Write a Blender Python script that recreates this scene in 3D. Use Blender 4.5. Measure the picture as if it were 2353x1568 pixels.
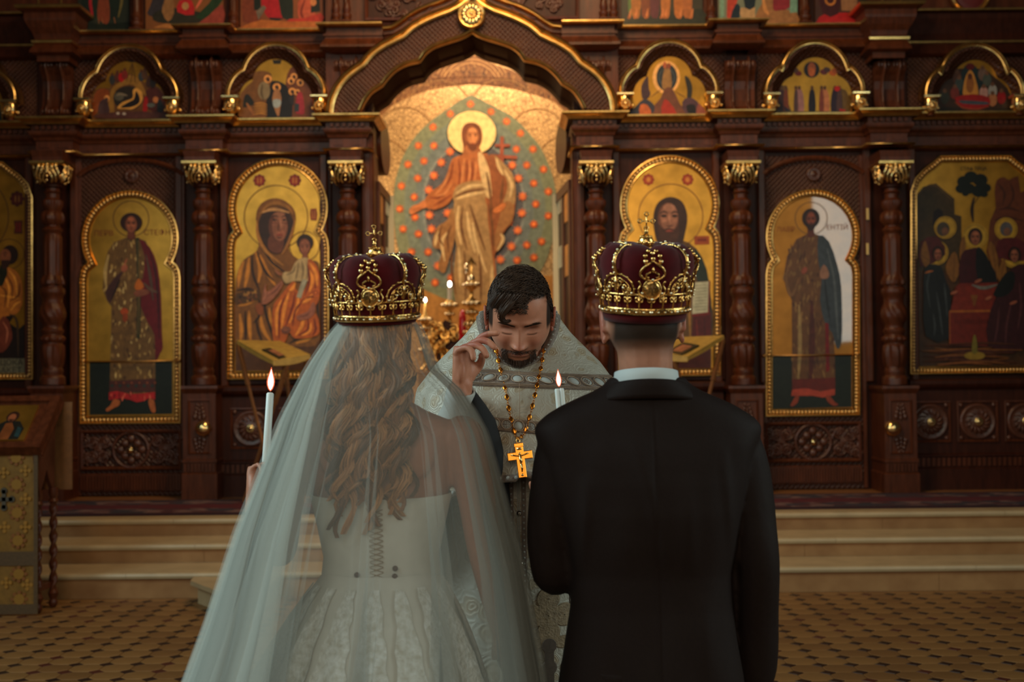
import bpy, bmesh, math, random
import numpy as np
from mathutils import Vector, Matrix, noise as mnoise
from math import pi, sin, cos, tan, atan, atan2, sqrt, radians

for o in list(bpy.data.objects):
    bpy.data.objects.remove(o, do_unlink=True)
SC = bpy.context.scene
COL = SC.collection

# ------------------------------------------------------------------ camera
F = 2775.0                      # focal length in pixels of the 2353 x 1568 frame
CX, CY = 1176.5, 784.0
CAM_H = 1.53
PITCH = atan(76.0 / F)
ROLL = 0.0098
_F = Vector((0, cos(PITCH), sin(PITCH)))
_u0 = Vector((0, -sin(PITCH), cos(PITCH)))
_r0 = Vector((1, 0, 0))
_U = _u0 * cos(ROLL) + _r0 * sin(ROLL)
_R = _r0 * cos(ROLL) - _u0 * sin(ROLL)
cam_d = bpy.data.cameras.new('camera')
cam_d.sensor_width = 36.0
cam_d.lens = F * 36.0 / 2353.0
cam_d.clip_start = 0.05
cam_d.dof.use_dof = True
cam_d.dof.focus_distance = 3.42
cam_d.dof.aperture_fstop = 3.7
cam = bpy.data.objects.new('camera', cam_d)
COL.objects.link(cam)
cam.matrix_world = Matrix(((_R.x, _U.x, -_F.x, 0), (_R.y, _U.y, -_F.y, 0), (_R.z, _U.z, -_F.z, CAM_H), (0, 0, 0, 1)))
SC.camera = cam

# ------------------------------------------------------------------ light
W = bpy.data.worlds.new('church_gloom')
SC.world = W
W.use_nodes = True
W.node_tree.nodes['Background'].inputs[0].default_value = (1.0, 0.80, 0.62, 1)
W.node_tree.nodes['Background'].inputs[1].default_value = 0.022

def area(name, loc, target, sx, sy, power, color, spread=180):
    l = bpy.data.lights.new(name, 'AREA')
    l.shape = 'RECTANGLE'
    l.size, l.size_y = sx, sy
    l.energy = power
    l.color = color
    l.spread = radians(spread)
    o = bpy.data.objects.new(name, l)
    COL.objects.link(o)
    o.location = loc
    d = Vector(target) - Vector(loc)
    o.rotation_euler = d.to_track_quat('-Z', 'Y').to_euler()
    return o

area('window_daylight_north', (-5.4, 2.3, 4.6), (-0.1, 2.8, 1.2), 2.4, 3.4, 175, (0.74, 0.96, 0.97), 140)
area('window_daylight_west', (-3.4, -2.6, 4.6), (-0.3, 2.6, 1.2), 1.6, 2.6, 46, (0.78, 0.97, 0.97))
area('window_daylight_south', (5.4, 1.85, 3.75), (0.0, 1.85, 3.75), 2.96, 3.5, 150, (0.80, 0.97, 0.93))
area('nave_daylight', (0.3, -8.5, 4.8), (0.0, 9.0, 2.6), 7.0, 4.0, 300, (1.0, 0.87, 0.66))
area('chandelier_glow', (0.0, 7.4, 6.6), (-0.1, 10.9, 2.9), 1.8, 1.8, 105, (1.0, 0.66, 0.34), 130)
area('altar_lamps', (-0.3, 13.6, 6.6), (-0.3, 16.0, 4.1), 2.0, 0.5, 150, (1.0, 0.74, 0.48))
area('altar_window', (-2.6, 14.2, 3.6), (-0.3, 15.6, 2.4), 1.0, 1.6, 42, (1.0, 0.74, 0.46))

SC.view_settings.view_transform = 'Standard'
SC.view_settings.look = 'None'
SC.view_settings.gamma = 1.0
SC.view_settings.use_curve_mapping = False
SC.view_settings.exposure = 0.0

# ------------------------------------------------------------------ projection helpers
def P(x, y, Y):
    """world point at depth Y seen at photograph position (x, y)"""
    d = _F + _R * ((x - CX) / F) + _U * ((CY - y) / F)
    t = Y / d.y
    return Vector((d.x * t, Y, CAM_H + d.z * t))

def XZ(pts, Y):
    return [(lambda v: (v.x, v.z))(P(x, y, Y)) for x, y in pts]

def ZC(yc, Y):
    return P(CX, yc, Y).z

def PXM(Y):
    return F / Y

def lin(c):
    c = c / 255.0
    return c / 12.92 if c <= 0.04045 else ((c + 0.055) / 1.055) ** 2.4

def rgb(r, g, b, k=1.0):
    return (min(1, lin(r) * k), min(1, lin(g) * k), min(1, lin(b) * k))

# ------------------------------------------------------------------ curves
def catmull(pts, n=6, closed=False):
    pts = [Vector(p) for p in pts]
    out = []
    N = len(pts)
    rng = range(N if closed else N - 1)
    for i in rng:
        if closed:
            p0, p1, p2, p3 = pts[(i - 1) % N], pts[i], pts[(i + 1) % N], pts[(i + 2) % N]
        else:
            p1, p2 = pts[i], pts[i + 1]
            p0 = pts[i - 1] if i > 0 else p1 * 2 - p2
            p3 = pts[i + 2] if i + 2 < N else p2 * 2 - p1
        for k in range(n):
            t = k / n
            t2, t3 = t * t, t * t * t
            out.append(((p1 * 2) + (p2 - p0) * t + (p0 * 2 - p1 * 5 + p2 * 4 - p3) * t2 + (p1 * 3 - p0 - p2 * 3 + p3) * t3) * 0.5)
    if not closed:
        out.append(pts[-1])
    return out

def arc(cx, cy, r, a0, a1, n=12, ry=None):
    ry = r if ry is None else ry
    return [(cx + r * cos(radians(a0 + (a1 - a0) * i / n)), cy - ry * sin(radians(a0 + (a1 - a0) * i / n))) for i in range(n + 1)]

# ------------------------------------------------------------------ mesh builder
OFF = {}

class MB:
    def __init__(s):
        s.v, s.f, s.m, s.c = [], [], [], []
        s.mi = 0
        s.col = None

    def add(s, vs, fs):
        b = len(s.v)
        s.v.extend([tuple(p) for p in vs])
        for f in fs:
            s.f.append([b + i for i in f])
            s.m.append(s.mi)
            s.c.append(s.col)
        return s

    def box(s, x0, x1, y0, y1, z0, z1, bev=0.0):
        if bev <= 0:
            vs = [(x, y, z) for z in (z0, z1) for y in (y0, y1) for x in (x0, x1)]
            return s.add(vs, [(0, 2, 3, 1), (4, 5, 7, 6), (0, 1, 5, 4), (2, 6, 7, 3), (0, 4, 6, 2), (1, 3, 7, 5)])
        b = bev
        vs = [(x0, y1, z0), (x1, y1, z0), (x1, y1, z1), (x0, y1, z1),
              (x0, y0 + b, z0), (x1, y0 + b, z0), (x1, y0 + b, z1), (x0, y0 + b, z1),
              (x0 + b, y0, z0 + b), (x1 - b, y0, z0 + b), (x1 - b, y0, z1 - b), (x0 + b, y0, z1 - b)]
        return s.add(vs, [(0, 3, 2, 1), (8, 9, 10, 11), (4, 5, 9, 8), (5, 6, 10, 9), (6, 7, 11, 10), (7, 4, 8, 11),
                          (0, 1, 5, 4), (1, 2, 6, 5), (2, 3, 7, 6), (3, 0, 4, 7)])

    def grid(s, rows, closed=False, flip=False):
        n = len(rows[0])
        vs = [p for r in rows for p in r]
        fs = []
        for i in range(len(rows) - 1):
            for j in range(n if closed else n - 1):
                a, b = i * n + j, i * n + (j + 1) % n
                c, d = (i + 1) * n + (j + 1) % n, (i + 1) * n + j
                fs.append((a, d, c, b) if flip else (a, b, c, d))
        return s.add(vs, fs)

    def prism(s, poly, y0, y1):
        """polygon of (x, z) extruded from y0 (front) to y1"""
        n = len(poly)
        vs = [(x, y0, z) for x, z in poly] + [(x, y1, z) for x, z in poly]
        fs = [list(range(n)), list(range(2 * n - 1, n - 1, -1))]
        fs += [(i, i + n, (i + 1) % n + n, (i + 1) % n) for i in range(n)]
        return s.add(vs, fs)

    def ring_prism(s, outer, inner, y0, y1):
        """band between two polylines of equal length (open or closed handled by caller)"""
        n = len(outer)
        vs = [(x, y0, z) for x, z in outer] + [(x, y0, z) for x, z in inner] + [(x, y1, z) for x, z in outer] + [(x, y1, z) for x, z in inner]
        fs = []
        for i in range(n - 1):
            j = i + 1
            fs += [(i, j, n + j, n + i), (2 * n + i, 3 * n + i, 3 * n + j, 2 * n + j), (i, 2 * n + i, 2 * n + j, j), (n + i, n + j, 3 * n + j, 3 * n + i)]
        fs += [(0, n, 3 * n, 2 * n), (n - 1, 3 * n - 1, 4 * n - 1, 2 * n - 1)]
        return s.add(vs, fs)

    def flat(s, poly, y):
        return s.add([(x, y, z) for x, z in poly], [list(range(len(poly)))])

    def tube(s, path, rad, n=8, caps=True, flat=1.0, up=None):
        path = [Vector(p) for p in path]
        N = len(path)
        rows = []
        prev = None
        for i, p in enumerate(path):
            t = (path[min(i + 1, N - 1)] - path[max(i - 1, 0)])
            if t.length < 1e-9:
                t = Vector((0, 0, 1))
            t.normalize()
            if prev is None:
                a = Vector(up) if up is not None else (Vector((0, 0, 1)) if abs(t.z) < 0.9 else Vector((1, 0, 0)))
                u = t.cross(a).normalized()
            else:
                u = (prev - t * prev.dot(t))
                u = u.normalized() if u.length > 1e-6 else t.orthogonal().normalized()
            prev = u
            w = t.cross(u)
            r = rad(i / (N - 1)) if callable(rad) else (rad[i] if isinstance(rad, (list, tuple)) else rad)
            if isinstance(r, (list, tuple)):
                ra, rb = r
            else:
                ra, rb = r, r * flat
            rows.append([p + u * (cos(2 * pi * k / n) * ra) + w * (sin(2 * pi * k / n) * rb) for k in range(n)])
        s.grid(rows, closed=True)
        if caps:
            b = len(s.v) - N * n
            s.f.append([b + k for k in range(n)][::-1]); s.m.append(s.mi); s.c.append(s.col)
            e = len(s.v) - n
            s.f.append([e + k for k in range(n)]); s.m.append(s.mi); s.c.append(s.col)
        return s

    def loft(s, secs, n=24, caps=True, power=2.0):
        """secs: (center, (ax vec), (ay vec)) ellipse sections"""
        rows = []
        for c, a, b in secs:
            c, a, b = Vector(c), Vector(a), Vector(b)
            row = []
            for k in range(n):
                ca, sa = cos(2 * pi * k / n), sin(2 * pi * k / n)
                ca = math.copysign(abs(ca) ** (2 / power), ca)
                sa = math.copysign(abs(sa) ** (2 / power), sa)
                row.append(c + a * ca + b * sa)
            rows.append(row)
        s.grid(rows, closed=True)
        if caps:
            b0 = len(s.v) - len(rows) * n
            s.f.append([b0 + k for k in range(n)][::-1]); s.m.append(s.mi); s.c.append(s.col)
            e = len(s.v) - n
            s.f.append([e + k for k in range(n)]); s.m.append(s.mi); s.c.append(s.col)
        return s

    def lathe(s, cx, cy, prof, n=20, mod=None, caps=True):
        """prof: (r, z) list about a vertical axis"""
        rows = []
        for i, (r, z) in enumerate(prof):
            row = []
            for k in range(n):
                a = 2 * pi * k / n
                rr = r * (mod(a, z, i) if mod else 1.0)
                row.append((cx + rr * cos(a), cy + rr * sin(a), z))
            rows.append(row)
        up = prof[-1][1] >= prof[0][1]
        s.grid(rows, closed=True, flip=not up)
        if caps:
            b0 = len(s.v) - len(rows) * n
            f0 = [b0 + k for k in range(n)]
            e = len(s.v) - n
            f1 = [e + k for k in range(n)]
            s.f.append(f0[::-1] if up else f0); s.m.append(s.mi); s.c.append(s.col)
            s.f.append(f1 if up else f1[::-1]); s.m.append(s.mi); s.c.append(s.col)
        return s

    def ball(s, c, r, n=12, m=8, sc=(1, 1, 1)):
        c = Vector(c)
        rows = []
        for i in range(m + 1):
            th = pi * i / m
            rr = max(sin(th), 0.001)
            rows.append([c + Vector((r * sc[0] * rr * cos(2 * pi * k / n), r * sc[1] * rr * sin(2 * pi * k / n), -r * sc[2] * cos(th))) for k in range(n)])
        return s.grid(rows, closed=True)

    def disc_y(s, c, prof, n=20, mod=None):
        """lathe about the Y axis facing the viewer: prof (r, y)"""
        c = Vector(c)
        rows = []
        for i, (r, y) in enumerate(prof):
            rows.append([c + Vector((r * (mod(2 * pi * k / n, i) if mod else 1) * cos(2 * pi * k / n), y, r * (mod(2 * pi * k / n, i) if mod else 1) * sin(2 * pi * k / n))) for k in range(n)])
        return s.grid(rows, closed=True)

    def sweep(s, poly, prof, closed=True, side=1):
        """sweep a profile of (inset, y) along an (x, z) polyline; inset to the left of travel * side"""
        pts = [Vector((p[0], p[1])) for p in poly]
        N = len(pts)
        rows = []
        for i in range(N):
            if closed:
                a, b = pts[i - 1], pts[(i + 1) % N]
            else:
                a, b = pts[max(i - 1, 0)], pts[min(i + 1, N - 1)]
            d1 = (pts[i] - a)
            d2 = (b - pts[i])
            d1 = d1.normalized() if d1.length > 1e-9 else d2.normalized()
            d2 = d2.normalized() if d2.length > 1e-9 else d1
            n1, n2 = Vector((-d1.y, d1.x)), Vector((-d2.y, d2.x))
            m = (n1 + n2)
            if m.length < 1e-6:
                m = n1
            m.normalize()
            k = 1.0 / max(0.45, m.dot(n1))
            rows.append([(pts[i].x + m.x * k * side * o, y, pts[i].y + m.y * k * side * o) for o, y in prof])
        if closed:
            rows.append(rows[0])
        return s.grid(rows, flip=(side < 0))

    def plan_sweep(s, path, prof):
        """path of (x, y) seen from above, running +x; prof (out towards -y, z)"""
        pts = [Vector(p) for p in path]
        N = len(pts)
        rows = []
        for i in range(N):
            d1 = (pts[i] - pts[i - 1]).normalized() if i > 0 else (pts[1] - pts[0]).normalized()
            d2 = (pts[i + 1] - pts[i]).normalized() if i < N - 1 else d1
            n1, n2 = Vector((d1.y, -d1.x)), Vector((d2.y, -d2.x))
            m = (n1 + n2).normalized()
            k = 1.0 / max(0.4, m.dot(n1))
            rows.append([(pts[i].x + m.x * k * o, pts[i].y + m.y * k * o, z) for o, z in prof])
        return s.grid(rows)

    def mesh(s, name):
        me = bpy.data.meshes.new(name)
        me.from_pydata(s.v, [], s.f)
        return me

    def build(s, name, mat, parent=None, smooth=False, kind=None, label=None):
        me = s.mesh(name)
        mats = mat if isinstance(mat, (list, tuple)) else [mat]
        for m in mats:
            me.materials.append(m)
        if len(mats) > 1:
            me.polygons.foreach_set('material_index', s.m)
        if s.c and any(c is not None for c in s.c):
            at = me.color_attributes.new('paint', 'FLOAT_COLOR', 'CORNER')
            arr = np.empty((len(me.loops), 4), np.float32)
            cc = np.array([(c if c is not None else (1, 1, 1)) for c in s.c], np.float32)
            tot = np.empty(len(me.polygons), np.int32)
            me.polygons.foreach_get('loop_total', tot)
            arr[:, :3] = np.repeat(cc, tot, axis=0)
            arr[:, 3] = 1
            at.data.foreach_set('color', arr.ravel())
        if smooth is True:
            me.polygons.foreach_set('use_smooth', [True] * len(me.polygons))
        elif smooth:
            me.polygons.foreach_set('use_smooth', [True] * len(me.polygons))
            me.set_sharp_from_angle(angle=radians(smooth))
        return put(me, name, parent, kind, label)

def put(me, name, parent=None, kind=None, label=None):
    if parent is not None and parent.name in OFF:
        off = OFF[parent.name]
        me.transform(Matrix.Translation(-off))
    o = bpy.data.objects.new(name, me)
    COL.objects.link(o)
    if parent is not None:
        o.parent = parent
        OFF[o.name] = OFF.get(parent.name, Vector((0, 0, 0)))
    else:
        OFF[o.name] = Vector((0, 0, 0))
    if kind:
        o['kind'] = kind
    if label:
        o['label'] = label
    return o

def thing(name, label, cat, loc, group=None, kind=None):
    o = bpy.data.objects.new(name, None)
    o.empty_display_size = 0.1
    COL.objects.link(o)
    o.location = loc
    OFF[o.name] = Vector(loc)
    o['label'] = label
    o['category'] = cat
    if group:
        o['group'] = group
    if kind:
        o['kind'] = kind
    return o

def tag(o, label, cat, group=None, kind=None):
    o['label'] = label
    o['category'] = cat
    if group:
        o['group'] = group
    if kind:
        o['kind'] = kind
    return o

def fuse(mb, voxel, smooth=6, factor=0.5):
    """one continuous skin grown over the overlapping volumes of a builder"""
    me = mb.mesh('tmp')
    o = bpy.data.objects.new('tmp', me)
    COL.objects.link(o)
    r = o.modifiers.new('r', 'REMESH')
    r.mode = 'VOXEL'
    r.voxel_size = voxel
    r.use_smooth_shade = True
    if smooth:
        sm = o.modifiers.new('s', 'SMOOTH')
        sm.iterations = smooth
        sm.factor = factor
    dg = bpy.context.evaluated_depsgraph_get()
    out = bpy.data.meshes.new_from_object(o.evaluated_get(dg))
    bpy.data.objects.remove(o, do_unlink=True)
    bpy.data.meshes.remove(me)
    out.polygons.foreach_set('use_smooth', [True] * len(out.polygons))
    return out

def mesh_np(me):
    a = np.empty(len(me.vertices) * 3, np.float32)
    me.vertices.foreach_get('co', a)
    return a.reshape(-1, 3)

def set_np(me, a):
    me.vertices.foreach_set('co', a.astype(np.float32).ravel())
    me.update()

def vcol(me, cols, name='paint'):
    at = me.color_attributes.new(name, 'FLOAT_COLOR', 'POINT')
    arr = np.ones((len(me.vertices), 4), np.float32)
    arr[:, :3] = cols
    at.data.foreach_set('color', arr.ravel())

# ------------------------------------------------------------------ materials
def mat(name, base, rough=0.5, metal=0.0, vary=0.0, vscale=8.0, bump=0.0, bscale=40.0, stretch=(1, 1, 1), attr=False, spec=0.5,
        sheen=0.0, sss=0.0, base2=None, emit=None, trans=0.0, coat=0.0, detail=4.0):
    m = bpy.data.materials.new(name)
    m.use_nodes = True
    nt = m.node_tree
    N, L = nt.nodes, nt.links
    b = N['Principled BSDF']
    b.inputs['Roughness'].default_value = rough
    b.inputs['Metallic'].default_value = metal
    b.inputs['Specular IOR Level'].default_value = spec
    b.inputs['Sheen Weight'].default_value = sheen
    b.inputs['Coat Weight'].default_value = coat
    if sss:
        b.inputs['Subsurface Weight'].default_value = sss
        b.inputs['Subsurface Radius'].default_value = (0.02, 0.008, 0.004)
        b.inputs['Subsurface Scale'].default_value = 0.5
    if trans:
        b.inputs['Transmission Weight'].default_value = trans
    if emit:
        b.inputs['Emission Color'].default_value = (*emit[0], 1)
        b.inputs['Emission Strength'].default_value = emit[1]
    tc = N.new('ShaderNodeTexCoord')
    mp = N.new('ShaderNodeMapping')
    mp.inputs['Scale'].default_value = stretch
    L.new(tc.outputs['Object'], mp.inputs[0])
    src = None
    if attr:
        a = N.new('ShaderNodeAttribute')
        a.attribute_name = 'paint'
        src = a.outputs['Color']
    if vary > 0:
        nz = N.new('ShaderNodeTexNoise')
        nz.inputs['Scale'].default_value = vscale
        nz.inputs['Detail'].default_value = detail
        L.new(mp.outputs[0], nz.inputs['Vector'])
        mx = N.new('ShaderNodeMix')
        mx.data_type = 'RGBA'
        if attr:
            mx.blend_type = 'MULTIPLY'
            mx.inputs[0].default_value = 1.0
            rp = N.new('ShaderNodeMapRange')
            rp.inputs[1].default_value, rp.inputs[2].default_value = 0.3, 0.7
            rp.inputs[3].default_value, rp.inputs[4].default_value = 1 - vary, 1 + vary
            L.new(nz.outputs['Fac'], rp.inputs[0])
            L.new(src, mx.inputs[6])
            L.new(rp.outputs[0], mx.inputs[7])
        else:
            rp = N.new('ShaderNodeMapRange')
            rp.inputs[1].default_value, rp.inputs[2].default_value = 0.3, 0.7
            L.new(nz.outputs['Fac'], rp.inputs[0])
            L.new(rp.outputs[0], mx.inputs[0])
            b2 = base2 or tuple(c * (1 - vary) for c in base)
            mx.inputs[6].default_value = (*b2, 1)
            mx.inputs[7].default_value = (*base, 1)
        src = mx.outputs[2]
    if src is not None:
        L.new(src, b.inputs['Base Color'])
    else:
        b.inputs['Base Color'].default_value = (*base, 1)
    if bump > 0:
        nb = N.new('ShaderNodeTexNoise')
        nb.inputs['Scale'].default_value = bscale
        nb.inputs['Detail'].default_value = 3
        L.new(mp.outputs[0], nb.inputs['Vector'])
        bp = N.new('ShaderNodeBump')
        bp.inputs['Strength'].default_value = bump
        bp.inputs['Distance'].default_value = 0.01
        L.new(nb.outputs['Fac'], bp.inputs['Height'])
        L.new(bp.outputs[0], b.inputs['Normal'])
    return m

def nodes_of(m):
    return m.node_tree.nodes, m.node_tree.links, m.node_tree.nodes['Principled BSDF']

M = {}
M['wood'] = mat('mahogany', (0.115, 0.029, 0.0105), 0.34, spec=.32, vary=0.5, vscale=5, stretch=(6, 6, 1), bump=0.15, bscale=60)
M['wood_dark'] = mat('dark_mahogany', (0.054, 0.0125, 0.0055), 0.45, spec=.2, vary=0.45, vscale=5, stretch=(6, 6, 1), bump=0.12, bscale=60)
M['wood_warm'] = mat('oiled_beech', (0.33, 0.13, 0.045), 0.42, vary=0.4, vscale=6, stretch=(8, 8, 1), bump=0.1)
M['gold'] = mat('gilding', (0.95, 0.60, 0.20), 0.28, 1.0, vary=0.35, vscale=14, bump=0.12, bscale=30)
M['gold_bright'] = mat('polished_gilding', (1.0, 0.70, 0.30), 0.2, 1.0, vary=0.2, vscale=20)
M['gold_bead'] = mat('bead_gilding', (1.0, 0.66, 0.26), 0.34, 0.9)
M['gold_dark'] = mat('dark_gilding', (0.16, 0.075, 0.02), 0.5, 0.7)  # darker gold for the bead grooves and shield crosses
M['gold_leaf'] = mat('gold_leaf', (0.76, 0.365, 0.055), 0.30, 0.86, vary=0.35, vscale=7, bump=0.05, bscale=14)
M['paint'] = mat('icon_tempera', (1, 1, 1), 0.42, vary=0.22, vscale=22, attr=True, bump=0.06, bscale=50, spec=0.4)
# ================================================================== structure
rnd = random.Random(7)

M['tile'] = mat('ochre_clay_tile', (0.285, 0.14, 0.044), 0.42, vary=0.35, vscale=3.0, bump=0.05)
M['tile2'] = mat('brown_ochre_clay_tile', (0.225, 0.105, 0.033), 0.42, vary=0.35, vscale=3.0, bump=0.05)
M['tile_dark'] = mat('oxblood_tile', (0.018, 0.006, 0.005), 0.4, vary=0.4, vscale=5)
M['tile_red'] = mat('brick_red_tile', (0.085, 0.016, 0.010), 0.4, vary=0.4, vscale=5)
M['grout'] = mat('grout', (0.10, 0.055, 0.025), 0.8)
M['stone'] = mat('honey_limestone', (0.42, 0.215, 0.078), 0.5, vary=0.3, vscale=6, bump=0.06, base2=(0.30, 0.135, 0.043))
M['stone_tread'] = mat('pale_limestone', (0.50, 0.37, 0.205), 0.42, vary=0.2, vscale=6, bump=0.04)
M['floorwood'] = mat('platform_parquet', (0.36, 0.15, 0.05), 0.35, vary=0.5, vscale=4, stretch=(1, 8, 1))

# ---- floor of octagon tiles with dark square insets
PT = 0.164
fl = MB().box(-7, 7, -1.5, 8.50, -0.12, -0.004).build('floor', M['grout'])
tag(fl, 'ochre octagon tile floor with small dark diamond insets', 'floor', kind='structure')
cq = 0.043            # half diagonal of an inset
octo, inset = [], []
nx0, nx1 = -34, 34
X0, Y0 = 0.03, 8.39

def oct_mesh(name, m):
    h = PT / 2 - 0.0015
    c = cq
    pts = [(-h + c, -h), (h - c, -h), (h, -h + c), (h, h - c), (h - c, h), (-h + c, h), (-h, h - c), (-h, -h + c)]
    mb = MB()
    k = 0.96
    vs = [(x, y, -0.003) for x, y in pts] + [(x * k, y * k, 0.0) for x, y in pts]
    mb.add(vs, [list(range(8, 16))] + [(i, (i + 1) % 8, 8 + (i + 1) % 8, 8 + i) for i in range(8)])
    me = mb.mesh(name)
    me.materials.append(m)
    return me

def ins_mesh(name, m):
    c = cq - 0.0022
    pts = [(-c, 0), (0, -c), (c, 0), (0, c)]
    vs = [(x, y, -0.003) for x, y in pts] + [(x * .94, y * .94, 0.0) for x, y in pts]
    me = MB().add(vs, [(4, 5, 6, 7)] + [(i, (i + 1) % 4, 4 + (i + 1) % 4, 4 + i) for i in range(4)]).mesh(name)
    me.materials.append(m)
    return me

om = [oct_mesh('tile', M['tile']), oct_mesh('tile', M['tile2'])]
im = [ins_mesh('tile_inset', M['tile_dark']), ins_mesh('tile_inset', M['tile_red'])]

def seen(x, y):
    """is this floor spot one that the photograph shows?"""
    d = Vector((x, y, -CAM_H))
    k = d.dot(_F)
    if k < 0.5:
        return False
    u = CX + F * d.dot(_R) / k
    v = CY - F * d.dot(_U) / k
    if v > 1582 or u < -12 or u > 2366:
        return False
    if 150 < u:
        left_lim = 520 - (v - 1360) * 0.38
        right_lim = 1795 - max(0, v - 1450) * 0.2
        if left_lim < u < right_lim:
            return False
    elif v < 1408 and u < 96:
        return False
    return True

rest_o, rest_i = [MB(), MB()], [MB(), MB()]
no = ni = 0
for j in range(0, 58):
    for i in range(nx0, nx1):
        x, y = X0 + i * PT, Y0 - j * PT
        k = 0 if rnd.random() < 0.72 else 1
        if seen(x, y) and no < 300:
            o = bpy.data.objects.new('tile', om[k]); COL.objects.link(o); o.parent = fl; o.location = (x, y, 0); no += 1
        else:
            rest_o[k].add([(v.co.x + x, v.co.y + y, v.co.z) for v in om[k].vertices], [list(p.vertices) for p in om[k].polygons])
        x, y = x + PT / 2, y + PT / 2
        k = 0 if rnd.random() < 0.85 else 1
        if y > 8.49:
            continue
        if seen(x, y) and ni < 300:
            o = bpy.data.objects.new('tile_inset', im[k]); COL.objects.link(o); o.parent = fl; o.location = (x, y, 0); ni += 1
        else:
            rest_i[k].add([(v.co.x + x, v.co.y + y, v.co.z) for v in im[k].vertices], [list(p.vertices) for p in im[k].polygons])
for k in (0, 1):
    rest_o[k].build('tile_field', (M['tile'], M['tile2'])[k], fl, kind='stuff')
    rest_i[k].build('inset_field', (M['tile_dark'], M['tile_red'])[k], fl, kind='stuff')

# ---- stone steps and the raised platform
ST = [(8.37, 0.18), (8.79, 0.32), (9.21, 0.455)]          # nosing depth, top height
ZP = 0.455
pf = MB().box(-7, 7, 8.46, 8.9, -0.1, 0.13).box(-7, 7, 8.88, 9.3, 0.0, 0.27).box(-7, 7, 9.30, 16.6, 0.0, 0.452).build('floor_platform', M['stone'])
tag(pf, 'raised platform with three honey limestone steps before the icon screen', 'platform', kind='structure')
zprev = 0.0
for si, (yn, zt) in enumerate(ST):
    xs = [-7.0]
    while xs[-1] < 7:
        xs.append(min(7.0, xs[-1] + rnd.uniform(1.35, 1.9)))
    for a, b in zip(xs[:-1], xs[1:]):
        MB().box(a + .001, b - .001, yn + 0.045, yn + 0.12, zprev, zt - 0.045).build('riser_slab', M['stone'], pf)
    depth = 0.49 if si < 2 else 0.30
    xs = [-7.0]
    while xs[-1] < 7:
        xs.append(min(7.0, xs[-1] + rnd.uniform(1.7, 2.4)))
    for a, b in zip(xs[:-1], xs[1:]):
        mb = MB()
        t = 0.045
        prof = [(0.0, zt), (0.0, zt)]
        rows = []
        for xx in (a + .001, b - .001):
            rows.append([(xx, yn + depth, zt - t), (xx, yn + 0.02, zt - t), (xx, yn + 0.006, zt - t + 0.006), (xx, yn, zt - 0.022), (xx, yn + 0.006, zt - 0.006), (xx, yn + 0.02, zt), (xx, yn + depth, zt)])
        mb.grid(rows, flip=True)
        n = 7
        mb.f += [list(range(n)), list(range(2 * n - 1, n - 1, -1))]
        mb.m += [0, 0]; mb.c += [None, None]
        mb.build('tread_slab', M['stone_tread'], pf)
    zprev = zt
pt = [P(440, 1332, 8.3), P(640, 1345, 8.3)]
lo = thing('stone_step_end', 'small pale stone end of a lower step beside the veil', 'step', (P(520, 1400, 8.05).x, 8.05, 0))
xa, xb = P(440, 1335, 8.3).x, P(640, 1340, 8.3).x
mb = MB()
vs = [(xa, 8.36, 0.125), (xb, 8.36, 0.125), (xb, 7.75, 0.125), (xa + 0.33, 7.75, 0.125), (xa + 0.02, 8.2, 0.125)]
n = 5
mb.add(vs + [(x, y, 0.155) for x, y, z in vs], [list(range(4, -1, -1)), list(range(5, 10))] + [(i, (i + 1) % n, n + (i + 1) % n, n + i) for i in range(n)])
mb.build('tread_slab', M['stone_tread'], lo)
vs = [(xa + .05, 8.36, 0.002), (xb - .02, 8.36, 0.002), (xb - .02, 7.80, 0.002), (xa + 0.36, 7.80, 0.002), (xa + 0.07, 8.2, 0.002)]
MB().add(vs + [(x, y, 0.125) for x, y, z in vs], [list(range(4, -1, -1)), list(range(5, 10))] + [(i, (i + 1) % n, n + (i + 1) % n, n + i) for i in range(n)]).build('step_body', M['stone_tread'], lo)

MB().box(-7, 7, 10.55, 11.3, 0.452, 0.456).build('parquet_strip', M['floorwood'], pf)
mc = mat('carpet_border_wool', (0.10, 0.055, 0.05), 0.95)
N_, L_, B_ = nodes_of(mc)
vo = N_.new('ShaderNodeTexVoronoi'); vo.inputs['Scale'].default_value = 9
tc = N_.new('ShaderNodeTexCoord'); mp = N_.new('ShaderNodeMapping'); mp.inputs['Scale'].default_value = (1, 1.4, 1)
L_.new(tc.outputs['Object'], mp.inputs[0]); L_.new(mp.outputs[0], vo.inputs['Vector'])
cr = N_.new('ShaderNodeValToRGB')
cr.color_ramp.interpolation = 'CONSTANT'
cr.color_ramp.elements[0].color = (0.028, 0.022, 0.035, 1)
cr.color_ramp.elements[1].position = 0.42; cr.color_ramp.elements[1].color = (0.16, 0.085, 0.08, 1)
e = cr.color_ramp.elements.new(0.62); e.color = (0.07, 0.012, 0.016, 1)
L_.new(vo.outputs['Color'], cr.inputs[0]); L_.new(cr.outputs[0], B_.inputs['Base Color'])
M['carpet_border'] = mc
M['carpet_red'] = mat('carpet_red_wool', (0.105, 0.006, 0.014), 0.95, vary=0.4, vscale=20)
M['carpet_dark'] = mat('carpet_dark_wool', (0.035, 0.006, 0.012), 0.95, vary=0.4, vscale=20)
cp = thing('carpet_runner', 'long dark red carpet runner with patterned borders along the platform', 'carpet', (0, 10.0, ZP))
ys = [9.42, 9.50, 9.80, 10.12, 10.42, 10.50]
for k, (nm, mk) in enumerate([('carpet_edge', 'carpet_dark'), ('carpet_border', 'carpet_border'), ('carpet_field', 'carpet_red'), ('carpet_border', 'carpet_border'), ('carpet_edge', 'carpet_dark')]):
    MB().box(-7, 7, ys[k], ys[k + 1], ZP + .0015, ZP + 0.014).build(nm, M[mk], cp)

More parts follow.
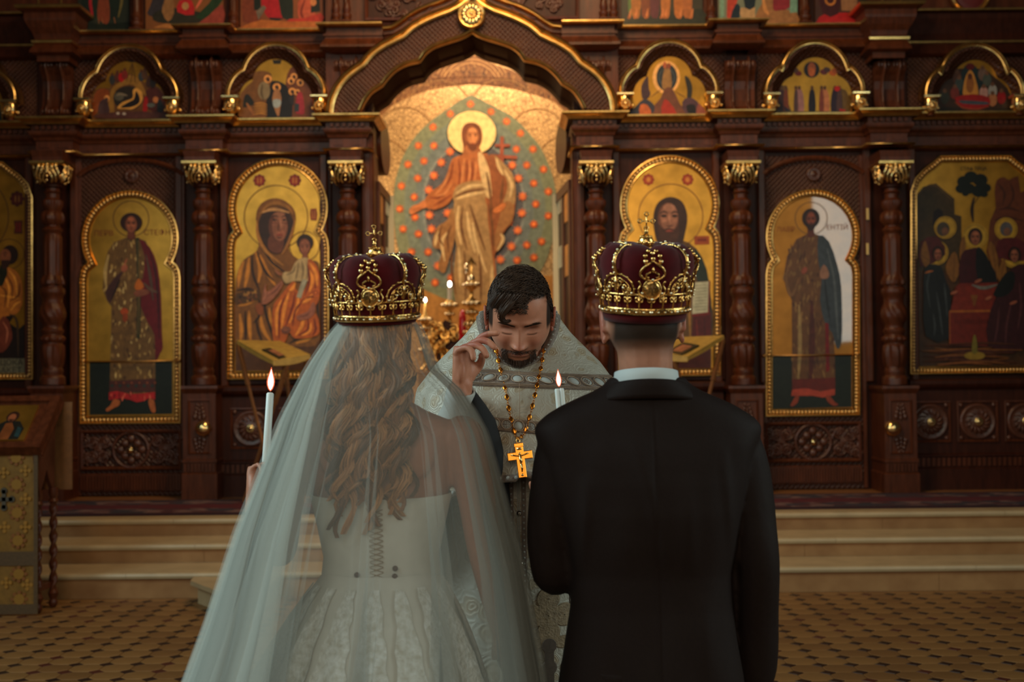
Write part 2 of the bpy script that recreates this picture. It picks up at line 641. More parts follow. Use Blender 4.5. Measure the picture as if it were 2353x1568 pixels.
# ================================================================== icon screen
YW = 11.0                 # face of the screen's panels
COLX = [121, 467, 800, 1371, 1705, 2052]
YCOL = 10.74
colw = [P(x, 640, YCOL).x for x in COLX]
XL, XR = -7.2, 7.4

M['lattice'] = mat('carved_lattice_wood', (0.085, 0.027, 0.015), 0.4, vary=0.4, vscale=6)
N_, L_, B_ = nodes_of(M['lattice'])
tc = N_.new('ShaderNodeTexCoord'); mp = N_.new('ShaderNodeMapping'); mp.inputs['Rotation'].default_value = (0, radians(45), 0)
L_.new(tc.outputs['Object'], mp.inputs[0])
sx = N_.new('ShaderNodeSeparateXYZ'); L_.new(mp.outputs[0], sx.inputs[0])
hs = []
for ax in ('X', 'Z'):
    mu = N_.new('ShaderNodeMath'); mu.operation = 'MULTIPLY'; mu.inputs[1].default_value = 190.0
    L_.new(sx.outputs[ax], mu.inputs[0])
    sn = N_.new('ShaderNodeMath'); sn.operation = 'SINE'; L_.new(mu.outputs[0], sn.inputs[0]); hs.append(sn)
ad = N_.new('ShaderNodeMath'); ad.operation = 'MAXIMUM'; L_.new(hs[0].outputs[0], ad.inputs[0]); L_.new(hs[1].outputs[0], ad.inputs[1])
bp = N_.new('ShaderNodeBump'); bp.inputs['Strength'].default_value = 0.9; bp.inputs['Distance'].default_value = 0.006
L_.new(ad.outputs[0], bp.inputs['Height']); L_.new(bp.outputs[0], B_.inputs['Normal'])

# ---- body of the screen: walls left and right of the royal doorway, and above it
ox0, ox1 = P(858, 600, YW).x, P(1322, 600, YW).x     # doorway jambs
ztop = P(400, 66, YW).z - .025
zspring = ZC(262, YW)
wl = MB()
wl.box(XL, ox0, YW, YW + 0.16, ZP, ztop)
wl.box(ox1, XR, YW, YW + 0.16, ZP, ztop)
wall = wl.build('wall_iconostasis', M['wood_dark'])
tag(wall, 'dark mahogany icon screen wall standing across the platform', 'icon screen', kind='structure')
for a, b in ((-40, 85), (160, 432), (502, 765), (1405, 1670), (1740, 2005), (2085, 2420)):
    xa, xb = P(a, 200, YW - .01).x, P(b, 200, YW - .01).x
    MB().box(xa, xb, YW - 0.012, YW - 0.001, ZC(268, YW), ZC(112, YW)).build('lattice_panel', M['lattice'], wall)
for a, b in ((505, 764), (1408, 1664)):
    xa, xb = P(a, 600, YW - .01).x, P(b, 600, YW - .01).x
    MB().box(xa, xb, YW - 0.02, YW - 0.001, ZC(880, YW), ZC(352, YW), 0.012).build('wall_panel', M['wood_dark'], wall)
for i, x in enumerate(COLX):
    for d in (-56, 48):
        if (i == 2 and d > 0) or (i == 3 and d < 0):
            continue
        xa = P(x + d - 9, 640, YW - .05).x
        xb = P(x + d + 9, 640, YW - .05).x
        MB().box(xa, xb, YW - 0.06, YW - 0.001, ZC(886, YW), ZC(350, YW), 0.012).build('pilaster_strip', M['wood'], wall)
for i, (a, b) in enumerate(((832, 860), (1318, 1346))):
    xa, xb = P(a, 640, 10.86).x, P(b, 640, 10.86).x
    mb = MB().box(xa, xb, 10.86, 11.25, ZP, zspring, 0.015)
    mb.box(xa + .025, xb - .025, 10.848, 10.87, ZP + .7, zspring - .15, 0.008)
    mb.build('door_jamb', M['wood'], wall)

def res_path(hw, yb, yr, gap=None):
    """plan path along the screen that steps forward round every column"""
    pts = [(XL, yb)]
    for i, cx in enumerate(colw):
        pts += [(cx - hw, yb), (cx - hw, yr), (cx + hw, yr), (cx + hw, yb)]
    pts.append((XR, yb))
    return pts

def split_gap(path, a, b):
    left = [p for p in path if p[0] <= a + 1e-6]
    right = [p for p in path if p[0] >= b - 1e-6]
    return left, right

# ---- lower entablature (interrupted by the royal doorway)
YB, YR = 10.95, 10.78
zz = lambda yc: ZC(yc, 10.84)
hw = 0.165
base_path = res_path(hw, YB, YR)
pl = [(XL, YB)]
for i in range(3):
    c = colw[i]
    pl += [(c - hw, YB), (c - hw, YR), (c + hw, YR)] + ([(c + hw, YB)] if i < 2 else [(c + hw, YB + 0.3)])
pr = []
for i in range(3, 6):
    c = colw[i]
    pr += ([(c - hw, YB)] if i > 3 else [(c - hw, YB + 0.3)]) + [(c - hw, YR), (c + hw, YR), (c + hw, YB)]
pr.append((XR, YB))
tr = thing('trim_1', 'carved mahogany cornice with gilded ledges above the large icons', 'cornice', (0, YB, zz(346)), kind='structure')
prof_wood = [(-0.05, zz(350)), (0.0, zz(349)), (0.02, zz(346)), (0.02, zz(340)), (0.0, zz(338)), (0.0, zz(318)), (0.012, zz(316)), (0.02, zz(310)), (0.045, zz(304)), (0.05, zz(299)), (0.05, zz(296)), (0.03, zz(295)), (0.03, zz(283)), (0.075, zz(282)), (0.08, zz(281))]
prof_gold = [(0.08, zz(282)), (0.085, zz(280)), (0.10, zz(276)), (0.125, zz(272)), (0.13, zz(272)), (0.135, zz(270)), (0.135, zz(267)), (0.12, zz(265.5)), (-0.05, zz(265))]
prof_fil = [(0.02, zz(347)), (0.05, zz(346)), (0.058, zz(343.5)), (0.05, zz(341)), (0.02, zz(340))]
for pth in (pl, pr):
    MB().plan_sweep(pth, prof_wood).build('cornice_frieze', M['wood'], tr)
    MB().plan_sweep(pth, prof_gold).build('gilded_ledge', M['gold'], tr)
    MB().plan_sweep(pth, prof_fil).build('gilded_fillet', M['gold'], tr, smooth=True)
dm = MB()

def dentils(mb, pth, out, z0, z1, step, w, d):
    for (xa, ya), (xb, yb) in zip(pth[:-1], pth[1:]):
        if abs(ya - yb) > 1e-4:
            continue
        L = xb - xa
        n = int(L / step)
        if n < 1:
            continue
        s = L / n
        for k in range(n):
            x = xa + (k + .5) * s
            mb.box(x - w / 2, x + w / 2, ya - out - d, ya - out, z0, z1)

for pth in (pl, pr):
    dentils(dm, pth, 0.03, zz(293), zz(284), 0.050, 0.028, 0.03)
    dentils(dm, pth, 0.0, zz(333), zz(322), 0.16, 0.09, 0.008)
dm.build('dentil_row', M['wood'], tr, kind='stuff')

# ---- upper entablature
YB2, YR2 = 10.95, 10.78
z2 = lambda yc: ZC(yc, 10.86)
tr2 = thing('trim_2', 'reeded mahogany cornice with gilded ledge above the small gabled icons', 'cornice', (0, YB2, z2(118)), kind='structure')
prof = [(-0.05, z2(122)), (0.0, z2(120)), (0.05, z2(116)), (0.07, z2(113)), (0.068, z2(108)), (0.045, z2(98)), (0.03, z2(92)), (0.03, z2(88)), (0.045, z2(87)), (0.045, z2(82)), (0.02, z2(80)), (0.02, z2(68)), (0.06, z2(66))]
profg = [(0.05, z2(67.5)), (0.09, z2(66)), (0.105, z2(63)), (0.105, z2(60.5)), (0.09, z2(59)), (-0.05, z2(58.5))]
pc = []
for i in (1, 2):
    c = colw[i]
    pc += [(c - hw, YB2), (c - hw, YR2), (c + hw, YR2)] + ([(c + hw, YB2)] if i < 2 else [(P(880, 60, YR2).x, YR2)])
pl2 = [(colw[0] + .14, YB2)] + pc
pc = []
for i in (3, 4):
    c = colw[i]
    pc += ([(P(1290, 60, YR2).x, YR2)] if i == 3 else [(c - hw, YB2), (c - hw, YR2)]) + [(c + hw, YR2), (c + hw, YB2)]
pr2 = pc + [(colw[5] - .14, YB2)]
for pth in (pl2, pr2):
    MB().plan_sweep(pth, prof).build('cornice_frieze', M['wood'], tr2)
    MB().plan_sweep(pth, profg).build('gilded_ledge', M['gold'], tr2)
rm = MB()
for pth in (pl2, pr2):
    for (xa, ya), (xb, yb) in zip(pth[:-1], pth[1:]):
        if abs(ya - yb) > 1e-4 or xb - xa < 0.05:
            continue
        n = int((xb - xa) / 0.022)
        for k in range(n):
            x = xa + (k + .5) * (xb - xa) / n
            rm.add([(x - .006, ya - .047, z2(98)), (x, ya - .055, z2(98)), (x + .006, ya - .047, z2(98)), (x - .006, ya - .07, z2(110)), (x, ya - .079, z2(110)), (x + .006, ya - .07, z2(110))], [(0, 3, 4, 1), (1, 4, 5, 2)])
rm.build('reeding', M['wood'], tr2, kind='stuff')

# ---- corner piers that rise through the upper cornice, with the raised cornices beyond them
for i, side in ((0, -1), (5, 1)):
    c = colw[i]
    yr = 10.74
    hw2 = 0.15
    zp = lambda y: P(COLX[i], y, yr - .05).z
    dy = 0 if i == 0 else -8
    tp = thing('trim_3' if i == 0 else 'trim_4', 'stepped mahogany pier head with two gilded ledges ' + ('over the column left of the saint with a red cloak' if i == 0 else 'over the column beside the table scene icon'), 'pier', (c, yr, zp(138 + dy)), kind='structure')
    pth = [(c - hw2, 10.97), (c - hw2, yr), (c + hw2, yr), (c + hw2, 10.97)]
    MB().plan_sweep(pth, [(-.02, zp(138 + dy)), (-.005, zp(137 + dy)), (-.005, zp(124 + dy)), (.012, zp(122 + dy)), (.045, zp(119 + dy)), (.04, zp(112 + dy)), (.01, zp(98 + dy)), (.01, zp(84 + dy)), (.02, zp(75 + dy)), (.05, zp(62 + dy)), (.075, zp(48 + dy)), (.08, zp(42 + dy)), (.08, zp(30 + dy)), (.12, zp(24 + dy))]).build('pier_body', M['wood'], tp)
    MB().plan_sweep(pth, [(.01, zp(98 + dy)), (.03, zp(96 + dy)), (.034, zp(91 + dy)), (.02, zp(88 + dy)), (-.01, zp(88 + dy))]).build('gilded_fillet', M['gold'], tp)
    MB().plan_sweep(pth, [(.10, zp(25 + dy)), (.135, zp(23 + dy)), (.145, zp(18 + dy)), (.135, zp(15.5 + dy)), (-.2, zp(15 + dy))]).build('gilded_ledge', M['gold'], tp)
    xa, xb = (XL, c - .13) if i == 0 else (c + .13, XR)
    ex = P(25 if i == 0 else 2220, 60, YB)
    z3 = lambda y: P(25 if i == 0 else 2220, y, 10.88).z
    to = thing('trim_5' if i == 0 else 'trim_6', 'raised mahogany cornice with two gilded fillets ' + ('beyond the pier over the seated evangelist icon' if i == 0 else 'over the table scene icon'), 'cornice', ((xa + xb) / 2, YB, z3(132)), kind='structure')
    pth = [(xa, YB), (xb, YB)]
    MB().plan_sweep(pth, [(-.02, z3(133 + dy)), (0, z3(132 + dy)), (.04, z3(128 + dy)), (.02, z3(112 + dy)), (.01, z3(105 + dy)), (.01, z3(96 + dy)), (.0, z3(80 + dy)), (.03, z3(60 + dy)), (.05, z3(48 + dy)), (.05, z3(36 + dy)), (.08, z3(34 + dy))]).build('cornice_frieze', M['wood_dark'], to)
    MB().plan_sweep(pth, [(.01, z3(104 + dy)), (.035, z3(103 + dy)), (.035, z3(99 + dy)), (.0, z3(98 + dy))]).build('gilded_fillet', M['gold'], to)
    MB().plan_sweep(pth, [(.07, z3(34 + dy)), (.09, z3(32 + dy)), (.09, z3(28 + dy)), (-.03, z3(27 + dy))]).build('gilded_ledge', M['gold'], to)

# ---- consoles (carved brackets) above the columns
M['carved'] = mat('carved_mahogany', (0.12, 0.038, 0.02), 0.3, vary=0.5, vscale=6, bump=0.25, bscale=45)
con_names = ['beside the manger scene gable', 'between the manger scene gable and the river scene gable', 'between the river scene gable and the great ogee arch', 'between the great ogee arch and the gable with the blue oval', 'between the gable with the blue oval and the ascension gable', 'between the ascension gable and the gable with the red bier']
for i, x in enumerate(COLX):
    yf = 10.80
    zt, zb = P(x, 134, yf).z, P(x, 264, yf).z
    c = P(x, 200, yf).x
    t = thing('wall_console', 'carved mahogany scroll bracket ' + con_names[i], 'bracket', (c, 10.9, zb), 'scroll brackets over the columns')
    H = zt - zb
    pf_ = [(0, zb), (.05, zb), (.085, zb + .02), (.09, zb + .05), (.07, zb + .075), (.045, zb + .1), (.035, zb + .16), (.03, zb + .26), (.04, zb + .33), (.065, zb + .38), (.10, zb + .42), (.115, zb + .45), (.11, zb + .485), (.08, zb + .51), (.0, zt)]
    w = 0.135
    mb = MB()
    rows = [[(c + xx, 10.95 - o, z) for o, z in pf_] for xx in (-w, w)]
    mb.grid(rows, flip=True)
    n = len(pf_)
    mb.f += [list(range(n)), list(range(2 * n - 1, n - 1, -1))]; mb.m += [0, 0]; mb.c += [None, None]
    mb.build('bracket_body', M['wood'], t)
    for sx_ in (-1, 1):
        mb = MB()
        cc = c + sx_ * .068
        path = [(cc, 10.95 - o - .004, z) for o, z in pf_[2:-1]]
        mb.tube(path, [(.05, .012)] * len(path), 8)
        mb.ball((cc, 10.905, zb + .2), .018, 8, 5)
        mb.ball((cc, 10.905, zb + .28), .018, 8, 5)
        for k in range(4):
            mb.ball((cc + (k - 1.5) * .028, 10.855, zb + .045), .015, 8, 5, (1, 1, 1.7))
            mb.ball((cc + (k - 1.5) * .028, 10.835, zb + .47), .016, 8, 5, (1, 1, 2.2))
        mb.build('scroll_front', M['carved'], t, smooth=True)

# ---- turned columns with gilded capitals, each on a carved pedestal
col_lab = ['between the seated evangelist icon and the door of the saint with a red cloak', 'between the door of the saint with a red cloak and the mother and child icon', 'between the mother and child icon and the royal doorway', 'between the royal doorway and the bearded face icon', 'between the bearded face icon and the door of the blue-cloaked saint', 'between the door of the blue-cloaked saint and the table scene icon']

def zcol(i, y):
    return P(COLX[i], y, YCOL).z

PROF = [(16, 434, 0), (15.5, 440, 0), (20, 443, 0), (16, 447, 0), (15.5, 456, 0), (19, 460, 1), (22.5, 463, 1), (22.5, 471, 1), (19, 482, 1), (18, 485, 0), (22, 489, 2), (25.5, 497, 2), (25.5, 506, 2), (22, 514, 2), (17, 519, 0), (17, 522, 0), (21, 525, 0), (23.5, 530, 0), (21, 535, 0), (18.5, 538, 0), (18.5, 541, 0),
        (20.5, 545, 3), (20.5, 560, 3), (20.5, 580, 3), (20.5, 600, 3), (20.5, 620, 3), (20.5, 632, 3), (22, 636, 2), (26, 646, 2), (26, 654, 2), (22, 658, 0), (22, 661, 0), (26, 663, 0), (28, 670, 0), (27, 677, 0), (23, 682, 0), (22, 692, 0), (23, 699, 0),
        (24, 703, 4), (27, 711, 4), (28.5, 720, 4), (28, 730, 4), (25, 739, 4), (22, 746, 0), (21, 751, 0), (22, 756, 0), (25, 759, 0), (25, 764, 0), (22, 768, 0), (22, 771, 0), (26, 775, 5), (27.5, 779, 5), (26, 784, 5), (22, 788, 0), (22, 791, 0), (25.5, 795, 6), (26.5, 806, 6), (26, 820, 6), (24, 834, 6), (22, 843, 6), (21.5, 846, 0), (23, 849, 0), (24.5, 854, 0), (23, 859, 0), (23, 862, 0), (27, 866, 0), (28.5, 872, 0), (28.5, 878, 0), (29, 884, 0)]

def col_mod(idx):
    def f(a, z, i):
        k = idx[i]
        if k == 1:
            return 1 + .03 * cos(24 * a)
        if k == 2:
            return 1 + .07 * cos(8 * a) + .03 * cos(16 * a + 2)
        if k == 3:
            return 1 + .045 * (1 if cos(12 * a) > 0 else -.6)
        if k == 4:
            return 1 + .10 * abs(sin(5 * a + z * 24)) - .05
        if k == 5:
            return 1 + .07 * cos(14 * a)
        if k == 6:
            return 1 + .06 * cos(6 * a + 10 * z) + .04 * cos(12 * a)
        return 1
    return f

PED_CX = []
for i, x in enumerate(COLX):
    c = colw[i]
    t = thing('turned_column', 'turned mahogany column with gilded leafy capital ' + col_lab[i], 'column', (c, YCOL, ZP), 'turned columns of the icon screen')
    s = 1 / PXM(YCOL)
    pr_, idx = [], []
    for (a, b) in zip(PROF[:-1], PROF[1:]):
        n = 3 if (a[2] == b[2] and a[2] in (2, 4, 6)) else 1
        for k in range(n):
            tt = k / n
            pr_.append(((a[0] + (b[0] - a[0]) * tt) * s, zcol(i, a[1] + (b[1] - a[1]) * tt)))
            idx.append(a[2])
    pr_.append((PROF[-1][0] * s, zcol(i, PROF[-1][1]))); idx.append(0)
    MB().lathe(c, YCOL, pr_, 48, col_mod(idx)).build('shaft', M['wood'], t, smooth=40)
    cap = MB()
    za, zb_ = zcol(i, 376), zcol(i, 386)
    w1, w2 = 38 * s, 34 * s
    cap.plan_sweep([(c - w1, YCOL + w1), (c - w1, YCOL - w1), (c + w1, YCOL - w1), (c + w1, YCOL + w1)], [(-.03, zb_), (-.008, zcol(i, 385)), (.006, zcol(i, 381)), (.006, za), (-.05, za)])
    cob = cap.build('capital', M['gold'], t)
    bk = MB()
    bk.lathe(c, YCOL, [(19 * s, zcol(i, 431)), (23 * s, zcol(i, 424)), (29 * s, zcol(i, 410)), (32 * s, zcol(i, 396)), (32 * s, zcol(i, 386))], 16)
    bk.lathe(c, YCOL, [(18 * s, zcol(i, 434)), (22 * s, zcol(i, 431)), (22 * s, zcol(i, 428)), (18 * s, zcol(i, 425))], 20)
    bk.build('basket', M['wood_dark'], cob, smooth=40)
    for (ax, ay) in ((0, -1), (-1, 0), (1, 0)):
        lf = MB()
        for sg in (-1, 1):
            for (dx, y0, y1, y2, r, cur) in ((6, 424, 408, 396, 2.6, 8), (15, 422, 404, 390, 3.0, 6), (24, 416, 402, 388, 3.2, 3)):
                pth = []
                for q in range(8):
                    tt = q / 7
                    yy = y0 + (y1 - y0) * tt * 1.0 if tt < .6 else y0 + (y1 - y0) * .6 + (y2 - y0 - (y1 - y0) * .6) * (tt - .6) / .4
                    off = sg * (dx + cur * sin(tt * pi) * .6 - (5 * (tt - .7) * 3 if tt > .7 else 0)) * s
                    rad = (24 + 12 * tt) * s
                    pth.append((c + ax * rad + (off if ay else 0), YCOL + ay * rad + (off if ax else 0), zcol(i, yy)))
                lf.tube(pth, r * s, 6)
                lf.ball(pth[-1], r * 1.7 * s, 8, 5)
        pc_ = (c + ax * 36 * s, YCOL + ay * 36 * s)
        for (yy, r) in ((384, 4), (391, 5.5), (400, 5), (410, 4), (419, 3.2)):
            lf.ball((*pc_, zcol(i, yy)), r * s, 10, 6)
        for q in range(9):
            an = pi * q / 8
            d = 12 * s * cos(an)
            lf.ball((pc_[0] + (d if ay else 0), pc_[1] + (d if ax else 0), zcol(i, 402 - 10 * sin(an))), 2.4 * s, 6, 4)
        lf.build('capital_leaf', M['gold_bright'], cob, smooth=True)
    MB().plan_sweep([(c - w2, YCOL + .2), (c - w2, YCOL - w2), (c + w2, YCOL - w2), (c + w2, YCOL + .2)], [(0, zcol(i, 376)), (0.0, zcol(i, 366)), (.012, zcol(i, 352)), (-.1, zcol(i, 348))]).build('impost_block', M['wood'], t)
    yf = 10.60
    zq = lambda y: P(x, y, yf).z
    pw = 37 / PXM(yf)
    pth = [(c - pw, 10.98), (c - pw, yf), (c + pw, yf), (c + pw, 10.98)]
    MB().plan_sweep(pth, [(-.05, zq(887)), (.02, zq(887)), (.022, zq(893)), (.012, zq(899)), (.0, zq(905)), (0, zq(1056)), (.008, zq(1058)), (.008, zq(1063)), (.0, zq(1065)), (0, zq(1086)), (.014, zq(1090)), (.014, ZP + .0005)][::-1]).build('pedestal', M['wood'], t)
    fr = MB()
    a, b = c - pw * .72, c + pw * .72
    fr.sweep([(a, zq(1044)), (b, zq(1044)), (b, zq(918)), (a, zq(918))], [(0, yf), (0, yf - .008), (.012, yf - .012), (.02, yf - .002)], side=1)
    fr.build('panel_moulding', M['wood'], t)
    cv = MB()
    for (dy, sgn) in ((-1, -1), (1, 1)):
        for q in range(4):
            zc_ = zq(985 + dy * (27 + q * 9))
            wv = (10 - q * 1.8) * s
            cv.ball((c - wv, yf - .004, zc_), .022 - .003 * q, 8, 5, (1, .7, 1.3))
            cv.ball((c + wv, yf - .004, zc_), .022 - .003 * q, 8, 5, (1, .7, 1.3))
            cv.ball((c, yf - .006, zc_ + .012 * dy), .016 - .002 * q, 8, 5, (1, .7, 1.5))
    cv.build('carved_drop', M['carved'], t, smooth=True)
    g = MB().ball(P(x, 985, yf - .02), 18.5 / PXM(yf), 18, 12, (1, .75, 1))
    g.tube([P(x, 985, yf - .02) + Vector((18 / PXM(yf) * cos(q * pi / 10), -.75 * 18.2 / PXM(yf) * abs(sin(q * pi / 10)), 0)) for q in range(11)], .006, 6)
    g.build('gilded_boss', M['gold_bright'], t, smooth=True)
    dn = MB()
    for q in range(9):
        xx = c - pw + (q + .5) * 2 * pw / 9
        dn.box(xx - .009, xx + .009, yf - .014, yf, zq(1084), zq(1066))
    dn.build('dentil_row', M['wood'], t, kind='stuff')

# ---- dado between pedestals (not under the doors): ledge, roundel panels, dentils, plinth
YD = 10.84
dado = [(-60, 80, 'seated evangelist icon', [-75, 35]), (507, 762, 'mother and child icon', [577, 688]), (1408, 1664, 'bearded face icon', [1482, 1592]), (2090, 2440, 'table scene icon', [2137, 2246, 2355])]
for k, (a, b, lab, rs) in enumerate(dado):
    xm = (a + b) / 2
    zq = lambda y: P(xm, y + .0, YD).z
    dy = -.0098 * (xm - 640)
    xa, xb = P(a, 990, YD).x, P(b, 990, YD).x
    t = thing('baseboard_%d' % (k + 1), 'carved mahogany dado with gilded roundels under the ' + lab, 'dado', ((xa + xb) / 2, YD, ZP), kind='structure')
    MB().plan_sweep([(xa, YD), (xb, YD)], [(.0, ZP), (.02, ZP + .001), (.02, zq(1092 + dy)), (.008, zq(1089 + dy)), (.008, zq(1066 + dy)), (.02, zq(1064 + dy)), (.02, zq(1060 + dy)), (0, zq(1057 + dy)), (0, zq(912 + dy)), (.03, zq(904 + dy)), (.04, zq(898 + dy)), (.04, zq(890 + dy)), (.03, zq(887 + dy)), (-.16, zq(886 + dy))]).build('dado_body', M['wood_dark'], t)
    dn = MB()
    n = int((xb - xa) / .045)
    for q in range(n):
        xx = xa + (q + .5) * (xb - xa) / n
        dn.box(xx - .013, xx + .013, YD - .02, YD, zq(1086 + dy), zq(1067 + dy))
    dn.build('dentil_row', M['wood'], t, kind='stuff')
    for r_ in rs:
        c = P(r_, 985 - .0098 * (r_ - 577), YD)
        q = 47 / PXM(YD)
        fr = MB().sweep([(c.x - q, c.z - q), (c.x + q, c.z - q), (c.x + q, c.z + q), (c.x - q, c.z + q)], [(0, YD), (0, YD - .014), (.01, YD - .016), (.02, YD - .004)])
        rp = fr.build('roundel_panel', M['wood'], t)
        dsk = MB().disc_y((c.x, YD, c.z), [(42 / PXM(YD), 0), (41 / PXM(YD), -.016), (37 / PXM(YD), -.022), (34 / PXM(YD), -.012), (26 / PXM(YD), -.016), (16 / PXM(YD), -.03), (8 / PXM(YD), -.035)], 48, lambda an, ii: 1 + (.05 * cos(14 * an) if ii in (4, 5) else 0))
        for q2 in range(14):
            an = 2 * pi * q2 / 14
            p0 = Vector((c.x, YD, c.z))
            dsk.tube([p0 + Vector((cos(an + .5 * u) * rr / PXM(YD), -.022 - .008 * sin(u * pi), sin(an + .5 * u) * rr / PXM(YD))) for u, rr in ((0, 12), (.33, 18), (.66, 24), (1, 29))], [.004, .009, .012, .004], 6)
        dsk.build('carved_roundel', M['carved'], rp, smooth=True)
        MB().disc_y((c.x, YD - .03, c.z), [(10 / PXM(YD), 0), (10 / PXM(YD), -.012), (7 / PXM(YD), -.016), (5.5 / PXM(YD), -.012), (4 / PXM(YD), -.022), (.001, -.026)], 20).build('gilded_boss', M['gold_bright'], rp, smooth=True)
        for sx_, sz_ in ((-1, -1), (1, -1), (1, 1), (-1, 1)):
            MB().ball((c.x + sx_ * q * .8, YD - .004, c.z + sz_ * q * .8), .022, 8, 6, (1, .6, 1)).build('corner_leaf', M['carved'], rp, smooth=True)
# ================================================================== painted icons
GAIN = 1.55

class Painter:
    """thin layers of tempera laid one over the other on a panel"""

    def __init__(s, Y, step=0.00025, gain=GAIN, seed=1, tf=None):
        s.mb = MB()
        s.Y, s.y, s.step, s.gain = Y, Y, step, gain
        s.r = random.Random(seed)
        s.tf = tf or (lambda p: p)

    def poly(s, pts, col, smooth=0):
        pts = [s.tf(p) for p in pts]
        if smooth:
            pts = [(v.x, v.y) for v in catmull([(a, b, 0) for a, b in pts], smooth, True)]
        s.y -= s.step
        s.mb.col = rgb(*col, k=s.gain)
        q = XZ(pts, s.Y)
        a = sum(q[i - 1][0] * q[i][1] - q[i][0] * q[i - 1][1] for i in range(len(q)))
        s.mb.flat(q if a > 0 else q[::-1], s.y)
        return s

    def ell(s, x, y, rx, ry, col, n=20, rot=0):
        c, d = cos(rot), sin(rot)
        x, y = s.tf((x, y))
        k = s.tf((1, 0))[0] - s.tf((0, 0))[0]
        t, s.tf = s.tf, (lambda p: p)
        rx, ry = rx * k, ry * k
        s.poly([(x + rx * cos(2 * pi * i / n) * c - ry * sin(2 * pi * i / n) * d, y + rx * cos(2 * pi * i / n) * d + ry * sin(2 * pi * i / n) * c) for i in range(n)], col)
        s.tf = t
        return s

    def ring(s, x, y, r0, r1, col, n=32, a0=0, a1=360):
        x, y = s.tf((x, y))
        k = s.tf((1, 0))[0] - s.tf((0, 0))[0]
        r0, r1 = r0 * k, r1 * k
        s.y -= s.step
        s.mb.col = rgb(*col, k=s.gain)
        A = XZ(arc(x, y, r1, a0, a1, n), s.Y)
        B = XZ(arc(x, y, r0, a0, a1, n), s.Y)
        for i in range(n):
            s.mb.add([(p[0], s.y, p[1]) for p in (A[i], A[i + 1], B[i + 1], B[i])], [(0, 1, 2, 3)])
        return s

    def stroke(s, pts, w, col, n=5, taper=True):
        k = s.tf((1, 0))[0] - s.tf((0, 0))[0]
        w = w * k
        p = catmull([(*s.tf(q), 0) for q in pts], n) if len(pts) > 2 else [Vector((*s.tf(q), 0)) for q in pts]
        L, R = [], []
        for i, v in enumerate(p):
            d = (p[min(i + 1, len(p) - 1)] - p[max(i - 1, 0)])
            d = d.normalized() if d.length > 0 else Vector((1, 0, 0))
            t = i / max(1, len(p) - 1)
            ww = w * .5 * ((.35 + .65 * sin(pi * min(max(t, .0), 1))) if taper else 1)
            L.append((v.x - d.y * ww, v.y + d.x * ww))
            R.append((v.x + d.y * ww, v.y - d.x * ww))
        s.y -= s.step
        s.mb.col = rgb(*col, k=s.gain)
        A, B = XZ(L, s.Y), XZ(R, s.Y)
        for i in range(len(A) - 1):
            s.mb.add([(q[0], s.y, q[1]) for q in (A[i], A[i + 1], B[i + 1], B[i])], [(0, 1, 2, 3)])
        return s

    def dabs(s, pts, n, cols, rx, ry, jit=.5):
        """brocade dabs scattered inside a polygon"""
        xs = [p[0] for p in pts]; ys = [p[1] for p in pts]

        def inside(x, y):
            c = False
            for i in range(len(pts)):
                (x1, y1), (x2, y2) = pts[i - 1], pts[i]
                if (y1 > y) != (y2 > y) and x < (x2 - x1) * (y - y1) / (y2 - y1) + x1:
                    c = not c
            return c
        k = 0
        tries = 0
        s.y -= s.step
        st, s.step = s.step, 0.0
        while k < n and tries < n * 20:
            tries += 1
            x, y = s.r.uniform(min(xs), max(xs)), s.r.uniform(min(ys), max(ys))
            if inside(x, y):
                j = 1 + s.r.uniform(-jit, jit)
                s.y -= st / n * 2
                s.ell(x, y, rx * j, ry * (1 + s.r.uniform(-jit, jit)), s.r.choice(cols), 6, s.r.uniform(-.4, .4))
                k += 1
        s.step = st
        return s

    def face(s, x, y, w, h, skin, hair, beard=None, look=0, hairw=1.5, hairup=.35):
        """small icon face: hair mass, oval, shaded side, brows, eyes, nose, mouth"""
        dk = tuple(int(c * .42) for c in skin)
        md = tuple(int(c * .72) for c in skin)
        hi = tuple(min(255, int(c * 1.25)) for c in skin)
        if hair:
            s.ell(x, y - h * hairup * .6, w * hairw, h * 1.12, hair)
        s.ell(x, y, w, h, md)
        s.ell(x + w * .06 + look * w * .1, y, w * .82, h * .92, skin)
        s.ell(x + look * w * .1, y - h * .58, w * .55, h * .22, hi)
        if beard:
            s.poly([(x - w * .95, y + h * .1), (x - w * .5, y + h * .45), (x, y + h * .38), (x + w * .5, y + h * .45), (x + w * .95, y + h * .1), (x + w * .75, y + h * .9), (x, y + h * 1.25), (x - w * .75, y + h * .9)], beard, 3)
        for e in (-1, 1):
            ex = x + e * w * .42 + look * w * .15
            s.stroke([(ex - w * .3, y - h * .17), (ex, y - h * .26), (ex + w * .3, y - h * .17)], h * .09, dk)
            s.ell(ex, y - h * .08, w * .22, h * .075, dk, 10)
            s.ell(ex - e * w * .02, y + h * .14, w * .22, h * .12, hi, 10)
        nx = x + look * w * .2
        s.stroke([(nx + w * .05, y - h * .15), (nx + w * .1, y + h * .12), (nx + w * .12, y + h * .25)], w * .17, hi)
        s.stroke([(nx - w * .1, y + h * .28), (nx + w * .05, y + h * .32), (nx + w * .22, y + h * .27)], h * .07, dk)
        s.stroke([(nx - w * .25, y + h * .5), (nx + w * .02, y + h * .52), (nx + w * .3, y + h * .5)], h * .09, (int(skin[0] * .75), int(skin[1] * .4), int(skin[2] * .4)))
        return s

    def build(s, name, parent, m=None):
        return s.mb.build(name, m or M['paint'], parent)

def ccw(q):
    a = sum(q[i - 1][0] * q[i][1] - q[i][0] * q[i - 1][1] for i in range(len(q)))
    return q if a > 0 else q[::-1]

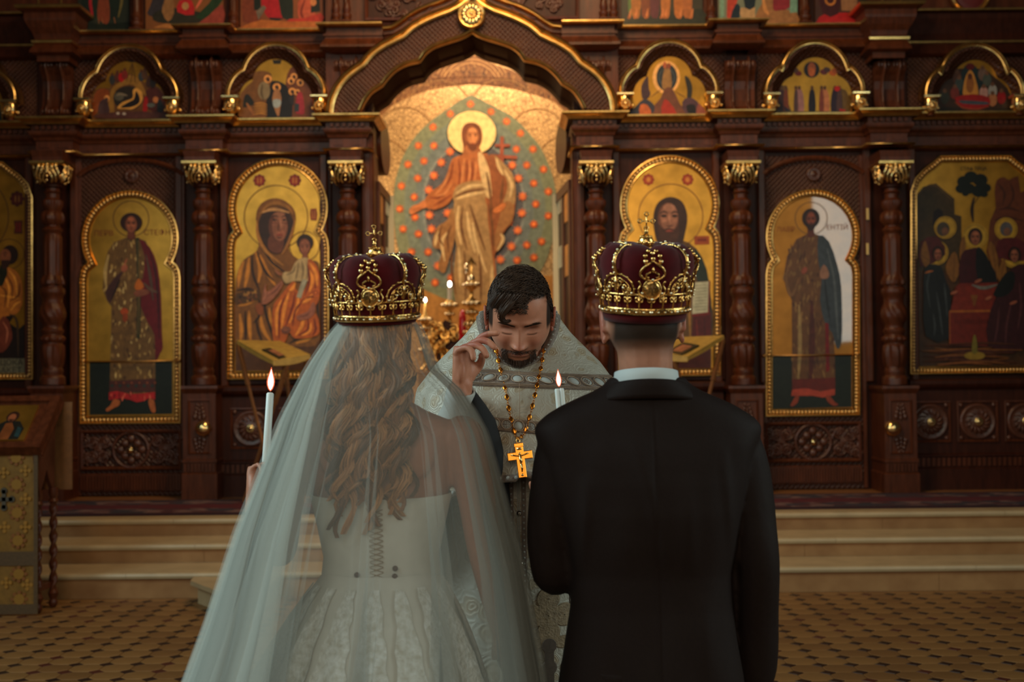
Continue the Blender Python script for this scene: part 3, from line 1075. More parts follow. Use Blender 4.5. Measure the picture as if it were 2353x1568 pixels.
def inset_poly(poly, d):
    pts = [Vector(p) for p in poly]
    out = []
    N = len(pts)
    for i in range(N):
        d1 = (pts[i] - pts[i - 1]).normalized(); d2 = (pts[(i + 1) % N] - pts[i]).normalized()
        n1, n2 = Vector((-d1.y, d1.x)), Vector((-d2.y, d2.x))
        m = (n1 + n2).normalized()
        k = 1 / max(.45, m.dot(n1))
        out.append((pts[i].x + m.x * k * d, pts[i].y + m.y * k * d))
    return out

def resample(poly, step, closed=True):
    pts = [Vector(p) for p in poly] + ([Vector(poly[0])] if closed else [])
    L = [0]
    for a, b in zip(pts[:-1], pts[1:]):
        L.append(L[-1] + (b - a).length)
    n = max(2, int(L[-1] / step))
    out, k = [], 0
    for i in range(n if closed else n + 1):
        t = L[-1] * i / n
        while k < len(L) - 2 and L[k + 1] < t:
            k += 1
        u = (t - L[k]) / max(1e-9, L[k + 1] - L[k])
        out.append(pts[k].lerp(pts[k + 1], u))
    return out

def keyhole(cx, top, bot, R, ny, hw, sy):
    cyy = top + R
    a = math.degrees(math.asin(min(1, (ny - cyy) / R)))
    nx = R * cos(radians(a))
    pts = arc(cx, cyy, R, 180 + a, -a, 40)
    rs = [(cx + nx + (hw - nx) * .55, ny + (sy - ny) * .22), (cx + hw - (hw - nx) * .15, ny + (sy - ny) * .55), (cx + hw, sy)]
    ls = [(2 * cx - x, y) for x, y in rs][::-1]
    return pts + rs + [(cx + hw, bot), (cx - hw, bot)] + ls

def roll_fix(pts, xm):
    return [(x, y - 0.0098 * (x - xm)) for x, y in pts]

def bead_frame(t, outline, Y, w=0.078, parent=None):
    """gilded moulding with an inner bead row round an (x, z) outline"""
    k = w / 0.078
    o = MB().sweep(outline, [(0, Y), (0, Y - .030), (.006 * k, Y - .042), (.016 * k, Y - .044), (.024 * k, Y - .034), (.027 * k, Y - .024), (.058 * k, Y - .022), (.061 * k, Y - .032), (.068 * k, Y - .034), (.076 * k, Y - .022), (.078 * k, Y)]).build('frame', M['gold'], parent or t, smooth=50)
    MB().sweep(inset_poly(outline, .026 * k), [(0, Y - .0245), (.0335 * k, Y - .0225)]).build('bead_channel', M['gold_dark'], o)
    bl = inset_poly(outline, .042 * k)
    mb = MB()
    for p in resample(bl, .0345 * k):
        mb.ball((p.x, Y - .031, p.y), .0158 * k, 9, 6, (1, .9, 1))
    mb.build('bead_row', M['gold_bead'], o if parent is None else None or o, smooth=True, kind='stuff')
    return o

def text_mesh(s, x, y, hpx, Y, m, parent, name='lettering', stretch=1.0, ext=0.0008):
    cu = bpy.data.curves.new('t', 'FONT')
    cu.body = s
    cu.align_x = 'CENTER'
    cu.align_y = 'CENTER'
    cu.size = hpx / PXM(Y) * 1.35
    cu.extrude = ext
    o = bpy.data.objects.new('t', cu)
    COL.objects.link(o)
    dg = bpy.context.evaluated_depsgraph_get()
    me = bpy.data.meshes.new_from_object(o.evaluated_get(dg))
    bpy.data.objects.remove(o, do_unlink=True)
    c = P(x, y, Y)
    me.transform(Matrix.Translation(c) @ Matrix.Rotation(radians(90), 4, 'X') @ Matrix.Diagonal((stretch, 1, 1, 1)))
    me.materials.clear()
    me.materials.append(m)
    return put(me, name, parent)

M['ink'] = mat('red_brown_ink', rgb(105, 48, 20, k=1.5), 0.6)
M['ink_dark'] = mat('black_ink', (0.02, 0.014, 0.01), 0.6)
M['plate'] = mat('grey_label_paint', rgb(95, 90, 70, k=1.6), 0.55, vary=.25, vscale=8)
M['rail'] = mat('brass_rod', (0.55, 0.3, 0.1), 0.35, 1.0)

# ------------------------------------------------------------------ door of the saint with the red cloak
def door_leaf(t, cx, x0, x1, ytop, ybot, Y, warm):
    """arched door leaf with mouldings, carved lower panel, fluted foot"""
    zq = lambda y: P(cx, y, Y).z
    xa, xb = P(x0, 700, Y).x, P(x1, 700, Y).x
    MB().box(xa, xb, Y, Y + .04, ZP + .012, zq(ytop), 0).build('door_leaf', M['lattice'], t)
    st = MB()
    for a, b in ((x0, x0 + 9), (x1 - 9, x1)):
        st.box(P(a, 700, Y).x, P(b, 700, Y).x, Y - .02, Y + .001, ZP + .012, zq(ytop), .006)
    st.build('door_stile', M['wood'], t)
    ar = XZ(roll_fix(arc(cx, ytop + 78, (x1 - x0) * .56, 150, 30, 20, 72), cx), Y)
    MB().sweep(ar, [(-.02, Y), (-.02, Y - .03), (0, Y - .04), (.02, Y - .03), (.025, Y)], closed=False).build('arch_moulding', M['wood'], t, smooth=50)
    c = P(cx + 1, ytop + 43, Y)
    MB().disc_y((c.x, Y, c.z), [(.068, 0), (.066, -.02), (.05, -.03), (.04, -.018), (.025, -.03), (.001, -.034)], 32, lambda a, i: 1 + (.1 * cos(8 * a) if i in (2, 4) else 0)).build('rosette', M['carved'], t, smooth=True)
    y0, y1 = ybot + 12, ybot + 106
    q = XZ([(x0 + 8, y1), (x1 - 8, y1), (x1 - 8, y0), (x0 + 8, y0)], Y)
    za, zb = q[0][1], q[2][1]
    xa2, xb2 = q[0][0], q[1][0]
    cp_ = MB().sweep([(xa2, za), (xb2, za), (xb2, zb), (xa2, zb)], [(0, Y), (0, Y - .03), (.012, Y - .036), (.03, Y - .022), (.036, Y - .004)]).build('carved_panel', M['wood'], t)
    mx, mz = (xa2 + xb2) / 2, (za + zb) / 2
    R = (zb - za) * .44
    sc = MB()
    sc.tube([(mx + R * cos(2 * pi * k / 40), Y - .014, mz + R * sin(2 * pi * k / 40)) for k in range(41)], .014, 8, caps=False)
    for k in range(8):
        an = k * pi / 4
        rr = R * (.62 if k % 2 == 0 else .5)
        sc.ball((mx + rr * cos(an), Y - .012, mz + rr * sin(an)), R * .23, 10, 6, (1, .5, 1))
    for sg in (-1, 1):
        cxs = [(.27, .55, 1), (.27, -.55, -1), (.62, .45, -1), (.62, -.45, 1), (.88, .62, 1), (.88, -.62, -1), (.46, 0, 1)]
        half = (xb2 - xa2) / 2 - R
        for fx, fz, dr in cxs:
            bx, bz = mx + sg * (R + .01 + half * fx * .92), mz + fz * (zb - za) * .36
            rr = .058 if abs(fz) > .1 else .04
            pth = []
            for k in range(22):
                an = k / 21 * 2.1 * 2 * pi * dr * sg
                r2 = rr * (1 - k / 24)
                pth.append((bx + r2 * cos(an), Y - .012 - .012 * k / 21, bz + r2 * sin(an)))
            sc.tube(pth, lambda u: .0125 - .004 * u, 7)
            sc.ball(pth[-1], .015, 8, 5)
            for k in (4, 8, 12):
                p0 = Vector(pth[k]); d = Vector((p0.x - bx, 0, p0.z - bz)).normalized()
                sc.ball(p0 + d * .017, .013, 7, 5, (1, .7, 1))
        pth = [(mx + sg * (R + half * u), Y - .013, mz + .32 * (zb - za) * sin(u * pi * 2.2)) for u in [k / 24 for k in range(25)]]
        sc.tube(pth, .009, 7)
    sc.build('carved_scrolls', M['carved'], cp_, smooth=True)
    MB().disc_y((mx, Y - .02, mz), [(.03, 0), (.03, -.016), (.02, -.026), (.001, -.03)], 20, lambda a, i: 1 + .12 * cos(6 * a)).build('gilded_boss', M['gold_bright'], cp_, smooth=True)
    z0, z1 = zq(ybot + 150), zq(ybot + 118)
    ft = MB().box(xa2, xb2, Y - .02, Y, z0 - .02, z1 + .02, .008)
    n = 34
    for k in range(n):
        xx = xa2 + (k + .5) * (xb2 - xa2) / n
        ft.box(xx - .010, xx + .010, Y - .032, Y - .018, z0, z1)
    ft.build('fluted_rail', M['wood'], t)
    return t

YDOOR = 10.97
d1 = thing('door_1', 'dark arched wooden door bearing the icon of a standing saint with a red cloak', 'door', (P(302, 700, YDOOR).x, YDOOR, ZP), kind='structure')
door_leaf(d1, 302, 178, 426, 362, 975, YDOOR, True)
out1 = ccw(XZ(roll_fix(keyhole(301, 437, 975, 113, 603, 117.5, 640), 301), YDOOR))
ig = MB().prism(inset_poly(out1, .06), YDOOR - .014, YDOOR - .001).build('icon_panel', M['gold_leaf'], d1)
fr1 = bead_frame(d1, out1, YDOOR, .078, d1)
p = Painter(YDOOR - .0145, seed=3)
p.poly([(206, 831), (396, 829), (396, 952), (206, 954)], (16, 22, 15))
p.ring(301, 503, 40, 42, (70, 38, 14))
robe = [(262, 557), (290, 546), (312, 546), (335, 554), (350, 590), (356, 640), (350, 700), (357, 760), (357, 830), (357, 905), (252, 907), (253, 850), (256, 705), (246, 692), (236, 665), (240, 610), (248, 577)]
p.poly(robe, (92, 66, 34))
p.dabs(robe, 230, [(150, 122, 70), (170, 145, 92), (120, 90, 48), (66, 44, 24)], 2.0, 5.5)
p.poly([(320, 549), (345, 570), (362, 612), (370, 680), (372, 760), (374, 800), (368, 812), (362, 826), (357, 826), (355, 770), (340, 742), (322, 700), (312, 660), (328, 640), (333, 590)], (84, 12, 20), 2)
p.stroke([(345, 580), (358, 630), (364, 700), (366, 780)], 5, (44, 6, 14))
p.stroke([(336, 585), (346, 640), (352, 690)], 7, (70, 52, 44))
p.stroke([(330, 650), (345, 665), (362, 672)], 8, (84, 60, 48))
p.poly([(243, 672), (252, 697), (262, 680), (276, 640), (284, 622), (262, 640)], (58, 32, 30), 2)
p.stroke([(250, 585), (242, 625), (244, 660)], 8, (160, 134, 82))
p.stroke([(256, 690), (268, 662), (276, 642)], 5, (30, 14, 12))
p.ell(286, 617, 7, 9, (138, 76, 54), rot=.5)
p.stroke([(284, 612), (290, 600), (292, 594)], 4, (142, 80, 56))
p.poly([(312, 547), (320, 546), (324, 700), (322, 778), (314, 778), (316, 650)], (44, 42, 22))
p.stroke([(318, 552), (320, 650), (318, 770)], 2, (110, 84, 40))
p.poly([(309, 660), (318, 640), (326, 648), (331, 660), (318, 668)], (160, 84, 24), 2)
p.poly([(308, 672), (330, 664), (345, 672), (330, 680), (314, 682)], (112, 62, 44), 2)
p.ell(286, 716, 9, 8, (150, 60, 22)); p.ell(288, 730, 6, 11, (120, 52, 22))
p.poly([(252, 876), (357, 870), (357, 900), (252, 904)], (66, 32, 28))
for k in range(6):
    p.ell(258 + k * 18.5, 887, 4, 4, (40, 46, 44)); p.ell(267 + k * 18, 880, 2.5, 2.5, (120, 60, 36))
p.poly([(251, 902), (270, 899), (300, 906), (330, 904), (357, 901), (357, 919), (345, 915), (330, 922), (315, 925), (300, 919), (285, 916), (270, 917), (251, 920)], (150, 26, 28))
p.dabs([(251, 903), (357, 903), (355, 918), (253, 918)], 16, [(190, 90, 70), (96, 12, 18)], 1.4, 6)
for ft_ in ([(262, 918), (276, 921), (274, 932), (262, 938), (248, 946), (244, 941), (254, 932)], [(342, 919), (354, 920), (358, 940), (357, 948), (350, 948), (344, 935)]):
    p.poly(ft_, (146, 78, 38), 3)
p.poly([(294, 530), (310, 530), (311, 548), (303, 553), (293, 548)], (88, 44, 30))
p.face(302, 516, 14, 20, (118, 66, 46), (38, 17, 12), look=0, hairw=1.8)
p.build('painted_saint', ig)
text_mesh('ПЕРВ', 238, 537, 13, YDOOR - .017, M['ink'], ig)
text_mesh('СТЕФН', 361, 535, 13, YDOOR - .017, M['ink'], ig)
MB().tube([P(186, 832, YDOOR - .06), P(415, 829.5, YDOOR - .06)], .006, 8).ball(P(190, 832, YDOOR - .06), .016, 8, 6).ball(P(411, 829.5, YDOOR - .06), .016, 8, 6).build('brass_rod', M['rail'], fr1, smooth=True)

# ------------------------------------------------------------------ door of the blue-cloaked saint (left slightly ajar)
d2 = thing('door_2', 'dark arched wooden door bearing the icon of a standing saint with a blue cloak', 'door', (P(1868, 700, YDOOR).x, YDOOR, ZP), kind='structure')
door_leaf(d2, 1868, 1750, 1987, 358, 957, YDOOR, False)
out2 = ccw(XZ(roll_fix(keyhole(1866, 435, 957, 109, 596, 109.5, 632), 1866), YDOOR))
M['gold_leaf2'] = mat('varnished_gold_leaf', (0.50, 0.20, 0.035), 0.42, 0.8, vary=0.3, vscale=7, coat=1.0)
M['gold_leaf2'].node_tree.nodes['Principled BSDF'].inputs['Coat IOR'].default_value = 1.6
M['gold_leaf2'].node_tree.nodes['Principled BSDF'].inputs['Coat Roughness'].default_value = 0.03
ig = MB().prism(inset_poly(out2, .055), YDOOR - .014, YDOOR - .001).build('icon_panel', M['gold_leaf2'], d2)
fr2 = bead_frame(d2, out2, YDOOR, .074, d2)
p = Painter(YDOOR - .0145, seed=4)
p.poly([(1774, 817), (1957, 815), (1957, 936), (1776, 940)], (16, 22, 16))
p.ring(1864, 502, 36, 38, (84, 56, 22))
robe = [(1830, 550), (1855, 538), (1880, 540), (1900, 556), (1915, 600), (1912, 680), (1916, 760), (1919, 850), (1919, 906), (1820, 906), (1820, 800), (1819, 690), (1808, 664), (1800, 640), (1808, 590)]
p.poly(robe, (80, 50, 26))
p.dabs(robe, 150, [(112, 82, 44), (96, 70, 38), (60, 34, 20)], 2.2, 8)
p.stroke([(1836, 700), (1838, 790), (1834, 880)], 9, (124, 100, 60))
p.stroke([(1865, 690), (1866, 790), (1862, 880)], 14, (62, 24, 18))
p.poly([(1880, 541), (1905, 556), (1924, 610), (1933, 660), (1935, 760), (1931, 796), (1922, 800), (1912, 765), (1895, 742), (1884, 690), (1888, 640), (1880, 600)], (44, 50, 56), 2)
p.stroke([(1900, 570), (1916, 640), (1922, 720), (1926, 780)], 6, (66, 72, 76))
p.stroke([(1893, 620), (1900, 690), (1908, 740)], 5, (28, 30, 36))
p.poly([(1884, 625), (1893, 608), (1904, 625), (1902, 640), (1886, 640)], (120, 84, 66), 2)
p.ell(1848, 622, 6, 9, (110, 52, 36), rot=.5)
p.stroke([(1815, 600), (1806, 640), (1818, 680), (1836, 640)], 7, (96, 66, 38))
p.poly([(1896, 742), (1904, 744), (1906, 852), (1898, 856)], (92, 10, 16))
p.poly([(1820, 872), (1919, 868), (1919, 898), (1820, 898)], (78, 22, 16))
p.poly([(1820, 896), (1850, 892), (1885, 900), (1918, 894), (1918, 908), (1890, 914), (1868, 910), (1818, 910)], (138, 50, 34))
for ft_ in ([(1828, 910), (1836, 911), (1832, 926), (1822, 934), (1816, 932), (1822, 920)], [(1897, 910), (1906, 910), (1918, 924), (1926, 930), (1916, 933), (1902, 924)]):
    p.poly(ft_, (112, 44, 26), 3)
p.poly([(1855, 528), (1870, 528), (1872, 544), (1856, 546)], (74, 34, 24))
p.face(1863, 506, 12, 20, (92, 44, 30), (30, 14, 11), beard=(34, 16, 12), hairw=1.7)
p.build('painted_saint', ig)
text_mesh('ЛАВР', 1806, 528, 12, YDOOR - .017, M['ink'], ig)
text_mesh('ЕНТІЙ', 1924, 523, 12, YDOOR - .017, M['ink'], ig)
MB().tube([P(1752, 818, YDOOR - .06), P(1975, 815, YDOOR - .06)], .006, 8).ball(P(1756, 818, YDOOR - .06), .016, 8, 6).ball(P(1970, 815, YDOOR - .06), .016, 8, 6).build('brass_rod', M['rail'], fr2, smooth=True)
hg = MB()
for y in (480, 560):
    hg.box(P(1988, y, 10.95).x, P(1994, y, 10.95).x, 10.92, 10.96, P(1990, y + 26, 10.95).z, P(1990, y, 10.95).z)
hg.build('hinge', M['rail'], d2)

# ------------------------------------------------------------------ mother and child icon
YI = 10.975

def icon_base(label, outline_px, xm, w=.078):
    out = ccw(XZ(roll_fix(outline_px, xm), YI))
    xs = [a for a, b in out]; zs = [b for a, b in out]
    t = thing('framed_icon', label, 'icon', ((min(xs) + max(xs)) / 2, YI, min(zs)), 'large framed icons of the screen')
    pn = MB().prism(inset_poly(out, w * .8), YI - .014, YI + .0).build('icon_panel', M['gold_leaf'], t)
    bead_frame(t, out, YI, w, t)
    return t, pn

tm, pn = icon_base('gold-ground icon of a mother holding her child, in a beaded keyhole frame', keyhole(640, 364, 873, 115.5, 531, 118.5, 572), 640)
C = lambda q: (480 + q[0] / 2.8, 400 + q[1] / 2.8)
p = Painter(YI - .0145, seed=5, tf=C)
for (x, y) in ((325, 42), (553, 42)):
    for k in range(8):
        p.ell(x + 28 * cos(k * pi / 4), y + 28 * sin(k * pi / 4), 14, 14, (92, 26, 14), 8)
    p.ell(x, y, 30, 32, (120, 34, 16))
    p.stroke([(x - 10, y - 18), (x - 10, y + 18)], 7, (165, 105, 40), taper=False); p.stroke([(x + 10, y - 18), (x + 10, y + 18)], 7, (165, 105, 40), taper=False)
p.poly([(655, 225), (692, 222), (698, 258), (694, 300), (656, 298), (650, 260)], (118, 42, 16))
p.stroke([(665, 235), (668, 290)], 7, (160, 100, 40), taper=False); p.stroke([(683, 235), (682, 290)], 7, (160, 100, 40), taper=False)
p.ring(432, 278, 202, 207, (78, 44, 16), 48)
p.ring(615, 465, 93, 98, (84, 48, 18), 40)
maph = [(302, 290), (322, 210), (372, 168), (432, 156), (495, 176), (545, 224), (560, 285), (547, 350), (520, 420), (520, 500), (600, 560), (690, 560), (714, 640), (716, 1060), (560, 1110), (175, 1085), (172, 740), (186, 632), (225, 552), (310, 492), (322, 400)]
p.poly([(172, 1000), (716, 1000), (716, 1262), (172, 1268)], (70, 40, 16))
p.poly(maph, (104, 64, 22), 3)
for a in ([(225, 560), (200, 640), (190, 730)], [(300, 500), (330, 600), (320, 700)], [(260, 540), (250, 640), (230, 740)], [(360, 480), (400, 560), (460, 620)], [(330, 520), (380, 640), (430, 720)], [(190, 850), (250, 830), (320, 800)], [(200, 900), (210, 1000), (205, 1080)], [(330, 900), (350, 1000), (400, 1080)], [(260, 880), (262, 980), (270, 1080)], [(560, 1090), (640, 1060), (700, 1000)], [(390, 860), (400, 960), (440, 1060)]):
    p.stroke(a, 26, (172, 110, 36))
for a in ([(280, 520), (285, 640), (330, 760)], [(310, 500), (360, 620), (420, 690)], [(345, 450), (400, 560), (500, 640)], [(320, 760), (330, 900), (290, 960)], [(235, 880), (240, 1000), (236, 1085)], [(305, 930), (320, 1010), (350, 1090)], [(180, 750), (260, 740), (320, 770)], [(430, 720), (360, 830), (400, 1000), (430, 1080)], [(720, 660), (700, 800), (712, 1000)], [(520, 1090), (600, 1040), (690, 960)]):
    p.stroke(a, 17, (44, 24, 11))
p.poly([(178, 770), (320, 745), (335, 800), (300, 815), (180, 840)], (70, 44, 18), 2)
p.dabs([(185, 765), (310, 755), (310, 810), (190, 830)], 26, [(150, 105, 48), (110, 60, 30), (40, 22, 12)], 7, 9)
p.poly([(345, 830), (300, 850), (320, 905), (352, 900)], (120, 62, 26), 2)
p.poly([(322, 330), (342, 262), (398, 222), (490, 224), (532, 272), (548, 335), (515, 420), (475, 505), (400, 505), (345, 425)], (46, 26, 19), 3)
p.stroke([(310, 300), (318, 400), (372, 500), (480, 590)], 22, (150, 100, 44))
p.stroke([(555, 300), (530, 400), (500, 470), (470, 520)], 18, (140, 92, 42))
p.stroke([(330, 262), (380, 205), (440, 190), (510, 215), (545, 265)], 22, (128, 84, 34))
p.stroke([(345, 250), (395, 232), (450, 232), (520, 250)], 20, (166, 122, 76))
p.poly([(395, 400), (480, 420), (476, 490), (440, 512), (385, 480)], (92, 50, 34), 3)
p.ell(448, 340, 62, 98, (84, 46, 32)); p.ell(458, 342, 50, 92, (122, 74, 54)); p.ell(470, 300, 30, 36, (136, 86, 64)); p.ell(470, 385, 22, 22, (142, 84, 62)); p.ell(455, 265, 38, 18, (130, 84, 62))
for ex in (428, 492):
    p.stroke([(ex - 24, 283), (ex, 270), (ex + 24, 280)], 8, (44, 22, 16))
    p.ell(ex, 297, 18, 7, (36, 18, 14), 12); p.ell(ex + 6, 297, 4, 3, (150, 110, 84), 8)
    p.stroke([(ex - 22, 312), (ex, 318), (ex + 22, 308)], 5, (84, 44, 32))
p.stroke([(462, 285), (466, 330), (472, 356)], 10, (150, 98, 74)); p.stroke([(450, 290), (452, 330), (448, 360), (468, 368)], 6, (66, 34, 24))
p.stroke([(436, 396), (458, 392), (480, 396)], 9, (124, 44, 34)); p.stroke([(440, 406), (458, 412), (474, 406)], 6, (74, 38, 28))
p.ell(620, 442, 54, 54, (40, 20, 13)); p.ell(617, 470, 38, 54, (88, 46, 32)); p.ell(620, 470, 31, 48, (126, 74, 52))
for ex in (603, 637):
    p.stroke([(ex - 12, 462), (ex, 456), (ex + 12, 461)], 5, (44, 22, 16)); p.ell(ex, 470, 9, 4, (34, 17, 12), 8)
p.stroke([(620, 465), (622, 485), (624, 494)], 6, (150, 96, 70)); p.stroke([(610, 508), (620, 510), (632, 507)], 5, (110, 44, 32))
p.poly([(604, 516), (636, 516), (640, 545), (600, 548)], (110, 62, 42))
p.poly([(555, 575), (598, 542), (652, 552), (660, 640), (640, 690), (560, 690), (498, 705), (474, 660), (490, 632), (530, 628)], (156, 132, 92), 3)
for a in ([(560, 590), (545, 630), (500, 650)], [(600, 560), (610, 620), (600, 680)], [(580, 570), (570, 640), (560, 680)], [(630, 570), (640, 630), (630, 680)]):
    p.stroke(a, 10, (96, 78, 52))
p.poly([(640, 552), (690, 585), (716, 660), (716, 780), (690, 850), (640, 880), (690, 900), (712, 960), (700, 1040), (560, 1060), (520, 1020), (490, 1085), (420, 1085), (414, 870), (460, 790), (545, 690), (560, 740), (600, 760), (640, 700)], (158, 76, 22), 3)
for a in ([(650, 570), (690, 640), (700, 720)], [(650, 620), (670, 680), (650, 760)], [(470, 810), (440, 900), (440, 1040)], [(520, 760), (490, 860), (470, 1000)], [(580, 780), (570, 860), (520, 960)], [(620, 900), (600, 980), (560, 1040)], [(690, 760), (640, 810), (600, 830)], [(660, 960), (650, 1010), (600, 1040)], [(560, 700), (540, 740), (520, 750)]):
    p.stroke(a, 22, (206, 126, 44))
for a in ([(640, 590), (650, 690), (620, 780)], [(500, 780), (460, 880), (455, 1060)], [(560, 760), (540, 860), (490, 1000)], [(620, 800), (560, 880), (540, 980)], [(690, 700), (680, 780), (630, 800)], [(640, 930), (640, 1000), (580, 1040)], [(680, 930), (690, 1000), (670, 1040)]):
    p.stroke(a, 13, (98, 30, 15))
p.stroke([(622, 682), (600, 740), (582, 798)], 30, (142, 136, 116), taper=False)
p.ell(690, 765, 22, 26, (180, 90, 34)); p.ring(690, 765, 12, 18, (110, 40, 18), 16)
p.poly([(345, 815), (362, 720), (374, 712), (376, 760), (430, 725), (470, 688), (482, 712), (440, 780), (390, 830), (350, 840)], (134, 80, 58), 2)
p.stroke([(380, 790), (430, 755), (470, 710)], 8, (84, 44, 32)); p.stroke([(366, 730), (368, 780), (352, 820)], 7, (160, 102, 76))
p.stroke([(430, 615), (450, 640), (480, 650)], 13, (138, 84, 60))
p.poly([(566, 915), (640, 885), (664, 835), (682, 828), (690, 880), (660, 925), (590, 945)], (130, 76, 56), 2)
p.stroke([(580, 925), (630, 910), (660, 880)], 6, (76, 38, 28))
p.ell(500, 1005, 30, 24, (112, 64, 44)); p.stroke([(470, 1010), (500, 1020), (530, 1005)], 6, (60, 30, 20))
p.build('painted_figures', pn)

# ------------------------------------------------------------------ bearded face icon
tc_, pn = icon_base('gold-ground icon of a bearded man holding an open book, in a beaded keyhole frame', keyhole(1538, 357, 866, 115.5, 524, 119, 566), 1538)
p = Painter(YI - .0145, seed=6)
for (x, y) in ((1490, 413), (1580, 413)):
    for k in range(8):
        p.ell(x + 9 * cos(k * pi / 4), y + 9 * sin(k * pi / 4), 5, 5, (112, 36, 14), 8)
    p.ell(x, y, 11, 12, (140, 50, 18)); p.ell(x, y, 5, 6, (180, 110, 44))
p.ring(1541, 497, 73, 75, (112, 68, 26), 48)
p.poly([(1595, 543), (1630, 542), (1630, 562), (1596, 563)], (140, 62, 22)); p.stroke([(1602, 552), (1624, 552)], 7, (104, 34, 14), taper=False)
p.poly([(1440, 770), (1634, 768), (1634, 846), (1440, 848)], (60, 22, 16))
rb = [(1500, 566), (1530, 556), (1566, 552), (1600, 572), (1624, 620), (1634, 700), (1634, 790), (1440, 792), (1440, 650), (1456, 600)]
p.poly(rb, (78, 52, 22), 2)
p.poly([(1596, 570), (1622, 616), (1634, 690), (1634, 790), (1600, 790), (1608, 690), (1596, 620)], (26, 34, 24), 2)
for a in ([(1470, 600), (1460, 680), (1462, 780)], [(1500, 590), (1500, 680), (1510, 780)], [(1560, 580), (1580, 660), (1586, 780)]):
    p.stroke(a, 7, (128, 88, 36))
for a in ([(1485, 600), (1480, 690), (1484, 780)], [(1530, 580), (1540, 680), (1545, 780)]):
    p.stroke(a, 5, (34, 22, 12))
p.poly([(1592, 725), (1634, 718), (1634, 790), (1588, 790)], (66, 14, 14)); p.stroke([(1600, 735), (1603, 785)], 5, (104, 34, 26)); p.stroke([(1618, 732), (1620, 785)], 5, (36, 8, 10))
p.poly([(1590, 650), (1632, 646), (1630, 724), (1590, 728)], (92, 20, 16)); p.poly([(1592, 650), (1628, 647), (1626, 718), (1590, 722)], (156, 152, 126))
for k in range(9):
    p.stroke([(1596, 657 + k * 7), (1623, 655 + k * 7)], 1.6, (110, 104, 84), taper=False)
p.poly([(1503, 530), (1502, 490), (1514, 464), (1540, 453), (1567, 464), (1579, 497), (1574, 536), (1562, 566), (1518, 570)], (48, 27, 20), 3)
p.ell(1535, 502, 24, 36, (92, 54, 40)); p.ell(1537, 500, 20, 33, (130, 84, 64)); p.ell(1537, 478, 14, 8, (146, 98, 76))
p.poly([(1512, 515), (1524, 527), (1536, 524), (1550, 527), (1560, 514), (1557, 550), (1537, 568), (1517, 552)], (62, 34, 24), 3)
for ex in (1525, 1550):
    p.stroke([(ex - 9, 492), (ex, 487), (ex + 9, 491)], 3.2, (40, 22, 16)); p.ell(ex, 497, 7, 3, (32, 17, 12), 10)
    p.ell(ex + 1, 508, 6, 4, (146, 96, 74), 10)
p.stroke([(1537, 492), (1538, 508), (1540, 516)], 4.5, (154, 104, 80)); p.stroke([(1530, 519), (1538, 521), (1546, 518)], 2.6, (60, 32, 24))
p.stroke([(1529, 532), (1538, 531), (1547, 532)], 4, (126, 52, 40))
p.build('painted_figure', pn)

# ------------------------------------------------------------------ table scene icon
octg = [(2157, 357), (2319, 357), (2336, 372), (2358, 388), (2378, 410), (2388, 440), (2388, 860), (2088, 860), (2088, 440), (2098, 410), (2118, 388), (2140, 372)]
tt_, pn = icon_base('gold-ground icon of winged figures seated round a red table, octagonal beaded frame', octg, 2238, .070)
p = Painter(YI - .0145, seed=8, tf=lambda q: (1793 + q[0] / 2.8, 400 + q[1] / 2.8))
p.poly([(880, 560), (1610, 560), (1610, 1235), (885, 1240)], (52, 30, 12))
p.poly([(880, 130), (920, 82), (1000, 60), (1120, 160), (1122, 260), (1165, 272), (1168, 620), (880, 620)], (46, 33, 15))
p.stroke([(885, 140), (930, 90), (1000, 75), (1100, 165)], 14, (66, 46, 20)); p.poly([(980, 330), (985, 245), (1015, 222), (1046, 240), (1052, 330)], (20, 10, 9))
for k in range(10):
    p.stroke([(895, 130 + k * 12), (960, 95 + k * 9)], 5, (62, 45, 22))
p.poly([(1340, 420), (1350, 300), (1385, 220), (1378, 120), (1392, 40), (1440, 20), (1470, 40), (1530, 14), (1545, 120), (1610, 130), (1610, 560), (1345, 560)], (72, 34, 17), 2)
for a in ([(1400, 60), (1440, 120), (1430, 200)], [(1480, 60), (1500, 140), (1460, 230)], [(1400, 230), (1470, 220), (1540, 240)], [(1380, 300), (1450, 280), (1560, 300)]):
    p.stroke(a, 16, (50, 22, 12))
p.stroke([(1240, 310), (1232, 230), (1246, 150)], 22, (34, 20, 11)); p.stroke([(1246, 190), (1275, 150)], 12, (34, 20, 11))
for (x, y, r) in ((1180, 50, 44), (1225, 20, 44), (1285, 40, 48), (1160, 95, 34), (1215, 95, 40), (1275, 110, 46), (1320, 90, 34), (1190, 125, 22), (1310, 130, 24)):
    p.ell(x, y, r, r * .85, (11, 15, 10), 12)
for (x, y, r) in ((1060, 345, 72), (1450, 355, 74), (1250, 402, 82), (1000, 508, 80), (1500, 522, 84)):
    p.ell(x, y, r, r, (142, 110, 34), 28); p.ring(x, y, r * .86, r * .92, (104, 76, 22), 28)
p.poly([(900, 440), (990, 400), (1030, 430), (1060, 520), (900, 600)], (56, 17, 17), 2); p.ell(1045, 355, 42, 46, (52, 44, 36)); p.ell(1058, 370, 22, 26, (84, 54, 38))
p.poly([(1400, 430), (1480, 410), (1568, 440), (1568, 560), (1400, 540)], (62, 16, 18), 2); p.ell(1450, 355, 40, 46, (62, 60, 62)); p.ell(1456, 372, 22, 26, (92, 60, 44))
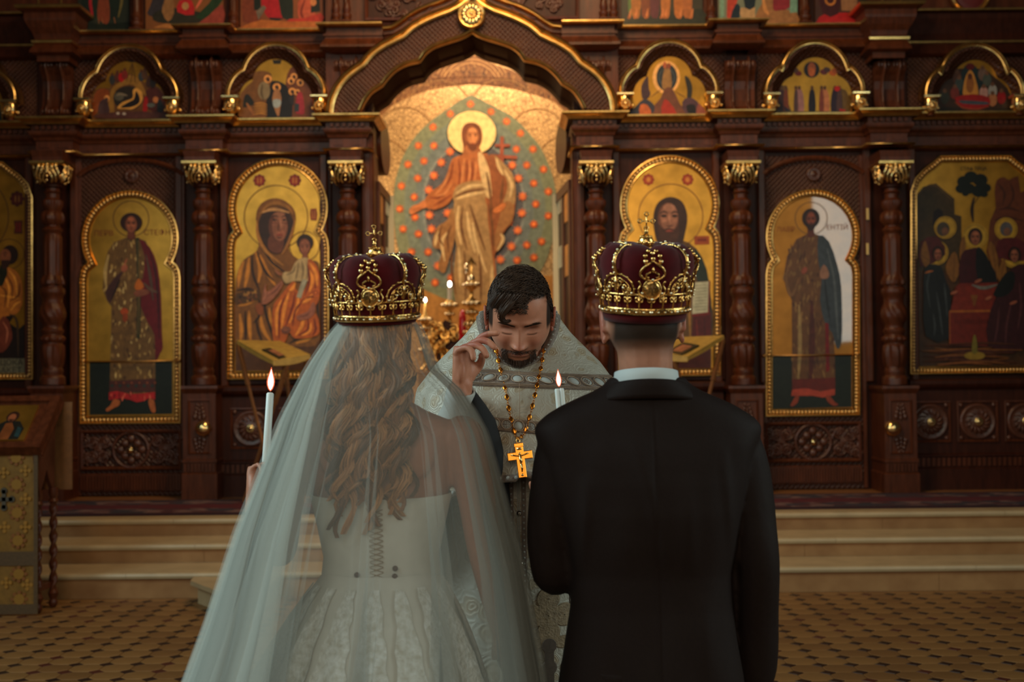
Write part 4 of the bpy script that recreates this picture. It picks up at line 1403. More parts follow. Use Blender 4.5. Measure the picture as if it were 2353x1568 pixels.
for w_ in ([(930, 600), (900, 520), (930, 430), (960, 560)], [(1060, 600), (1120, 500), (1150, 620), (1110, 700)], [(1150, 480), (1180, 400), (1190, 520), (1160, 640)], [(1330, 480), (1360, 440), (1400, 560), (1390, 690)], [(1400, 620), (1440, 540), (1450, 680), (1410, 720)]):
    p.poly(w_, (98, 62, 22), 3); p.stroke([w_[1], w_[3]], 9, (54, 30, 12))
p.poly([(1150, 700), (1160, 520), (1220, 482), (1290, 484), (1345, 570), (1395, 690), (1280, 730)], (44, 8, 12), 2); p.poly([(1255, 490), (1295, 486), (1345, 570), (1392, 688), (1270, 706)], (11, 11, 12), 2)
p.face(1250, 412, 34, 48, (104, 60, 42), (24, 11, 9), hairw=1.35)
p.poly([(922, 610), (985, 582), (1035, 605), (1060, 690), (1092, 780), (1082, 1060), (930, 1045), (916, 800)], (15, 16, 17), 2)
for a in ([(1000, 760), (1020, 880), (1040, 1040)], [(960, 620), (940, 720), (960, 860)], [(1050, 700), (1060, 800), (1070, 920)], [(980, 900), (990, 980), (985, 1040)]):
    p.stroke(a, 12, (44, 48, 50))
p.stroke([(925, 640), (950, 630), (980, 625)], 12, (130, 70, 28)); p.face(1008, 520, 26, 40, (100, 56, 40), (22, 11, 9), look=.4, hairw=1.4)
p.poly([(1085, 900), (1120, 730), (1150, 704), (1400, 700), (1395, 760), (1345, 885), (1330, 1110), (1085, 1100)], (82, 22, 13))
p.poly([(1130, 735), (1300, 715), (1395, 705), (1390, 740), (1340, 880), (1090, 880)], (92, 27, 15)); p.stroke([(1082, 886), (1345, 882)], 14, (124, 66, 22), taper=False); p.stroke([(1084, 886), (1086, 1100)], 9, (112, 52, 20), taper=False)
for k in range(13):
    p.stroke([(1120 + k * 17, 935), (1120 + k * 17, 965)], 5, (56, 14, 9), taper=False)
p.stroke([(1225, 715), (1300, 735), (1395, 712)], 22, (84, 80, 74)); p.poly([(1215, 780), (1265, 780), (1255, 815), (1245, 850), (1235, 850), (1228, 815)], (94, 54, 20))
p.poly([(1395, 780), (1480, 606), (1568, 582), (1610, 600), (1610, 1110), (1330, 1110), (1345, 880)], (40, 12, 16), 2); p.poly([(1360, 780), (1440, 640), (1500, 640), (1490, 740), (1430, 790)], (11, 12, 12), 2)
for a in ([(1400, 860), (1390, 980), (1370, 1090)], [(1480, 820), (1450, 960), (1440, 1090)], [(1530, 700), (1540, 850), (1520, 1000)]):
    p.stroke(a, 14, (62, 30, 32))
p.face(1498, 528, 28, 44, (98, 56, 40), (24, 12, 10), look=-.4, hairw=1.4)
for (x, y) in ((1110, 765), (1265, 690), (1330, 800), (1490, 830)):
    p.ell(x, y, 26, 10, (118, 64, 44), 10, -.4)
for k in range(16):
    y = 1105 + k * 8.5
    p.stroke([(885 + p.r.uniform(0, 200), y), (1100 + p.r.uniform(0, 200), y + p.r.uniform(-22, 22)), (1330 + p.r.uniform(0, 240), y + p.r.uniform(-8, 8))], 12, p.r.choice([(92, 52, 20), (60, 28, 12), (104, 58, 24), (50, 20, 12)]))
p.ell(1240, 1170, 68, 26, (112, 88, 26)); p.poly([(1222, 1150), (1228, 1060), (1240, 1035), (1252, 1060), (1258, 1150)], (88, 78, 26), 2)
p.build('painted_scene', pn)
text_mesh('СТАѦ ТРЦА', 2237, 388, 8, YI - .019, M['ink_dark'], pn)

# ------------------------------------------------------------------ seated evangelist icon at the frame's edge
octl = [(x - 2308, y + 15) for x, y in octg]
te, pn = icon_base('gold-ground icon of a seated evangelist with a grey name label, octagonal beaded frame', octl, -70, .070)
p = Painter(YI - .0145, seed=9, tf=lambda q: (q[0] / 2.8, 400 + q[1] / 2.8))
p.ring(-210, 270, 262, 268, (60, 34, 14), 48)
for k in range(8):
    p.ell(110 + 32 * cos(k * pi / 4), 160 + 36 * sin(k * pi / 4), 16, 16, (58, 20, 12), 8)
p.ell(110, 160, 34, 38, (70, 18, 12)); p.stroke([(100, 140), (100, 180)], 8, (120, 74, 28), taper=False); p.stroke([(122, 140), (122, 180)], 8, (120, 74, 28), taper=False)
p.poly([(90, 300), (146, 300), (142, 345), (146, 385), (90, 385), (96, 345)], (62, 22, 12)); p.stroke([(108, 315), (110, 370)], 9, (98, 20, 16), taper=False); p.stroke([(128, 315), (128, 370)], 9, (98, 20, 16), taper=False)
p.ring(60, 515, 94, 98, (70, 42, 16), 40)
p.poly([(-300, 1190), (-300, 800), (-120, 640), (0, 610), (60, 604), (118, 640), (146, 720), (140, 860), (100, 900), (60, 960), (120, 1000), (165, 960), (165, 1190)], (24, 12, 10))
p.poly([(-60, 700), (0, 640), (55, 600), (118, 640), (146, 720), (142, 850), (100, 905), (40, 915), (0, 960), (-60, 980)], (146, 84, 28), 2)
for a in ([(60, 620), (100, 680), (110, 780)], [(30, 660), (60, 740), (50, 860)], [(0, 780), (60, 790), (120, 800)], [(70, 880), (100, 840), (135, 820)]):
    p.stroke(a, 13, (192, 124, 46))
for a in ([(40, 640), (80, 720), (80, 800)], [(0, 720), (40, 760), (30, 860)], [(130, 700), (120, 780), (60, 820)]):
    p.stroke(a, 10, (80, 40, 14))
p.poly([(0, 940), (40, 920), (70, 980), (80, 1060), (40, 1130), (0, 1150), (-40, 1100)], (92, 40, 26), 2)
p.stroke([(20, 950), (50, 1010), (40, 1090)], 12, (150, 84, 60)); p.stroke([(60, 900), (110, 950), (120, 1180)], 14, (58, 40, 26))
p.poly([(0, 600), (20, 570), (46, 590), (50, 640), (20, 720), (-10, 720)], (22, 24, 14))
p.ell(66, 520, 52, 62, (30, 14, 10)); p.ell(36, 530, 36, 48, (104, 58, 36)); p.poly([(10, 560), (40, 555), (66, 560), (50, 606), (20, 610)], (40, 20, 14), 2)
p.stroke([(20, 515), (34, 508), (50, 514)], 6, (34, 16, 12)); p.ell(34, 524, 9, 4, (30, 15, 11), 8)
p.build('painted_scene', pn)
q = XZ([(-150, 825), (64, 824), (64, 860), (-150, 862)], YI - .018)
pl_ = MB().prism(ccw(q), YI - .0265, YI - .020).build('name_label', M['plate'], pn)
text_mesh('АЦОКА', 20, 834, 14, YI - .0275, M['ink_dark'], pl_)
text_mesh('БАКЕТ', 20, 852, 14, YI - .0275, M['ink_dark'], pl_)
# ================================================================== gables, great arch, upper tier, mural, altar
def trefoil(cx, base, top, s=1.0):
    """outer and inner outlines (photo positions) of a three-lobed gable, left foot to right foot"""
    def mk(w, yf, lob, c, R, a):
        left = catmull([(cx - w * s, yf, 0)] + [(cx + x * s, y, 0) for x, y in lob], 5)
        left = [(v.x, v.y) for v in left]
        up = arc(cx, c, R * s, 180 - a, a, 22, R)
        right = [(2 * cx - x, y) for x, y in left][::-1]
        return left[:-1] + up + right[1:]
    b = base
    o = mk(117, b - 42, [(-115, b - 66), (-106, b - 88), (-93, b - 104), (-79, b - 114)], top + 82.5, 82.5, 16.2)
    i = mk(84, b - 42, [(-81, b - 56), (-73, b - 71), (-62, b - 81), (-50, b - 86)], top + 42 + 52, 52, 17)
    return o, i

GB = [(-78, 278, 105, 'gable0'), (295, 272, 99, 'nativity'), (633, 267, 94, 'river'), (1538, 260, 88, 'oval'), (1873, 260, 90, 'ascend'), (2240, 265, 96, 'bier')]
GLAB = {'gable0': 'three-lobed gilded gable icon above the seated evangelist icon', 'nativity': 'three-lobed gilded gable icon with a manger scene on a gold ground',
        'river': 'three-lobed gilded gable icon with haloed figures beside a dark river', 'oval': 'three-lobed gilded gable icon with a figure in a blue oval above a mountain',
        'ascend': 'three-lobed gilded gable icon with a dark roundel above a row of standing figures', 'bier': 'three-lobed gilded gable icon with a red bier and a golden almond shape'}
YG0, YG1 = 10.80, 10.92
gold_g = M['gold_leaf']
for (cx, base, top, key) in GB:
    o, i = trefoil(cx, base, top)
    o, i = roll_fix(o, cx), roll_fix(i, cx)
    O, I = XZ(o, YG0), XZ(i, YG1)
    foot = P(cx, base, YG1)
    t = thing('gable_icon', GLAB[key], 'icon', (foot.x, YG1, foot.z), 'gabled icons over the large icons')
    gm = MB().sweep(O, [(-.004, YG1 + .03), (-.004, YG0 + .01), (.004, YG0 - .012), (.016, YG0 - .018), (.027, YG0 - .010), (.03, YG0 + .004), (.038, YG0 + .006), (.04, YG0 + .02)], closed=False, side=-1)
    gm.build('gilded_moulding', M['gold'], t, smooth=60)
    mid = [((a[0] * .55 + b[0] * .45), (a[1] * .55 + b[1] * .45)) for a, b in zip(O, I)]
    bd = MB()
    ob = [((a[0] * .88 + b[0] * .12), (a[1] * .88 + b[1] * .12)) for a, b in zip(O, I)]
    bd.grid([[(x, YG0 + .012, z) for x, z in ob], [(x, YG0 + .016, z) for x, z in mid], [(x, YG0 + .045, z) for x, z in [((a[0] * .5 + b[0] * .5), (a[1] * .5 + b[1] * .5)) for a, b in zip(O, I)]], [(x, YG1 - .02, z) for x, z in [((a[0] * .12 + b[0] * .88), (a[1] * .12 + b[1] * .88)) for a, b in zip(O, I)]], [(x, YG1, z) for x, z in I]], flip=True)
    bd.build('carved_band', M['lattice'], t, smooth=60)
    I2 = [(x, z) for x, z in I]
    zb = P(cx, base, YG1).z
    pnl = I2 + [(I2[-1][0], zb), (I2[0][0], zb)]
    pn = MB().prism(ccw(pnl), YG1 - .001, YG1 + .02).build('icon_panel', gold_g, t)
    for sg in (-1, 1):
        px = cx + sg * 102
        yy = base - .0098 * (px - cx)
        yc = 10.83
        s = 1 / PXM(yc)
        c0 = P(px, yy - 30, yc)
        zf = lambda y: P(px, yy + y, yc).z
        cap = MB().plan_sweep([(c0.x - 18 * s, yc + .06), (c0.x - 18 * s, yc - 16 * s), (c0.x + 18 * s, yc - 16 * s), (c0.x + 18 * s, yc + .06)], [(-.015, zf(-36)), (0, zf(-38)), (.004, zf(-42)), (.004, zf(-45)), (-.06, zf(-45.2))])
        cap.lathe(c0.x, yc, [(6 * s, zf(-4)), (13 * s, zf(-9)), (17 * s, zf(-18)), (17.5 * s, zf(-28)), (16 * s, zf(-37))], 20, lambda a, z, ii: 1 + .05 * cos(8 * a))
        for q in range(10):
            an = 2 * pi * q / 10
            cap.ball((c0.x + 9.5 * s * cos(an), yc - 17 * s, zf(-20) + 9.5 * s * sin(an)), 3.1 * s, 6, 4)
        cap.ball((c0.x, yc - 17 * s, zf(-20)), 6 * s, 10, 6)
        cap.ball((c0.x + 18 * s, yc, zf(-18)), 4 * s, 8, 5).ball((c0.x - 18 * s, yc, zf(-18)), 4 * s, 8, 5)
        cap.build('gilded_capital', M['gold_bright'], t, smooth=50)
        MB().lathe(c0.x, yc, [(10 * s, zf(1)), (9 * s, zf(-2)), (6 * s, zf(-5))], 14).build('capital_foot', M['wood'], t, smooth=True)
    # ---- painting
    K = 5.227
    if key == 'nativity':
        p = Painter(YG1 - .0015, .0002, seed=11, tf=lambda q: (q[0] / K, q[1] / K))
        p.poly([(1110, 1420), (1120, 1150), (1180, 1060), (1320, 1060), (1330, 1000), (1480, 960), (1560, 880), (1640, 940), (1760, 1000), (1900, 1040), (2010, 1180), (2020, 1420)], (84, 52, 24), 2)
        p.poly([(1115, 1400), (1130, 1150), (1200, 1070), (1300, 1080), (1310, 1200), (1200, 1300)], (112, 52, 18), 2)
        p.poly([(1750, 1100), (1850, 1040), (1960, 1130), (2010, 1240), (2010, 1400), (1760, 1300)], (60, 24, 22), 2)
        p.poly([(1300, 1370), (1330, 1090), (1420, 1000), (1560, 900), (1690, 980), (1760, 1150), (1700, 1120), (1600, 1020), (1480, 1030), (1390, 1090), (1370, 1250), (1370, 1370)], (122, 86, 34), 2)
        p.ell(1540, 1180, 180, 145, (34, 27, 23)); p.ell(1430, 1160, 60, 50, (70, 66, 56)); p.stroke([(1400, 1150), (1450, 1130), (1530, 1150)], 30, (104, 92, 76))
        p.poly([(1410, 1300), (1470, 1230), (1590, 1180), (1596, 1090), (1640, 1058), (1706, 1110), (1706, 1220), (1600, 1310), (1500, 1310)], (176, 126, 58), 3)
        p.poly([(1450, 1290), (1550, 1225), (1610, 1190), (1635, 1095), (1680, 1180), (1660, 1250), (1560, 1290)], (20, 14, 17), 3)
        p.ell(1285, 1185, 36, 40, (180, 120, 64)); p.ell(1278, 1200, 24, 28, (60, 40, 36)); p.poly([(1185, 1360), (1200, 1230), (1260, 1190), (1300, 1250), (1312, 1360)], (56, 36, 40), 3)
        p.poly([(1715, 1350), (1735, 1170), (1775, 1180), (1765, 1350)], (126, 16, 20), 2); p.ell(1870, 1200, 34, 40, (150, 92, 54)); p.ell(1815, 1265, 50, 26, (70, 74, 72)); p.poly([(1890, 1340), (1900, 1200), (1950, 1230), (1960, 1340)], (20, 26, 34), 3)
        for (x, y, c) in ((1350, 960, (40, 40, 42)), (1410, 930, (70, 34, 26)), (1460, 930, (140, 16, 20)), (1500, 900, (104, 30, 24)), (1700, 920, (40, 46, 52)), (1740, 900, (70, 44, 30)), (1790, 990, (52, 30, 26)), (1840, 1000, (32, 26, 28))):
            p.ell(x, y, 36, 60, c, 12); p.ell(x, y - 66, 16, 18, (70, 34, 22), 10)
        for dx in (-60, 0, 50):
            p.stroke([(1590, 755), (1590 + dx * .5, 850), (1580 + dx, 990)], 10, (74, 52, 24))
        p.ell(1590, 725, 60, 22, (24, 14, 10))
        p.poly([(1180, 1420), (1200, 1370), (1500, 1345), (1900, 1350), (2010, 1420)], (66, 36, 34), 2); p.ell(1420, 1365, 20, 16, (150, 140, 130)); p.ell(1495, 1370, 22, 16, (150, 140, 130))
    elif key == 'river':
        p = Painter(YG1 - .0015, .0002, seed=12, tf=lambda q: (400 + q[0] / K, q[1] / K))
        p.poly([(780, 1400), (800, 1120), (940, 980), (960, 880), (1040, 850), (1140, 870), (1180, 960), (1150, 1400)], (96, 60, 26), 2)
        p.poly([(1180, 720), (1290, 720), (1280, 770), (1195, 770)], (22, 18, 14))
        p.poly([(1340, 1000), (1390, 830), (1460, 810), (1600, 930), (1680, 1100), (1680, 1400), (1380, 1400)], (86, 44, 22), 2)
        p.poly([(1105, 1400), (1145, 1060), (1190, 970), (1310, 1000), (1380, 1090), (1420, 1400)], (17, 14, 17), 2)
        p.ell(1080, 1090, 74, 110, (112, 96, 70)); p.stroke([(1060, 1010), (1050, 1120), (1080, 1210)], 24, (74, 58, 38))
        for (x, y, r) in ((1125, 948, 48), (1234, 1048, 48), (1405, 972, 42), (1440, 920, 40), (1515, 992, 42), (1420, 1100, 44), (1480, 1110, 36)):
            p.ring(x, y, r * .5, r, (196, 134, 72), 24); p.ell(x + 6, y + 10, r * .45, r * .55, (52, 30, 20), 10)
        p.poly([(1180, 1180), (1210, 1080), (1260, 1080), (1290, 1180), (1275, 1300), (1262, 1390), (1240, 1390), (1200, 1290)], (134, 92, 60), 2); p.poly([(1190, 1200), (1280, 1200), (1278, 1270), (1235, 1300), (1195, 1280)], (130, 138, 140), 2)
        p.poly([(830, 1290), (850, 1150), (900, 1140), (970, 1250), (900, 1270)], (24, 24, 22), 2)
        p.poly([(1460, 1340), (1480, 1130), (1540, 1120), (1570, 1360), (1500, 1370)], (130, 32, 44), 2); p.poly([(1445, 1340), (1450, 1240), (1505, 1250), (1500, 1345)], (34, 40, 46)); p.poly([(1380, 1180), (1440, 1130), (1440, 1260), (1400, 1250)], (30, 26, 30), 2)
        p.stroke([(870, 1240), (930, 1330), (960, 1390)], 40, (124, 78, 40))
        for k in range(5):
            p.stroke([(960, 1250 + k * 32), (1050, 1240 + k * 30), (1120, 1262 + k * 30)], 20, (152, 104, 44))
    elif key == 'oval':
        p = Painter(YG1 - .0015, .0002, seed=13, tf=lambda q: (1380 + q[0] / K, q[1] / K))
        p.ell(790, 930, 165, 200, (206, 150, 84)); p.ell(795, 930, 126, 166, (34, 38, 42)); p.ring(795, 930, 90, 100, (56, 62, 66), 28)
        p.poly([(740, 1060), (760, 850), (800, 790), (840, 860), (850, 1060)], (130, 92, 48), 3); p.ell(800, 800, 30, 34, (110, 62, 40)); p.ell(770, 780, 20, 40, (150, 70, 40)); p.ell(825, 790, 16, 36, (120, 50, 30))
        p.poly([(600, 1380), (720, 1180), (770, 1070), (840, 1050), (900, 1130), (960, 1260), (1080, 1380)], (92, 52, 34), 2); p.poly([(730, 1380), (760, 1200), (820, 1220), (920, 1380)], (138, 34, 20), 2)
        p.poly([(500, 1180), (490, 1040), (540, 940), (570, 920), (580, 1060), (600, 1130), (560, 1190)], (52, 30, 36), 3); p.poly([(350, 1380), (430, 1270), (520, 1190), (600, 1220), (650, 1290), (600, 1380)], (40, 40, 52), 2); p.poly([(470, 1370), (480, 1260), (560, 1260), (610, 1370)], (158, 78, 34), 2)
        p.poly([(1010, 920), (1060, 940), (1100, 1040), (1090, 1170), (1040, 1180), (1040, 1080)], (34, 30, 24), 3); p.poly([(980, 1230), (1060, 1170), (1160, 1220), (1250, 1380), (1030, 1380)], (66, 42, 50), 2); p.poly([(1030, 1270), (1130, 1260), (1140, 1370), (1060, 1370)], (18, 14, 18), 2); p.poly([(1150, 1380), (1180, 1240), (1280, 1380)], (118, 62, 50), 2)
        p.stroke([(600, 1170), (680, 1110), (720, 1080)], 12, (104, 64, 26)); p.stroke([(900, 1100), (960, 1140), (1020, 1170)], 12, (104, 64, 26))
    elif key == 'ascend':
        K2 = 3.92
        p = Painter(YG1 - .0015, .0002, seed=14, tf=lambda q: (1760 + q[0] / K2, q[1] / K2))
        p.poly([(100, 1025), (100, 800), (160, 770), (200, 800), (230, 1000), (640, 1000), (600, 800), (690, 800), (740, 850), (745, 1025)], (80, 58, 24), 2)
        p.ell(412, 628, 72, 74, (20, 18, 22)); p.ell(412, 620, 36, 58, (112, 58, 34)); p.ell(412, 650, 30, 40, (140, 70, 34))
        for (x, y, c) in ((290, 660, (76, 16, 20)), (260, 630, (60, 36, 26)), (520, 650, (76, 30, 34)), (550, 630, (50, 34, 36)), (600, 660, (150, 70, 24)), (625, 640, (120, 56, 24))):
            p.ell(x, y, 34, 24, c, 12, .3)
        for (x, w, c) in ((140, 34, (40, 20, 26)), (180, 22, (90, 40, 24)), (300, 40, (122, 84, 84)), (270, 18, (60, 40, 40)), (415, 30, (18, 14, 24)), (530, 40, (150, 92, 60)), (500, 20, (96, 44, 34)), (620, 34, (30, 18, 34)), (660, 24, (60, 40, 40))):
            p.poly([(x - w, 1020), (x - w * .9, 860), (x - w * .3, 800), (x + w * .3, 800), (x + w * .9, 860), (x + w, 1020)], c, 2); p.ell(x, 792, 14, 20, (70, 44, 26), 10)
        p.ell(640, 800, 26, 24, (150, 16, 18)); p.poly([(180, 1020), (160, 960), (210, 990), (220, 1020)], (28, 26, 44)); p.poly([(660, 980), (715, 990), (715, 1015), (660, 1010)], (140, 26, 24)); p.poly([(100, 1005), (745, 1005), (745, 1025), (100, 1025)], (70, 62, 26))
    elif key == 'bier':
        K2 = 3.92
        p = Painter(YG1 - .0015, .0002, seed=15, tf=lambda q: (1760 + q[0] / K2, q[1] / K2), gain=1.4)
        p.poly([(1560, 1045), (1560, 800), (1640, 690), (1700, 640), (1720, 620), (1960, 620), (2040, 680), (2140, 760), (2200, 850), (2200, 1045)], (46, 28, 18), 2)
        p.poly([(1740, 850), (1760, 650), (1840, 570), (1930, 660), (1960, 850)], (22, 34, 36), 2); p.ell(1840, 600, 40, 30, (74, 12, 14)); p.poly([(1780, 880), (1790, 720), (1840, 630), (1890, 720), (1910, 880)], (166, 110, 44), 3); p.ell(1838, 760, 36, 80, (120, 70, 30)); p.ell(1838, 690, 22, 28, (70, 34, 22))
        for (x, y, c) in ((1720, 700, (70, 40, 28)), (1740, 760, (46, 54, 52)), (1950, 670, (92, 70, 60)), (1990, 720, (60, 64, 56)), (1610, 880, (36, 38, 32)), (1700, 840, (92, 34, 28)), (2040, 820, (128, 124, 118)), (2040, 900, (142, 88, 54)), (2120, 880, (122, 14, 18)), (1960, 840, (150, 110, 100))):
            p.ell(x, y, 40, 60, c, 14); p.ell(x, y - 60, 18, 20, (88, 56, 38), 10)
        p.poly([(1700, 880), (1860, 850), (2010, 880), (2000, 960), (1900, 985), (1760, 960)], (124, 18, 18), 2); p.poly([(1750, 905), (1990, 920), (1980, 945), (1770, 935)], (54, 60, 68), 2); p.stroke([(1700, 920), (1780, 975), (1900, 985), (2010, 960)], 14, (130, 56, 30))
        p.poly([(1560, 985), (1660, 965), (1900, 995), (2200, 975), (2200, 1045), (1560, 1045)], (30, 22, 14), 2)
    else:
        p = Painter(YG1 - .0015, .0002, seed=16)
        p.poly([(-160, 275), (-160, 250), (0, 240), (5, 277)], (22, 34, 36))
        p.poly([(-140, 275), (-120, 200), (-78, 160), (-40, 200), (-30, 275)], (96, 40, 24), 2)
    p.build('painted_scene', pn)

# ------------------------------------------------------------------ the great ogee arch over the royal doorway
AX = 1084.5

def both(pts):
    """left half (photo, level about AX) -> full polyline"""
    r = [(2 * AX - x, y) for x, y in pts[::-1]]
    if abs(pts[-1][0] - AX) < .6:
        r = r[1:]
    return roll_fix([(x, y) for x, y in pts + r], AX)

def lobes(ls, n=7):
    out = []
    for k, l in enumerate(ls):
        c = [(v.x, v.y) for v in catmull([(a, b, 0) for a, b in l], n)]
        out += c if k == 0 else c[1:]
    return out

dyl = 3.3      # levelling: the left foot sits lower in the photograph
outer = lobes([[(752, 255), (757, 225), (772, 193), (796, 165), (829, 141)], [(829, 141), (850, 117), (876, 98), (900, 86), (922, 75)], [(922, 75), (945, 55), (972, 40), (1002, 27), (1030, 17)], [(1030, 17), (1055, 3), (1073, -14), (AX, -34)]])
inner = lobes([[(825, 252), (836, 229), (852, 208), (876, 192)], [(876, 192), (890, 174), (907, 158), (930, 145), (963, 137)], [(963, 137), (976, 119), (994, 106), (1012, 99), (1030, 93)], [(1030, 93), (1050, 87), (1068, 80), (AX, 70)]])
YA = 10.72
ob, ib = both(outer), both(inner)
OW, IW = XZ(ob, YA), XZ(ib, YA)
ta = thing('trim_7', 'great ogee arch with gilded mouldings over the royal doorway', 'arch', (P(AX, 255, YA).x, YA, P(AX, 255, YA).z), kind='structure')
n_ = 160

def rs_n(poly, n):
    pts = [Vector(q) for q in poly]
    L = [0]
    for a, b in zip(pts[:-1], pts[1:]):
        L.append(L[-1] + (b - a).length)
    out, k = [], 0
    for i in range(n + 1):
        t = L[-1] * i / n
        while k < len(L) - 2 and L[k + 1] < t:
            k += 1
        out.append(pts[k].lerp(pts[k + 1], (t - L[k]) / max(1e-9, L[k + 1] - L[k])))
    return [(v.x, v.y) for v in out]

A_, B_2 = rs_n(OW, n_), rs_n(IW, n_)
MB().ring_prism(A_, B_2, YA + .02, YA + .2).build('arch_face', M['lattice'], ta)
MB().sweep(OW, [(-.02, YA + .2), (-.02, YA + .02), (-.014, YA - .03), (.004, YA - .045), (.02, YA - .035), (.026, YA - .01), (.036, YA - .01), (.044, YA - .025), (.056, YA - .02), (.06, YA + .03)], closed=False, side=-1).build('gilded_moulding', M['gold'], ta, smooth=60)
MB().sweep(IW, [(-.022, YA + .03), (-.02, YA - .012), (-.006, YA - .028), (.008, YA - .022), (.014, YA), (.014, YA + .06)], closed=False, side=-1).build('gilded_inner_moulding', M['gold'], ta, smooth=60)
sf = MB()
sf.grid([[(x, YA + .02, z) for x, z in IW], [(x, YA + .12, z + .004) for x, z in IW], [(x, YA + .14, z - .012) for x, z in IW], [(x, YA + .5, z - .012) for x, z in IW], [(x, YA + .52, z - .03) for x, z in IW], [(x, YA + .72, z - .03) for x, z in IW], [(x, YA + .72, z + .4) for x, z in IW]], flip=False)
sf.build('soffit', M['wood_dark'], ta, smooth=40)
ztopw = ZC(-170, 10.80)
lft, rgt = P(752, 255, 10.80), P(1418, 255, 10.80)
OW2 = XZ(ob, 10.80)
fill = [(lft.x - .02, ztopw)] + [(lft.x - .02, OW2[0][1])] + OW2 + [(rgt.x + .02, OW2[-1][1]), (rgt.x + .02, ztopw)]
MB().prism(ccw(fill), 10.86, 11.1).build('spandrel', M['wood'], ta)
up = lobes([[(878, 59), (897, 57)], [(897, 57), (912, 49), (930, 36), (950, 23), (975, 11), (1004, 1)], [(1004, 1), (1040, -14), (1065, -32), (AX, -62)]])
UW = XZ(both(up), 10.76)
MB().sweep(UW, [(-.012, 10.9), (-.012, 10.77), (0, 10.75), (.02, 10.745), (.03, 10.76), (.032, 10.9)], closed=False, side=-1).build('gilded_ogee', M['gold'], ta, smooth=60)
MB().sweep(UW, [(.032, 10.80), (.06, 10.80), (.07, 10.83), (.10, 10.84), (.11, 10.88)], closed=False, side=-1).build('ogee_frieze', M['wood'], ta)
c = P(1083, 33, 10.66)
rs = MB().disc_y((c.x, 10.70, c.z), [(.125, 0), (.125, -.03), (.112, -.05), (.095, -.045)], 40)
rs.disc_y((c.x, 10.70, c.z), [(.095, -.04), (.09, -.05), (.05, -.055), (.04, -.045), (.001, -.045)], 40)
ro = rs.build('rosette', M['gold'], ta, smooth=40)
for k in range(14):
    an = 2 * pi * k / 14
    MB().ball((c.x + .068 * cos(an), 10.70 - .055, c.z + .068 * sin(an)), .017, 8, 6, (1 + .9 * abs(cos(an)), .8, 1 + .9 * abs(sin(an)))).build('petal', M['gold_bright'], ro, smooth=True)
MB().ball((c.x, 10.70 - .06, c.z), .02, 12, 8).disc_y((c.x, 10.70, c.z), [(.04, -.05), (.036, -.066), (.028, -.066), (.024, -.05)], 24).build('rosette_centre', M['gold_bright'], ro, smooth=True)

